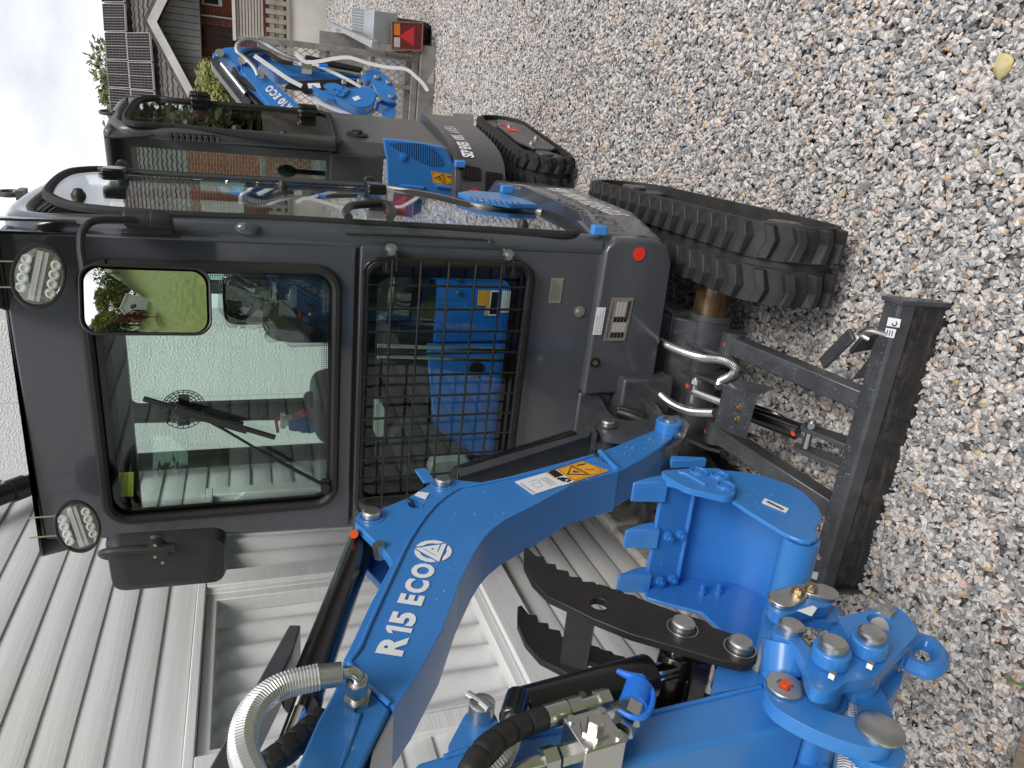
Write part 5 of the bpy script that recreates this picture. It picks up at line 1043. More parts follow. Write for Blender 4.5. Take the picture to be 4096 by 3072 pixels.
# boom cylinder and its guard
LC = -W / 2
ca, cb_ = S(*z5((660, 660)), LC), S(1771, 1936, LC); d = (cb_ - ca).normalized()
bc1 = mk('boom_cylinder', G().cyl(ca + d * .16, cb_ - d * .05, .034, n=24), BLACKP, ex, bevel=.003); mk('rod', G().cyl(ca, ca + d * .17, .017, n=16).ring(ca + d * .155, ca + d * .175, .03, .018), CHROME, bc1)
e1_, e2_ = S(2370, 1726, LC), S(1835, 1880, LC); dn = (e2_ - e1_); up_ = dn.cross(FB.L).normalized(); up_ = up_ if up_.dot(FB.B) > 0 else -up_
g = G(); gl0 = [e1_, e2_]
for off in (-.045, .045): pass
mk('cylinder_guard', G().prism([S(2370, 1722, -.005), S(2352, 1745, -.005), S(1842, 1905, -.005), S(1832, 1880, -.005)], -FB.L * .004).prism([S(2370, 1722, -.006), S(1832, 1880, -.006), S(1832, 1880, -.006) + up_ * .003, S(2370, 1722, -.006) + up_ * .003], -FB.L * .1), GREYC, bc1, bevel=.001)
# stick cylinder on top, rod and rod guard
cA, cG = S(1485, 2069, LC), S(1215, 2790, LC); d = (cG - cA).normalized()
sc_ = mk('stick_cylinder', G().cyl(cA + d * .02, cG, .029, n=26).lathe(cG, d, [(0, .031), (.012, .031), (.016, .026)], 24), BLACKP, ex, bevel=.002)
mk('rod', G().cyl(cG, cG + d * .75, .0135, n=18), CHROME, sc_)
g = G(); c = S(*zA((870, 1040)), -.03); hexnut(g, c, (FB.L + Z * .2), .014, .03); mk('port_nut', g, ZINC, sc_); g = G().cyl(S(*zA((690, 890)), -.03), S(*zA((690, 890)), -.012), .009, n=10); mk('grease_cap', g, CAPRED, sc_)
rg = [S(x, y, -.03) for x, y in ((1157, 2498), (1203, 2499), (1168, 2612), (1115, 2720), (1010, 2930), (900, 3150), (760, 3220), (835, 3072), (1000, 2780))]
mk('rod_guard', G().prism(rg, -FB.L * .06), GREYC, sc_, bevel=.003)
for k in range(2): 
    P = resample(cr_path([zC((900, 1000 + 60 * k), -.05), zC((700, 1180 + 70 * k), -.04), zC((450, 1400 + 70 * k), -.03), zC((200, 1600 + 60 * k), -.03), zC((0, 1800), -.03)], 8), .004); mk('spiral_hose', G().tube(P, .0165, 10, rf=lambda i: .0165 if i % 6 else .0145), PLAS, boom)
# ---------------------------------------------------------------- stick
zD = lambda q: (1700 + q[0] / 1.5875, 2550 + q[1] / 1.5875); zE = lambda q: (2000 + q[0] / 1.7064, 2100 + q[1] / 1.7064); zF = lambda q: (2800 + q[0] / 1.9027, 2200 + q[1] / 1.9027)
WS = .095; SL = LC + WS / 2
sk = [zD((-50, 790)), zD((120, 742)), zD((500, 632)), zD((1230, 512)), zE((1300, 1200)), zE((1800, 1085)), zF((520, 1035)), zF((640, 1150)), zF((830, 1310)), zF((600, 1370)), zF((0, 1490)), (2600, 3035), (2300, 3100), (1900, 3180), (1600, 3230)]
stick = mk('stick', G().prism([S(x, y, SL) for x, y in sk], -FB.L * WS), BLUE, ex, bevel=.007, seg=3)
weld([S(x, y, SL + .001) for x, y in [zD((120, 760)), zD((500, 650)), zD((1230, 530)), zE((1300, 1218)), zE((1780, 1105))]], .004, stick)
mk('stick_ear', G().prism(roundpoly([S(x, y, SL - .004) for x, y in (zD((120, 740)), zD((255, 485)), zD((310, 435)), zD((400, 435)), zD((455, 500)), zD((500, 640)))], .02), -FB.L * .02), BLUE, stick, bevel=.003)
c = S(*zD((355, 490)), SL); g = G().lathe(c - FB.L * .01, FB.L, [(0, .019), (.032, .019), (.034, .016)], 22); pn = mk('stick_pin', g, ZINC, stick); g = G(); q = c + FB.L * .02; g.cyl(q, S(*zD((405, 535)), SL) + FB.L * .02, .009, n=12); q2 = S(*zD((265, 428)), SL) + FB.L * .02; g.cyl(q, q2, .006, n=10); mk('pin_bolt', g, ZINC, pn)
# bucket cylinder pivot boss with washer
c = S(*zF((645, 1045)), SL); mk('stick_boss', G().cyl(c - FB.L * .05, c + FB.L * .022, .034, n=24), BLUE, stick, bevel=.004); cw_ = S(*zF((645, 1045)), SL + .051); g = G().ring(cw_, cw_ + FB.L * .005, .0285, .012); g.cyl(cw_, cw_ + FB.L * .002, .014, n=16); mk('washer', g, ZINC, stick, bevel=.001); g = G().cyl(cw_, cw_ + FB.L * .010, .008, n=12); mk('grease_cap', g, CAPRED, stick)
# valve block, couplings
c = S(2368, 2985, SL + .034); vx, vy = (S(2468, 2955, SL + .034) - c).normalized(), None; vy = vx.cross(FB.L).normalized()
g = G().cbox(c, vx * .062, vy * .062, FB.L * .06); vb = mk('valve_block', g, ZINCB, stick, bevel=.002)
g = G(); cc = c + FB.L * .03; hexnut(g, cc, FB.L, .021, .004); hexnut(g, cc + FB.L * .004, FB.L, .0125, .014); mk('plug', g, ZINCB, vb)
g = G(); [g.cyl(cc + vx * .023 * a + vy * .023 * b, cc + vx * .023 * a + vy * .023 * b + FB.L * .004, .006, n=10) for a in (-1, 1) for b in (-1, 1)]; mk('screw', g, ZINC, vb)
g = G(); hexnut(g, c - vx * .03, -vx, .014, .02); hexnut(g, c - vx * .055, -vx, .017, .02); mk('port_fitting', g, ZINCB, vb); mk('pipe', G().tube(cr_path([c - vx * .07, c - vx * .10 + vy * .0, c - vx * .14 + S(2100, 3150, SL) * 0 - Z * 0 + (S(2250, 3120, SL) - S(2280, 3040, SL)).normalized() * .03, S(2150, 3200, SL + .03)], 6), .008, 10), ZINCB, vb)
k0, k1, k2 = S(*zE((800, 1480)), SL + .035), S(*zE((880, 1310)), SL + .05), S(*zE((935, 1150)), SL + .055)
g = G(); g.tube([c + vx * .03, k0, k0.lerp(k1, .3)], .0125, 12); d = (k2 - k1).normalized(); hexnut(g, k0.lerp(k1, .4), d, .0165, .03); hexnut(g, k1 - d * .005, d, .018, .035); mk('coupling', g, ZINCB, stick)
g = G().cyl(k2 - d * .022, k2 + d * .012, .0205, n=22).cyl(k2 + d * .012, k2 + d * .030, .008, n=12); dc = mk('dust_cap', g, BCAP, stick)
g = G().tube(cr_path([k2 + d * .028, S(*zE((880, 1030)), SL + .06), S(*zE((800, 995)), SL + .06)], 5), 0, 8, rf=lambda i: .0085 - .0005 * i); g.tube(cr_path([S(*zE(q), SL + .062) for q in ((950, 1060), (1010, 1090), (1045, 1160), (1030, 1250), (980, 1310), (900, 1310), (810, 1265))], 6), .0042, 8); mk('cap_strap', g, BCAP, dc)
mk('hose_bracket', G().prism(roundpoly([S(*zE(q), SL + .028) for q in ((425, 1510), (440, 1440), (530, 1320), (560, 1240), (530, 1170), (550, 1148), (580, 1160), (612, 1220), (610, 1330), (500, 1400))], .01), FB.L * .005), GREYC, stick)
f0, f1 = S(*zE((290, 1320)), SL + .045), S(*zE((740, 1185)), SL + .045); d = (f1 - f0).normalized(); Lf = (f1 - f0).length
g = G().cyl(f0, f0 + d * Lf * .35, .0165, n=18); hexnut(g, f0 + d * Lf * .36, d, .018, Lf * .2); g.cyl(f0 + d * Lf * .55, f0 + d * Lf * .84, .011, n=14); hexnut(g, f0 + d * Lf * .82, d, .0165, Lf * .17); mk('hose_end', g, ZINCB, stick)
P = resample(cr_path([f0 + d * .005, S(*zE((150, 1370)), SL + .05), S(*zE((0, 1450)), SL + .06), S(1930, 3010, SL + .065), S(1880, 3090, SL + .06), S(1820, 3220, SL + .05)], 8), .004); mk('spiral_hose', G().tube(P, .0165, 12, rf=lambda i: .0168 if i % 8 else .0145), PLAS, stick)
P = [S(*zD(q), SL + .03) for q in ((560, 500), (545, 620), (500, 740), (430, 829), (330, 930))]; mk('pipe', G().tube(cr_path([S(*zD((590, 400)), SL - .02)] + P[:2], 5), .012, 10), ZINC, stick); coil('hose', P[1:], .0165, ZINC, stick)
# ---------------------------------------------------------------- thumb with its cylinder
tp = [zE(q) for q in ((165, 160), (190, 152), (245, 210), (300, 215), (315, 260), (380, 265), (390, 300), (465, 312), (480, 350), (555, 355), (562, 385), (640, 385), (662, 405), (680, 402), (740, 418), (760, 432), (830, 445), (850, 465), (920, 478), (940, 495), (1200, 590), (1395, 650), (1450, 695), (1600, 745), (1700, 800), (1755, 860), (1758, 900), (1725, 940), (1660, 957), (1500, 920), (1200, 830), (900, 745), (640, 640), (480, 560), (330, 490), (225, 385), (165, 265))]
TL = .012; TW = .137
circ = lambda c, r, n=18: [c + (FB.B * math.cos(2 * math.pi * i / n) + Z * math.sin(2 * math.pi * i / n)) * r for i in range(n)]
th = mk('thumb', G().prism([S(x, y, TL) for x, y in tp], -FB.L * .014, [circ(S(*zE((678, 537)), TL), .0165)]), BLACKM, ex, bevel=.0015)
mk('thumb_plate', G().prism([S(x, y, TL) - FB.L * TW for x, y in tp], -FB.L * .014, [circ(S(*zE((678, 537)), TL) - FB.L * TW, .0165)]), BLACKM, th, bevel=.0015)
a, b = S(*zE((470, 560)), TL - .014), S(*zE((655, 630)), TL - .014); mk('cross_plate', G().prism([a, b, b + (b - a).cross(FB.L).normalized() * .008, a + (b - a).cross(FB.L).normalized() * .008], -FB.L * (TW - .014)), BLACKP, th)
for q in ((1245, 702), (1637, 838)):
    c = S(*zE(q), TL); g = G().ring(c, c + FB.L * .001, .027, .0255); g.lathe(c - FB.L * .01, FB.L, [(0, .0205), (.022, .0205), (.025, .0175)], 22); mk('thumb_pin', g, ZINC, th); g = G().cyl(c - FB.L * .014, c - FB.L * (TW + .02), .026, n=22); g.cyl(c - FB.L * .045, c - FB.L * .09, .033, n=22); mk('cross_tube', g, BLACKP, th, bevel=.003)
mk('thumb_web', G().prism([S(*zE((1320, 880)), TL - .02), S(*zE((1460, 900)), TL - .02), S(*zE((1440, 940)), TL - .02), S(*zE((1330, 960)), TL - .02)], -FB.L * .13), BLACKP, th)
tb_ = S(2040, 2858, LC); c = S(2703, 2672, LC); d0 = (tb_ - c).normalized()
tcy = mk('thumb_cylinder', G().cyl(c + d0 * .055, tb_ - d0 * .02, .036, n=26), BLACKP, ex, bevel=.004); mk('rod', G().cyl(c, c + d0 * .06, .017, n=16), CHROME, tcy)
mk('port', G().cyl(S(*zE((120, 1170)), SL + .02), S(*zE((75, 1330)), SL + .035), .018, n=14), BLACKP, tcy, bevel=.004)
# ---------------------------------------------------------------- bucket
BL0, BL1 = .10, -.205
sp = [(2650, 1892), (2824, 1873), (2976, 1886), (3050, 1900), (3103, 1917), (3155, 1936), (3197, 1956), (3230, 1980), (3254, 2006), (3280, 2035), (3289, 2058), (3286, 2081), (3261, 2113), (3273, 2138), (3267, 2157), (3242, 2167), (3210, 2163), (3134, 2132), (2989, 2043), (2906, 1985), (2748, 1951), (2669, 1932)]
spw = [S(x, y, BL0) for x, y in sp]
bk = mk('bucket', G().prism(spw, -FB.L * .010), BLUE, ex, bevel=.003)
mk('side_plate', G().prism([p + FB.L * (BL1 - BL0 + .010) for p in spw], -FB.L * .010), BLUE, bk, bevel=.003)
sh = [S(x, y, BL0 - .008) for x, y in ((2655, 1896), (2824, 1878), (2976, 1891), (3050, 1905), (3103, 1922), (3155, 1941), (3197, 1961), (3228, 1984), (3250, 2010), (3272, 2038), (3280, 2058), (3272, 2085), (3255, 2110))]
inn = []
for i, p in enumerate(sh):
    d = (sh[min(i + 1, len(sh) - 1)] - sh[max(i - 1, 0)]).normalized(); q = d.cross(FB.L); cen = S(2960, 2020, BL0); q = q if q.dot(cen - p) > 0 else -q; inn.append(p + q * .012)
mk('shell', G().prism(sh + inn[::-1], FB.L * (BL1 - BL0 + .016)), BLUE, bk, sharp=40)
wl0, wl1 = S(2805, 1973, .085), S(2723, 2391, -.19)
ld = (sh[1] - sh[0]).normalized(); li = (inn[0] - sh[0]).normalized()
mk('lip_plate', G().box(sh[0] + li * .010 - ld * .012, ld * .085, li * .012, FB.L * (BL1 - BL0 + .016)), BLUE, bk, bevel=.003)
weld([sh[0] + li * .024 + ld * .075 + FB.L * t for t in (0.0, -.28)], .006, bk)
# teeth
for lt in (.062, -.058, -.178):
    w1, w2 = .052, .046; o = sh[0] + FB.L * (lt - (BL0 - .008)) + li * .012; base = o - ld * .005; tipp = o - ld * .085
    Pb = [base + FB.L * s * w1 / 2 + li * t for s, t in ((-1, .020), (1, .020), (1, -.016), (-1, -.016))]; Pm = [o - ld * .035 + FB.L * s * w1 / 2 + li * t for s, t in ((-1, .012), (1, .012), (1, -.014), (-1, -.014))]; Pt = [tipp + FB.L * s * w2 / 2 + li * t for s, t in ((-1, .002), (1, .002), (1, -.004), (-1, -.004))]
    g = G().add(Pb + Pm + Pt, [(3, 2, 1, 0), (8, 9, 10, 11)] + [(k * 4 + i, k * 4 + (i + 1) % 4, (k + 1) * 4 + (i + 1) % 4, (k + 1) * 4 + i) for k in (0, 1) for i in range(4)])
    tt_ = mk('tooth', g, BLUE, bk, bevel=.004)
    mk('tooth_rib', G().prism([o - ld * .03 + li * .013 - FB.L * w1 * .42, o - ld * .03 + li * .013 + FB.L * w1 * .42, tipp + ld * .01 + li * .006 + FB.L * .005, tipp + ld * .01 + li * .006 - FB.L * .005], li * -.004), BLUE, tt_)
    if lt < .05:
        for k in (.022, .058): g = G(); q = o + ld * k + li * .011; g.cyl(q, q + li * .003, .013, n=16); hexnut(g, q + li * .003, li, .0115, .009); g.cyl(q + li * .012, q + li * .019, .006, n=10); mk('tooth_bolt', g, BLUE, bk)
# bolt-on side cutter
sc2 = [z3(q) for q in ((1170, 447), (1390, 428), (1555, 432), (1600, 490), (1645, 560), (1642, 598), (1595, 615), (1340, 556), (1225, 492))]
co = mk('side_cutter', G().prism(roundpoly([S(x, y, BL0 + .016) for x, y in sc2], .012), -FB.L * .014), BLUE, bk, bevel=.004)
for q in ((1415, 456), (1545, 480), (1582, 545)):
    c = S(*z3(q), BL0 + .016); g = G().ring(c - FB.L * .002, c + FB.L * .004, .021, .0165); hexnut(g, c - FB.L * .001, FB.L, .011, .003); mk('cutter_bolt', g, BLUE, co, bevel=.001)
mk('cutter_rib', G().tube([S(*z3(q), BL0 + .017) for q in ((1290, 455), (1340, 470), (1460, 540))], .0035, 6), BLUE, co)
mk('edge_plate', G().prism([S(*z3(q), BL0 - .02) for q in ((1228, 400), (1450, 410), (1455, 425), (1235, 430))], FB.L * .02), BLUE, co, bevel=.002)
for q in ((1440, 1290), (1610, 1320)):     # bolts of the far cutter seen on the inside
    c = S(2900 + (q[0] - 1440) * .4, 1925, BL0) + FB.L * (BL1 - BL0 + .010); g = G(); hexnut(g, c, FB.L, .0115, .009); g.cyl(c + FB.L * .009, c + FB.L * .026, .007, n=10); mk('tooth_bolt', g, BLUE, bk)
# rolled tube and hanger ears at the back
r0 = S(*z3((2055, 870)), BL0 - .012); r0 = S(3205, 2150, BL0 - .012); mk('back_tube', G().cyl(r0, r0 + FB.L * (BL1 - BL0 + .02), .036, n=26), BLUE, bk)
g = G()
for lt in (.045, -.075): c = S(3080, 2010, BL0) + FB.L * (lt - BL0) ; 
sticker('barcode_label', [z3(q) for q in ((1830, 622), (1985, 690), (1965, 713), (1812, 650))], lambda x, y: S(x, y, BL0 + .001), WHITE, bk)
P = [S(*z3(q), BL0 + .0035) for q in ((1850, 634), (1955, 688), (1945, 700), (1835, 645))]; g = G()
for i in range(18): A, B_, D_ = P[0].lerp(P[1], i / 18), P[0].lerp(P[1], i / 18 + .02 + .012 * (i % 3)), (P[3] - P[0]) * .8; g.add([A, B_, B_ + D_, A + D_], [(0, 1, 2, 3)])
mk('barcode', g, INK, bk)
earL = .0
for lt in (.055, -.145):
    ep = [zF(q) for q in ((520, 330), (560, 300), (700, 270), (800, 250), (900, 300), (1000, 360), (1010, 400), (980, 430), (880, 440), (740, 470), (640, 500), (560, 470), (520, 400))]
    o = mk('hanger_ear', G().prism(roundpoly([S(x, y, .055) + FB.L * (lt - .055) for x, y in ep], .012, 3), -FB.L * .022), BLUE, bk, bevel=.004)
    if lt > 0:
        for (qa, qb, qc) in (((680, 390), (620, 400), (735, 355)), ((900, 340), (945, 345), (835, 330))):
            c0_, c1_, bq = S(*zF(qb), .055), S(*zF(qc), .055), S(*zF(qc), .057)
            dd = (c1_ - c0_); pth = [c0_ + dd * (i / 8) for i in range(9)]; nn_ = dd.cross(FB.L).normalized()
            ov = [c0_ + (-dd.normalized() * math.cos(t) + nn_ * math.sin(t)) * .024 for t in [R(-90 + 180 * i / 8) for i in range(9)]] + [c1_ + (dd.normalized() * math.cos(t) - nn_ * math.sin(t)) * .017 for t in [R(-90 + 180 * i / 8) for i in range(9)]]
            mk('pin_cap', G().prism(ov, FB.L * .009), ZINC, o, bevel=.004); g = G(); bolt(g, bq + FB.L * .007, FB.L, .011, .0125); mk('pin_bolt', g, GOLD, o)
mk('link_pin', G().cyl(S(*zF((600, 480)), .03), S(*zF((600, 480)), .03) - FB.L * .15, .017, n=16), ZINC, bk)
mk('paper_tag', G().prism([S(*zF(q), .07) for q in ((740, 462), (860, 425), (892, 445), (850, 505))], FB.L * .0008), WHITE, bk)
# ---------------------------------------------------------------- coupler / rocker links at the stick end
LK = .075
lp = [zF(q) for q in ((560, 560), (640, 575), (720, 590), (780, 680), (860, 780), (960, 790), (1175, 750), (1045, 510), (1330, 447), (1510, 435), (1590, 500), (1665, 630), (1340, 960), (1230, 985), (1110, 1000), (1050, 1060), (960, 1085), (860, 1060), (815, 960), (800, 850), (740, 740), (660, 680), (560, 640))]
coup = mk('bucket_link', G().prism(roundpoly([S(x, y, LK) for x, y in lp], .010, 3), -FB.L * .022, [circ(S(*zF((1372, 548)), LK), .021)]), BLUE, ex, bevel=.004)
mk('link_plate', G().prism(roundpoly([S(x, y, LK) - FB.L * .21 for x, y in lp], .010, 3), -FB.L * .022), BLUE, coup, bevel=.004)
for q in ((980, 850), (1268, 775)):
    c = S(*zF(q), LK); g = G().cyl(c, c + FB.L * .026, .028, n=24); mk('link_boss', g, BLUE, coup, bevel=.003); g = G().lathe(c + FB.L * .016, FB.L, [(0, .021), (.02, .021), (.023, .017)], 22); mk('link_pin', g, ZINC, coup); g = G(); hexnut(g, S(*zF((q[0] + 5, q[1] + 95)), LK + .02), -FB.B - Z * .6, .0075, .008); mk('pin_bolt', g, ZINC, coup)
    mk('cross_tube', G().cyl(c - FB.L * .022, c - FB.L * .21, .030, n=20), BLUE, coup)
c = S(*zF((690, 607)), LK); g = G().lathe(c, FB.L, [(0, .020), (.01, .020), (.013, .016)], 20); mk('link_pin', g, ZINC, coup); mk('link_boss', G().cyl(c - FB.L * .022, c - FB.L * .19, .032, n=22), BLUE, coup)
g = G(); bolt(g, S(*zF((1415, 482)), LK), FB.L, .014); g.cyl(S(*zF((1372, 560)), LK - .03), S(*zF((1372, 560)), LK - .012), .019, n=18); mk('link_pin', g, GALVD, coup)
mk('coupler_body', G().prism([S(*zF(q), LK - .03) for q in ((1000, 560), (1300, 470), (1560, 560), (1580, 700), (1330, 900), (1000, 900), (900, 760))], -FB.L * .15), BLUE, coup, bevel=.01)
mk('bucket_hanger', G().prism(roundpoly([S(*zF(q), LK - .05) for q in ((480, 470), (860, 520), (1060, 560), (1060, 420), (820, 420), (600, 560), (580, 900), (700, 960), (480, 900))], .02), -FB.L * .02), BLUE, coup, bevel=.004)
mk('hanger_box', G().cyl(S(*zF((650, 700)), LK - .02), S(*zF((630, 930)), LK - .06), .034, n=20), BLUE, coup)
# banana link with the big capped pins
bn = [zF(q) for q in ((480, 1060), (520, 990), (640, 960), (740, 1010), (790, 1100), (880, 1180), (1000, 1235), (1150, 1270), (1270, 1275), (1330, 1250), (1440, 1290), (1500, 1390), (1480, 1480), (1400, 1510), (1250, 1500), (1050, 1440), (850, 1360), (680, 1270), (560, 1190))]
LBN = SL + .05
bl_ = mk('curved_link', G().prism(roundpoly([S(x, y, LBN) for x, y in bn], .012, 3), -FB.L * .024), BLUE, ex, bevel=.006, seg=3)
mk('link_plate', G().prism(roundpoly([S(x, y, LBN) - FB.L * .19 for x, y in bn], .012, 3), -FB.L * .024), BLUE, bl_, bevel=.006)
c = S(*zF((1368, 1370)), LBN); g = G().lathe(c, FB.L, [(0, .033), (.004, .033), (.008, .027), (.009, .005)], 30); mk('big_pin', g, ZINC, bl_); mk('pin_boss', G().cyl(c - FB.L * .026, c - FB.L * .19, .04, n=24), BLUE, bl_)
ar = [zF(q) for q in ((1140, 1000), (1330, 990), (1410, 1100), (1470, 1250), (1500, 1420), (1400, 1500), (1290, 1380), (1250, 1250), (1200, 1100))]
mk('rocker_arm', G().prism(roundpoly([S(x, y, LBN - .03) for x, y in ar], .012, 3), -FB.L * .05), BLUE, bl_, bevel=.008, seg=3)
mk('stick_tip', G().cyl(S(*zF((920, 1090)), SL + .012), S(*zF((920, 1090)), SL + .012) - FB.L * .13, .042, n=26), BLUE, stick, bevel=.004)
for off in (0, 60): coil('hose', [S(*zF((q[0] + off * (1 if q[1] > 1300 else 0.3), q[1])), LBN - .06) for q in ((1080, 960), (1100, 1080), (1135, 1250), (1130, 1450), (1110, 1700), (1090, 1900))], .0165, ZINC, stick)
# shackle hook on the coupler
hk = [S(*zF(q), .0) for q in ((1560, 760), (1650, 700), (1740, 720), (1810, 780), (1825, 850), (1790, 900), (1720, 920), (1640, 890), (1570, 860))]
mk('shackle', G().tube(cr_path(hk, 5), .015, 10).cyl(hk[0], hk[-1], .014, n=10), BLUE, coup)
mk('wedge_plate', G().prism([S(*zF(q), -.02) for q in ((1300, 980), (1560, 900), (1530, 1020), (1420, 1150), (1330, 1060))], -FB.L * .1), BLUE, coup, bevel=.004)
mk('lower_bracket', G().prism([S(*zF(q), -.10) for q in ((540, 1540), (740, 1520), (940, 1400), (1000, 1660), (700, 1700))], -FB.L * .03), BLUE, stick, bevel=.006)
# thumb bracket on the stick
mk('thumb_bracket', G().prism(roundpoly([S(*zF(q), SL - .004) for q in ((80, 1090), (130, 880), (180, 850), (330, 860), (480, 960), (500, 1030))], .02), -FB.L * .02), BLUE, stick, bevel=.004)

# ---------------------------------------------------------------- rain drops on the paint
DROP = mat('rain_drop', (.30, .36, .45), .08, coat=.6, spec=.6)
def drops(f, n_, nrm, par, seed, r0=.0008, r1=.0019):
    random.seed(seed); g = G(); n_ = int(n_ * .8); r0 *= .55; r1 *= .55
    for _ in range(n_):
        p = f(random.random(), random.random())
        if p is None: continue
        r = random.uniform(r0, r1) * random.choice((1, 1, 1.5)); u = nrm.orthogonal().normalized(); w_ = nrm.cross(u); g.ell(p, u * r, w_ * r, nrm * r * .6, 6, 4)
    mk('rain_drops', g, DROP, par, kind='stuff')
bil = lambda A, B_, C_, D_: (lambda u, v: A.lerp(B_, u).lerp(D_.lerp(C_, u), v))
drops(bil(S(2380, 1830, .001), S(1900, 1960, .001), S(1860, 2180, .001), S(2440, 1890, .001)), 90, FB.L, boom, 1)
drops(bil(S(1820, 2000, .001), S(1500, 2480, .001), S(1750, 2480, .001), S(1900, 2120, .001)), 60, FB.L, boom, 2)
drops(bil(S(2640, 1730, .0), S(2430, 1815, .0), S(2480, 1870, .0), S(2680, 1750, .0)), 50, FB.L, boom, 3)
A_ = sh[0] + li * .023; drops(lambda u, v: A_ + ld * .06 * u + FB.L * (-.28 * v), 70, li, bk, 4)
drops(bil(S(2860, 1900, BL0 + .001), S(3200, 2000, BL0 + .001), S(3240, 2120, BL0 + .001), S(2960, 2000, BL0 + .001)), 40, FB.L, bk, 5)
drops(lambda u, v: U(bl + (br - bl) * u, 1.35 + .045 * v, .1535), 160, Z, bd, 6, .001, .0026)
drops(bil(gp[0], gp[1], gp[2], gp[3]), 70, Z, gd, 7, .001, .0024)
for (a_, b_, sd_) in ((armR0, armR1, 8), (armL0, armL1, 9)): dd_ = (b_ - a_); sn = dd_.cross(Z).normalized(); tn = sn.cross(dd_).normalized(); drops(lambda u, v: a_ + dd_ * u + sn * (.05 * (v - .5)) + tn * .028, 70, tn, ex, sd_, .001, .0022)
# ================================================================= the small excavator behind, seen from its rear corner
Qf = Fr(31.5); LQ, BQ = -.82, 3.54
e2 = thing('mini_excavator', 'smaller grey and blue mini excavator parked behind, its blue rear hood towards the camera', 'excavator', Qf(-1.1, 4.0, 0), -Qf.th)
qs = lambda x, y, d=0: Qf.side(x, y, LQ + d); qf = lambda x, y, d=0: Qf.front(x, y, BQ - d)
GREY2 = mat('satin_dark_grey', (.072, .073, .077), .35, coat=.25, var=.08, vscale=5, bump=.01, bscale=120)
track(Qf, -1.0, -.815, 3.72, 4.46, .17, e2, nl=38, lugh=.02)
track(Qf, -1.62, -1.435, 3.72, 4.46, .17, e2, nl=38, lugh=.02)
fr_ = mk('track_guard', G().prism([Qf(-.824, b, z) for b, z in ((3.76, .11), (3.82, .07), (4.36, .07), (4.42, .11), (4.42, .22), (4.3, .27), (3.9, .27), (3.76, .22))], Qf.L * .012), GREY2, e2, bevel=.004)
zq = lambda q: Qf.side(1720 + q[0] / 5.53, 480 + q[1] / 5.53, -.8105)
rd = [zq(q) for q in ((1555, 112), (1600, 75), (1690, 110), (1800, 135), (1770, 150), (1830, 195), (1900, 218), (2025, 272), (1880, 245), (1770, 252), (1715, 205), (1700, 165), (1650, 115))]; mk('red_mark', G().prism(rd, Qf.L * .001), RED, fr_)
g = G()
for (b, z) in ((3.85, .2), (4.0, .12), (4.25, .2)): bolt(g, Qf(-.812, b, z), Qf.L, .014, .018)
mk('guard_bolt', g, ZINC, fr_)
def qb(g, l0, l1, b0, b1, z0, z1): return g.box(Qf(l0, b0, z0), Qf.L * (l1 - l0), Qf.B * (b1 - b0), V((0, 0, z1 - z0)))
qb(g := G(), -1.45, -.98, 3.8, 4.4, .12, .34); mk('chassis', g, BLACKM, e2)
# counterweight: curved slab in plan
plan = [(-.80, 4.35), (-.795, 4.1), (-.80, 3.80), (-.82, 3.62), (-.87, 3.51), (-.97, 3.45), (-1.15, 3.42), (-1.4, 3.44), (-1.6, 3.55), (-1.64, 3.8), (-1.64, 4.35)]
zc0, zc1 = .455, .70
cwm = mk('counterweight', G().prism(cr_path([Qf(l, b, zc0) for l, b in plan], 4), Z * (zc1 - zc0)), GREY2, e2, bevel=.03, seg=3)
mk('skirt_lip', G().prism(cr_path([Qf(l + .006 if l > -1.2 else l, b, zc1 - .01) for l, b in plan], 4), Z * .03), GREY2, cwm, bevel=.01)
pc = cr_path([Qf(l, b, 0) for l, b in plan[1:7]], 10)
def onplan(t): k = t * (len(pc) - 1); i = min(int(k), len(pc) - 2); p = pc[i].lerp(pc[i + 1], k - i); d = (pc[i + 1] - pc[i]).normalized(); return p, d
def slot(t0, t1, z0, z1, par):
    rows = []; n = 8
    for zz in (z0, z1): rows.append([onplan(t0 + (t1 - t0) * i / n)[0] + Qf.L * .004 - Qf.B * .005 + Z * zz for i in range(n + 1)])
    s_ = mk('vent_slot', G().sheet(rows), mat('vent_black', (.008, .008, .008), .7), par); g = G()
    for i in range(1, 14): 
        p, d = onplan(t0 + (t1 - t0) * i / 14); p = p + Qf.L * .006 - Qf.B * .007; g.tube([p + Z * z0, p + d * .012 + Z * z1], .0014, 4); g.tube([p + Z * z0, p - d * .012 + Z * z1], .0014, 4)
    mk('vent_mesh', g, BLACKP, s_)
slot(.62, .74, .59, .685, cwm); slot(.66, .86, .475, .565, cwm)
# lettering round the counterweight
s = 'STOP ENTER WORK AREA'; n = len(s)
for i, ch in enumerate(s):
    if ch == ' ': continue
    t = .52 - .45 * i / n; p, d = onplan(t); d = -d; ow = d.cross(Z).normalized(); o = p + Z * .61 + ow * .006
    text(ch, o, d, Z, .062, WHITE, cwm, 'lettering', w=.021, bold=.03)
for (x, y, bq) in ((1750, 512, 0), (1840, 655, 1)):
    c = qs(x, y, .01) if not bq else qf(x, y, .05); g = G().cbox(c, Qf.L * .03, Qf.B * .03, Z * .05); mk('foam_pad', g, FOAM, e2, bevel=.003)
c = qf(1895, 775, .10); g = G().cyl(c, c - Qf.B * .0015, .03, n=24); mk('red_dot', g, RED, e2)
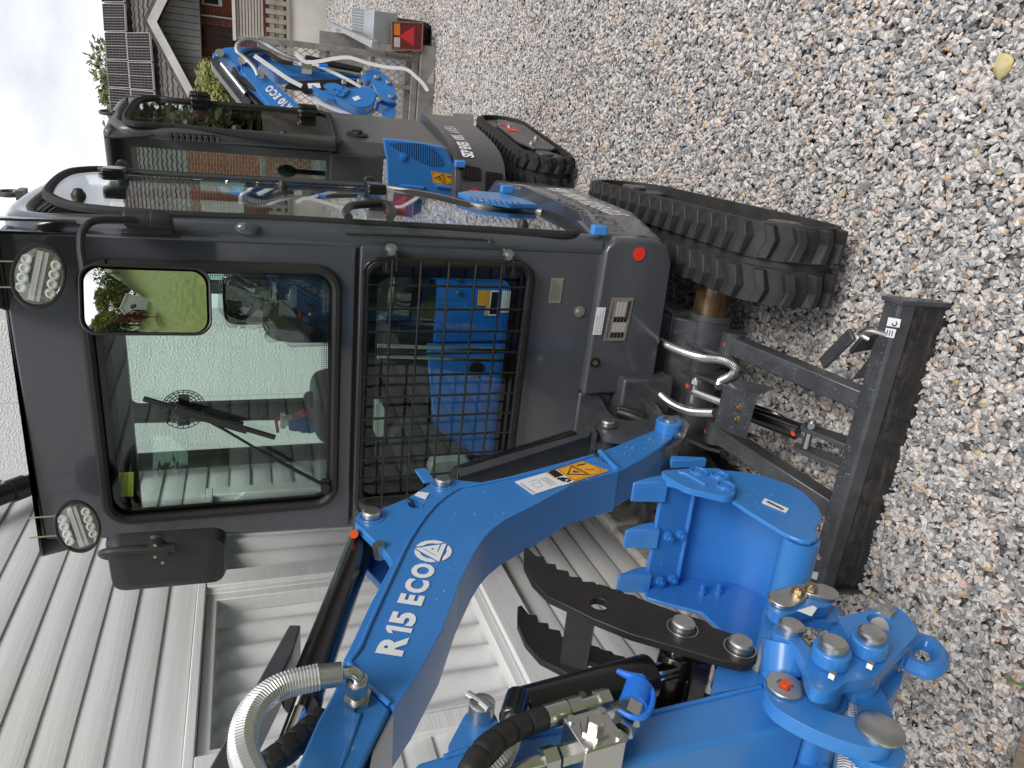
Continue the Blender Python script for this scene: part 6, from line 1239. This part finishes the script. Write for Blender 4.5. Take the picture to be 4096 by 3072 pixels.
# lower body: side panel with filler cap, chamfered corner, rear panel, blue hood
def zs(x, y): return Qf.loc(qs(x, y)).z
side = [(1315, 462), (1345, 560), (1400, 578), (1540, 572), (1774, 586), (1760, 540), (1700, 498)]
far_b = Qf.loc(qs(1315, 462)).y; zb_, zt_ = .715, zs(1345, 560)
mk('side_panel', G().prism([Qf(LQ, 3.60, zb_), Qf(LQ, far_b + .1, zb_), Qf(LQ, far_b + .1, zt_), Qf(LQ, 3.60, zt_)], -Qf.L * .02), GREY2, e2, bevel=.006)
mk('corner_panel', G().prism([Qf(LQ, 3.60, zb_), Qf(LQ - .05, BQ, zb_), Qf(LQ - .07, BQ + .03, zb_), Qf(LQ - .02, 3.62, zb_)], Z * (zt_ - zb_)), GREY2, e2, bevel=.008)
zh = Qf.loc(qf(1535, 650)).z
mk('rear_panel', G().prism([Qf(LQ - .05, BQ, zh), Qf(-1.6, BQ, zh), Qf(-1.6, BQ, zt_ + .03), Qf(LQ - .05, BQ, zt_ + .03)], Qf.B * .03), GREY2, e2, bevel=.006)
c = qs(1429, 541, .001); fcap = mk('filler_cap', G().lathe(c, Qf.L, [(0, .052), (.006, .052), (.010, .046), (.010, .022), (.018, .020), (.022, .014)], 26), PLAS, e2)
g = G().cbox(c + Qf.L * .02, Z * .05, Qf.B * .012, Qf.L * .012); mk('cap_grip', g, PLAS, fcap, bevel=.003)
hd = [(1532, 556), (1547, 640), (1551, 748), (1560, 790), (1840, 790), (1838, 720), (1818, 660), (1795, 618), (1775, 590), (1700, 575), (1600, 562)]
rows = []; N = 10
def hoodpt(x, y, bulge): 
    p = qf(x, y, .012 + bulge); return p
hood = mk('engine_hood', G().prism([hoodpt(x, y, 0) for x, y in hd], Qf.B * .03), BLUE, e2, bevel=.014, seg=3)
gp_ = [(1556, 575), (1600, 572), (1660, 572), (1700, 578), (1731, 590), (1755, 618), (1774, 655), (1765, 664), (1715, 661), (1680, 645), (1644, 627), (1600, 603)]
mk('grille_recess', G().prism([qf(x, y, .0135) for x, y in gp_], -Qf.B * .001), mat('grille_dark_blue', (.012, .05, .16), .6), hood)
import bisect
def inpoly(x, y):
    c = False; n = len(gp_)
    for i in range(n):
        (x1, y1), (x2, y2) = gp_[i], gp_[i - 1]
        if (y1 > y) != (y2 > y) and x < (x2 - x1) * (y - y1) / (y2 - y1) + x1: c = not c
    return c
x = 1562
while x < 1774:
    ys = [y for y in range(565, 670) if inpoly(x, y)]
    if len(ys) > 3: a, b = qf(x, ys[0], .015), qf(x, ys[-1], .015); g = G().cbox((a + b) / 2, b - a, Z * .005, Qf.B * .004); mk('grille_bar', g, BLUE, hood)
    x += 9
c = qf(1612, 628, .013); mk('lock', G().lathe(c, -Qf.B, [(0, .022), (.003, .022), (.004, .012), (.010, .011)], 18), BLUE, hood)
for (xa, xb) in ((1605, 1693), (1745, 1825)): a, b = qf(xa, 742, .02), qf(xb, 752, .02); mk('hinge', G().cyl(a, b, .009, n=10), BLUE, hood)
s_, P, n_ = sticker('keep_clear_sticker', ((1725, 685), (1823, 699), (1829, 742), (1734, 734)), lambda x, y: qf(x, y, .014), ORANGE, e2)
g = G(); strokes(g, P, n_, [[(.04, .06), (.96, .06), (.96, .94), (.04, .94), (.04, .06)], [(.52, .06), (.52, .94)]], .0008); strokes(g, P, n_, [[(.1, .5), (.45, .15), (.45, .85), (.1, .5)]], .002); strokes(g, P, n_, [[(.65, .78), (.9, .78), (.9, .9), (.65, .9), (.65, .78)], [(.76, .42), (.76, .62)]], .0008); strokes(g, P, n_, [[(.62, .25), (.9, .28)], [(.25, .4), (.38, .6)]], .003); mk('pictogram', g, INK, s_)
# cab
roofz = Qf.loc(qs(404, 532)).z
A0 = [(1313, 578), (1000, 540), (700, 507), (542, 499), (505, 482), (510, 455), (545, 408), (590, 396), (640, 394), (700, 404), (950, 424), (1210, 447), (1300, 460), (1322, 480), (1346, 562), (1338, 578)]
ap_ = cr_path([qs(x, y, .004) for x, y in A0], 4, closed=True)
sw = mk('side_window', G().prism(ap_, -Qf.L * .004), GD, e2); P = resample(ap_ + [ap_[0]], .005); mk('seal', G().tube(P, .016, 8, rf=lambda i: .0165 if i % 2 else .0153), SEAL, sw)
for (x, y) in ((800, 398), (1228, 447)): c = qs(x, y, .02); g = G().cbox(c, Qf.L * .04, Qf.B * .12, Z * .085); g.cbox(c + Qf.L * .015, Qf.L * .04, Qf.B * .06, Z * .10); mk('hinge', g, BLACKP, sw, bevel=.01)
for (x, y) in ((752, 494), (946, 516), (1135, 538)): c = qs(x, y, .006); mk('glass_stud', G().lathe(c, Qf.L, [(0, .022), (.006, .021), (.016, .014), (.018, .004)], 16), PLAS, sw)
mk('side_frame', G().prism([Qf(LQ - .004, 3.565, zt_), Qf(LQ - .004, far_b + .12, zt_), Qf(LQ - .02, far_b + .12, roofz), Qf(LQ - .02, 3.62, roofz - .02)], -Qf.L * .02, [[p - Qf.L * .008 for p in cr_path([qs(x, y, 0) for x, y in A0], 3, closed=True)]]), GREY2, e2)
pil = mk('rear_pillar', G().tube(cr_path([Qf(LQ - .015, BQ + .03, zt_), Qf(LQ - .02, BQ + .03, 1.7), Qf(LQ - .03, BQ + .04, roofz - .15), Qf(LQ - .04, BQ + .10, roofz - .03), Qf(LQ - .05, BQ + .3, roofz), Qf(LQ - .05, far_b, roofz)], 6), .035, 12), GREY2, e2)
va, vb_ = qf(672, 545, .02), qf(878, 557, .02); vd = vb_ - va
mk('vent_panel', G().cbox((va + vb_) / 2, vd, (Qf.L - Qf.B).normalized() * .05, (Qf.L + Qf.B).normalized() * .004), BLACKP, e2, bevel=.002)
for i in range(8): c = va + vd * (i + .6) / 8.6; g = G().ell(c + (Qf.L * .3 - Qf.B) * .004, (Qf.L - Qf.B * .3).normalized() * .022, vd.normalized() * .010, (Qf.L * .3 - Qf.B).normalized() * .012, 10, 6); mk('vent_louvre', g, BLACKP, e2)
mk('roof', G().prism([Qf(LQ - .02, BQ + .02, roofz - .03), Qf(LQ - .03, far_b + .12, roofz - .02), Qf(-1.55, far_b + .12, roofz - .02), Qf(-1.6, BQ + .02, roofz - .03)], Z * .055), GREY2, e2, bevel=.025, seg=3)
mk('roof_hood', G().prism([Qf(LQ - .03, BQ - .10, roofz - .02), Qf(LQ - .02, BQ + .03, roofz - .02), Qf(-1.6, BQ + .03, roofz - .02), Qf(-1.6, BQ - .10, roofz - .02)], Z * .02), GREY2, e2, bevel=.008)
mk('hood_cheek', G().prism([Qf(LQ - .03, BQ - .10, roofz), Qf(LQ - .03, BQ + .03, roofz), Qf(LQ - .03, BQ + .03, roofz - .20), Qf(LQ - .03, BQ - .04, roofz - .14), Qf(LQ - .03, BQ - .09, roofz - .05)], -Qf.L * .006), GREY2, e2)
mk('rear_frame', G().prism([Qf(LQ - .05, BQ + .01, zt_ + .03), Qf(-1.6, BQ + .01, zt_ + .03), Qf(-1.6, BQ + .01, roofz - .02), Qf(LQ - .05, BQ + .01, roofz - .02)], Qf.B * .02, [[Qf(LQ - .09, BQ + .01, zt_ + .05), Qf(-1.54, BQ + .01, zt_ + .05), Qf(-1.54, BQ + .01, roofz - .08), Qf(LQ - .09, BQ + .01, roofz - .08)]]), GREY2, e2)
mk('rear_window', G().prism([Qf(LQ - .08, BQ + .02, zt_ + .04), Qf(-1.55, BQ + .02, zt_ + .04), Qf(-1.55, BQ + .02, roofz - .07), Qf(LQ - .08, BQ + .02, roofz - .07)], Qf.B * .004), glass('small_rear_glass', (.75, .84, .79), .08), e2)
qb(g := G(), -1.58, -.86, BQ + .05, far_b, zt_ - .02, zt_ + .02); mk('cab_floor', g, rearm, e2)
mk('front_posts', G().cyl(Qf(LQ - .02, far_b + .1, zt_), Qf(LQ - .04, far_b + .1, roofz), .025).cyl(Qf(-1.57, far_b + .1, zt_), Qf(-1.57, far_b + .1, roofz), .025).cyl(Qf(-1.57, BQ + .04, zt_), Qf(-1.57, BQ + .04, roofz), .03), GREY2, e2)
qb(g := G(), -1.45, -1.1, BQ + .2, BQ + .32, zt_, zt_ + .42); mk('seat_back', g, SEATM, e2, bevel=.05, seg=4)
c = Qf(-1.0, BQ + .12, zt_ + .22); mk('joystick', G().cyl(c - Z * .2, c, .012).ell(c, Qf.L * .03, Qf.B * .03, Z * .045), PLAS, e2)
c = qs(450, 452, -.02); mk('lifting_eye', G().tube([c + Qf.B * .03 * math.cos(t) + Z * (.02 + .03 * math.sin(t)) for t in [R(-50 + i * 20) for i in range(15)]], .008, 6), GREYC, e2)
# black blade end behind the track
bp_ = [Qf.side(x, y, -.83) for x, y in ((1810, 452), (1895, 458), (1890, 530), (1805, 525))]
mk('blade_end', G().prism(bp_, -Qf.L * .02, [[bp_[0].lerp(bp_[2], .3) + (Qf.B * math.cos(t) * .05 + Z * math.sin(t) * .022) for t in [2 * math.pi * i / 12 for i in range(12)]]]), BLACKP, e2, bevel=.004)
qb(g := G(), -1.62, -.852, Qf.loc(bp_[0]).y - .02, Qf.loc(bp_[0]).y + .03, .0, .22); mk('dozer_blade', g, BLACKM, e2, bevel=.01)
# ---------------------------------------------------------------- its folded boom and bucket, turned aside
kn = V((.2, -.98, 0)).normalized(); kl = kn; kp0 = V((2.1, 4.75, 0)); kx = V((.98, .2, 0))
K = lambda q, d=0: hit(700 + q[0] / 1.843, q[1] / 1.843, kp0 + kn * d, kn)
def kpoly(name, pts, d, th, m=BLUE, par=e2, r=.02, bev=.004, holes=()): return mk(name, G().prism(roundpoly([K(q, d) for q in pts], r, 3), -kn * th, holes), m, par, bevel=bev)
kb = kpoly('boom', ((620, 640), (690, 580), (1000, 860), (1100, 1000), (760, 900), (590, 700), (540, 780), (430, 610), (500, 480), (600, 560)), .0, .10)
kpoly('boom_head', ((275, 400), (300, 375), (370, 350), (500, 345), (640, 345), (700, 370), (690, 395), (560, 420), (470, 420), (500, 470), (460, 495), (400, 440), (330, 415), (285, 415)), .01, .12, par=kb)
kpoly('boom_side', ((470, 440), (530, 440), (620, 580), (690, 570), (1010, 860), (900, 880), (700, 790), (590, 650), (500, 540)), .012, .11, par=kb)
ta, tb = K((869, 783), .014), K((707, 622), .014); tdir = tb - ta; tq = K((825, 827), .014) - ta; tq = tq - tdir.normalized() * tq.dot(tdir.normalized())
big_letters('R10 ECO', ta, tdir, tq, tq.length, WHITE, kb)
kst = kpoly('stick', ((690, 400), (720, 450), (900, 480), (1380, 560), (1390, 600), (1250, 590), (900, 560), (740, 560), (600, 420)), -.02, .09)
kpoly('rod_guard', ((258, 430), (300, 425), (320, 450), (560, 750), (540, 780), (500, 770), (290, 500), (265, 460)), .02, .07, GREYC, kb)
mk('boom_rod', G().cyl(K((345, 470), .03), K((520, 690), .03), .014, n=12), CHROME, kb); mk('stick_cylinder', G().cyl(K((480, 640), -.02), K((640, 800), -.02), .03, n=14), BLACKP, kb)
kth = kpoly('thumb', ((800, 640), (860, 600), (1000, 590), (1200, 585), (1380, 590), (1390, 620), (1200, 640), (1050, 660), (960, 690), (930, 660)), .03, .02, BLACKM); sticker('part_label', [(700 + q[0] / 1.843, q[1] / 1.843) for q in ((975, 615), (1065, 612), (1075, 648), (985, 652))], lambda x, y: hit(x, y, kp0 + kn * .032, kn), WHITE, kth)
bkt = [(1010, 625), (1060, 690), (1170, 720), (1270, 690), (1290, 660), (1440, 640), (1480, 690), (1475, 740), (1430, 785), (1350, 790), (1270, 760), (1180, 710), (1100, 700), (1030, 665)]
kpt = [(1180, 720), (1190, 690), (1290, 655), (1440, 635), (1480, 680), (1475, 745), (1430, 785), (1340, 790), (1240, 750)]
kbk = kpoly('bucket', kpt, .09, .012, r=.03)
cur = cr_path([K(q, .085) for q in ((1185, 715), (1240, 752), (1340, 792), (1430, 788), (1478, 745), (1482, 690))], 5); inn_ = [p + (K((1340, 720), .085) - p).normalized() * .012 for p in cur]
mk('shell', G().prism(cur + inn_[::-1], -kn * .25), BLUE, kbk, sharp=40)
for dd in (.07, -.05, -.15): kpoly('tooth', ((1008, 622), (1070, 660), (1160, 690), (1185, 705), (1180, 735), (1120, 725), (1050, 690)), dd, .045, par=kbk, r=.004)
kpoly('side_cutter', ((1085, 630), (1130, 610), (1190, 612), (1270, 650), (1275, 690), (1230, 710), (1180, 690)), .105, .014, par=kbk)
for q in ((1185, 675), (1222, 690), (1250, 660)): c = K(q, .106); g = G().ring(c, c + kn * .004, .022, .016); mk('cutter_bolt', g, BLUE, kbk)
sticker('barcode_label', [(700 + q[0] / 1.843, q[1] / 1.843) for q in ((1305, 720), (1350, 705), (1370, 728), (1325, 745))], lambda x, y: hit(x, y, kp0 + kn * .092, kn), WHITE, kbk)
STR = mat('white_strap', (.74, .74, .74), .6)
def strap(name, pts, d, w_, par, twist=None):
    P = cr_path([K(q, d if not isinstance(d, (list, tuple)) else d[i]) for i, q in enumerate(pts)], 6); rows = []
    for i, p in enumerate(P):
        t = (P[min(i + 1, len(P) - 1)] - P[max(i - 1, 0)]).normalized(); s_ = t.cross(kn).normalized(); rows.append([p - s_ * w_, p + kn * .002, p + s_ * w_])
    return mk(name, G().sheet(rows), STR, par)
strap('strap', ((980, 680), (1060, 745), (1180, 800), (1320, 838), (1420, 830), (1470, 800)), .0, .02, kbk)
strap('strap', ((585, 410), (700, 490), (830, 580), (935, 635)), .07, .015, kb)
strap('strap', ((985, 450), (1100, 505), (1220, 560), (1370, 640)), .07, .012, kb)
lk = kpoly('bucket_link', ((1450, 570), (1480, 545), (1545, 548), (1600, 600), (1640, 720), (1630, 745), (1590, 755), (1520, 720), (1480, 670), (1460, 620)), .08, .02)
kpoly('link_plate', ((1380, 560), (1370, 545), (1420, 515), (1500, 505), (1530, 540), (1480, 560), (1440, 600), (1400, 590)), .04, .06, par=lk); kpoly('coupler_body', ((1470, 620), (1600, 700), (1640, 780), (1600, 800), (1500, 760), (1470, 700)), .02, .1, par=lk)
kpoly('hook', ((1530, 810), (1600, 790), (1640, 820), (1620, 860), (1560, 870), (1530, 850)), .03, .03, par=lk)
for q in ((1485, 570), (1572, 608), (1388, 545), (1590, 712), (1502, 733), (1497, 500), (1360, 600), (1245, 608)): c = K(q, .085); mk('link_pin', G().lathe(c, kn, [(0, .016), (.012, .016), (.014, .012)], 16), ZINC, lk)
for q in ((330, 395), (660, 362), (495, 450)): c = K(q, .025); g = G(); g.cyl(c, c + kn * .01, .026, n=18); mk('boom_pin', g, ZINC, kb)
mk('stick_cylinder', G().cyl(K((960, 430), -.05), K((1380, 525), -.05), .022, n=14), BLACKM, kst); mk('rod', G().cyl(K((1130, 510), .0), K((1380, 555), .0), .013, n=12), CHROME, kst)
mk('zinc_pipe', G().tube(cr_path([K(q, .05) for q in ((612, 560), (585, 500), (520, 430), (460, 380), (460, 330), (510, 298), (580, 295), (660, 320), (760, 380), (860, 425), (1000, 460))], 7), .013, 10), ZINC, kb)
mk('black_hose', G().tube(cr_path([K(q, .04) for q in ((500, 400), (560, 375), (640, 375), (700, 400), (780, 450), (870, 470))], 6), .014, 8), PLAS, kb)
for k in range(3): mk('black_hose', G().tube(cr_path([K(q, .0) for q in ((430, 500 + k * 12), (460, 560 + k * 14), (520, 590 + k * 14), (590, 640 + k * 12))], 6), .012, 8), PLAS, kb)
g = G().cbox(K((970, 500), .04), kx * .05, kn * .05, Z * .06); g.cyl(K((970, 500), .04), K((1060, 505), .04), .013, n=10); mk('coupling', g, ZINCB, kst); g = G().cyl(K((1060, 500), .05), K((1125, 500), .05), .024, n=14); mk('dust_cap', g, BCAP, kst)
sr_ = cr_path([K(q, .12) for q in ((890, 400), (960, 455), (1060, 452), (1180, 430), (1290, 425), (1420, 465), (1560, 495), (1700, 510), (1780, 570), (1830, 620), (1862, 672))], 6); rows = []
for i, p in enumerate(sr_):
    t = (sr_[min(i + 1, len(sr_) - 1)] - sr_[max(i - 1, 0)]).normalized(); s_ = t.cross(kn).normalized(); rows.append([p - s_ * .013, p + s_ * .013])
mk('loose_strap', G().sheet(rows), STR, e2)
# ================================================================= galvanised trailer
T = Fr(27); BT = T.loc(gz(1745, 195)).y
tr_ = thing('trailer', 'galvanised trailer with mesh loading ramp raised, checker plate mudguard and red tail lamp', 'trailer', T(-.5, BT, 0), -T.th)
tf = lambda x, y, d=0: T.front(x, y, BT + d); tl = lambda x, y, d=0: T.loc(tf(x, y, d))
def tbox(g, l0, l1, b0, b1, z0, z1): return g.box(T(l0, b0, z0), T.L * (l1 - l0), T.B * (b1 - b0), V((0, 0, z1 - z0)))
rt, rb_ = tl(1030, 178), tl(1740, 195); rl0 = -1.75; rl1 = tl(1400, 190).x
ramp = mk('loading_ramp', tbox(tbox(tbox(tbox(G(), rl1 - .05, rl1, BT - .03, BT + .01, .06, rt.z), rl0, rl0 + .05, BT - .03, BT + .01, .06, rt.z), rl0 + .05, rl1 - .05, BT - .03, BT + .01, .16, .22), rl0 + .05, rl1 - .05, BT - .03, BT + .01, rt.z - .05, rt.z), GALVD, tr_, bevel=.004)
for l in (-.55, -.90): mk('ramp_bar', tbox(G(), l, l + .04, BT - .028, BT + .008, .22, rt.z - .05), GALVD, ramp)
for z in (.55, .95): mk('ramp_bar', tbox(G(), rl0 + .05, rl1 - .05, BT + .008, BT + .03, z, z + .035), GALVD, ramp)
g = G(); dx, dz = .055, .085; l = rl0 + .05; 
while l < rl1 - .05:
    z = .22
    while z < rt.z - .06:
        for (a0, c0, a1, c1) in ((l, z, l + dx / 2, z + dz / 2), (l + dx / 2, z + dz / 2, l, z + dz), (l + dx, z, l + dx / 2, z + dz / 2), (l + dx / 2, z + dz / 2, l + dx, z + dz)):
            p, q = T(a0, BT - .01, c0), T(a1, BT - .01, c1); w_ = (q - p).cross(T.B).normalized() * .0035; g.add([p - w_, q - w_, q + w_, p + w_], [(0, 1, 2, 3)])
        z += dz
    l += dx
mk('expanded_mesh', g, GALVD, ramp, kind='stuff')
mk('rear_beam', tbox(G(), rl0 - .1, tl(1700, 205).x + .05, BT - .07, BT + .0, .0, .155), GALVD, tr_, bevel=.006)
beam = [tf(1497, 200, -.04), tf(1500, 228, -.04), tf(1755, 238, -.04), tf(1758, 212, -.04)]; mk('ramp_arm', G().prism(beam, T.B * .03), GALVD, tr_, bevel=.004)
coil('ramp_spring', [tf(x, y, -.08) for x, y in ((1540, 216), (1600, 222), (1655, 228))], .022, mat('rusty_spring', (.16, .13, .10), .6, .4), tr_, pitch=.02, depth=.3)
# side wall, top rail
p0, p1 = tf(1318, 95), tf(1500, 178); side_l = tl(1500, 178).x
rz0, rz1 = tl(1318, 95).z, tl(1500, 178).z
dB = 2.6
mk('side_wall', G().prism([T(side_l + .02, BT + .05, .25), T(side_l + .02, BT + dB, .25), T(side_l + .02, BT + dB, .62), T(side_l + .02, BT + .05, .62)], T.L * .02), GALVD, tr_)
mk('far_wall', G().prism([T(rl0 - .02, BT + .05, .25), T(rl0 - .02, BT + dB, .25), T(rl0 - .02, BT + dB, .62), T(rl0 - .02, BT + .05, .62)], T.L * .02), GALVD, tr_)
mk('bed', tbox(G(), rl0, side_l + .02, BT + .02, BT + dB, .22, .27), GALVD, tr_)
ra, rb2 = T.side(1322, 95, side_l + .05), T.side(1498, 178, side_l + .05); mk('top_rail', G().cbox((ra + rb2) / 2, rb2 - ra, T.L * .05, Z * .05), GALV, tr_, bevel=.006)
mk('front_wall', tbox(G(), rl0, side_l, BT + dB, BT + dB + .03, .25, .8), GALVD, tr_); mk('corner_post', tbox(G(), side_l - .03, side_l + .02, BT + dB - .1, BT + dB - .05, .25, T.loc(ra).z), GALV, tr_)
# mudguard of checker plate
CHK = mat('checker_plate', (.45, .47, .48), .42, .7, var=.08, vscale=9)
ml0, ml1 = tl(1470, 165).x, tl(1470, 48).x + .02
mzt, mzb = tl(1480, 100).z, tl(1565, 120).z
mtop0 = T.loc(hit(1386, 22, V((0, 0, mzt + .02)), Z)).y
mg = mk('mudguard', G().prism([T(ml0, BT + .0, mzb - .05), T(ml0, BT + .0, mzt - .03), T(ml0, BT + .10, mzt + .04), T(ml0, BT + .75, mzt + .06), T(ml0, BT + .75, mzt + .03), T(ml0, BT + .11, mzt + .01), T(ml0, BT + .03, mzt - .05), T(ml0, BT + .03, mzb - .05)], T.L * (ml1 - ml0)), CHK, tr_, bevel=.003)
def treads(f, nu, nv, nrm):
    g = G()
    for i in range(nu):
        for j in range(nv):
            c = f((i + .5) / nu, (j + .5) / nv); a = f((i + .5) / nu + .01, (j + .5) / nv) - c; b = f((i + .5) / nu, (j + .5) / nv + .01) - c; s = 1 if (i + j) % 2 else -1; d = (a.normalized() + b.normalized() * s).normalized(); e = nrm.cross(d).normalized(); L_2, w_ = .016, .0045
            g.add([c - d * L_2, c + e * w_ + nrm * .003, c + d * L_2, c - e * w_ + nrm * .003], [(0, 1, 2, 3)])
    return g
mk('checker_tread', treads(lambda u, v: T(ml0 + (ml1 - ml0) * u, BT - .001, mzb - .04 + (mzt - mzb - .0) * v), 10, 9, -T.B), CHK, mg, kind='stuff')
mk('checker_tread', treads(lambda u, v: T(ml0 + (ml1 - ml0) * u, BT + .11 + .62 * v, mzt + .042 + .02 * v), 10, 22, Z), CHK, mg, kind='stuff')
TYRE = mat('tyre_rubber', (.018, .018, .019), .7, bump=.1, bscale=40); wc = T(ml1 - .12, BT + .33, .27)
prof_ = [(-.085, .16), (-.09, .2), (-.082, .245), (-.055, .268), (0, .272), (.055, .268), (.082, .245), (.09, .2), (.085, .16)]
wh = mk('wheel', G().lathe(wc - T.L * .0, T.L, [(a, r) for a, r in prof_], 40), TYRE, tr_); mk('rim', G().lathe(wc + T.L * .05, T.L, [(0, .155), (.02, .155), (.022, .12), (.0, .10), (.0, .04), (.02, .035)], 28), GALV, wh)
g = G()
for i in range(40):
    t = 2 * math.pi * i / 40
    for s in (-1, 0, 1): c = wc + T.L * .045 * s + (T.B * math.cos(t + s * .06) + Z * math.sin(t + s * .06)) * .272; g.cbox(c, T.L * .038, (Z * math.cos(t) - T.B * math.sin(t)) * .022, (T.B * math.cos(t) + Z * math.sin(t)) * .012)
mk('tyre_tread', g, TYRE, wh, kind='stuff')
# tail lamp
lpx = lambda u, v, d=.0: tf(1568, 87, -.08 - d).lerp(tf(1568, 196, -.08 - d), u).lerp(tf(1692, 92, -.08 - d).lerp(tf(1688, 203, -.08 - d), u), v)
TLR = mat('tail_lamp_red', (.13, .004, .006), .15, coat=.6); lm = mk('tail_lamp', G().prism([lpx(0, 0), lpx(1, 0), lpx(1, 1), lpx(0, 1)], T.B * .06), TLR, tr_, bevel=.004)
def lq(name, m, pts, d): return mk(name, G().prism([lpx(u, v, d) for u, v in pts], -T.B * .003), m, lm)
lq('indicator', mat('amber_lens', (.62, .17, .02), .15, coat=.6), ((.05, .06), (.48, .06), (.48, .26), (.05, .26)), .001); lq('reverse_lens', mat('clear_lens', (.55, .45, .42), .1, coat=.8), ((.56, .06), (.92, .06), (.92, .26), (.56, .26)), .001)
lq('reflector', mat('reflector_red', (.55, .012, .018), .25, coat=.6), ((.5, .22), (.14, .72), (.86, .72)), .003)
RST = mat('rusty_edge', (.22, .11, .06), .8)
for (a, b) in (((0, 0), (1, 0)), ((1, 0), (1, 1)), ((1, 1), (0, 1)), ((0, 1), (0, 0))): mk('lamp_rim', G().tube([lpx(*a, .004), lpx(*b, .004)], .007, 6), RST, lm)
sticker('reflector_plate', ((1705, 330), (1735, 280), (1735, 330), (1728, 338)), lambda x, y: tf(x, y, -.075), mat('faded_label', (.5, .42, .40), .6), tr_)
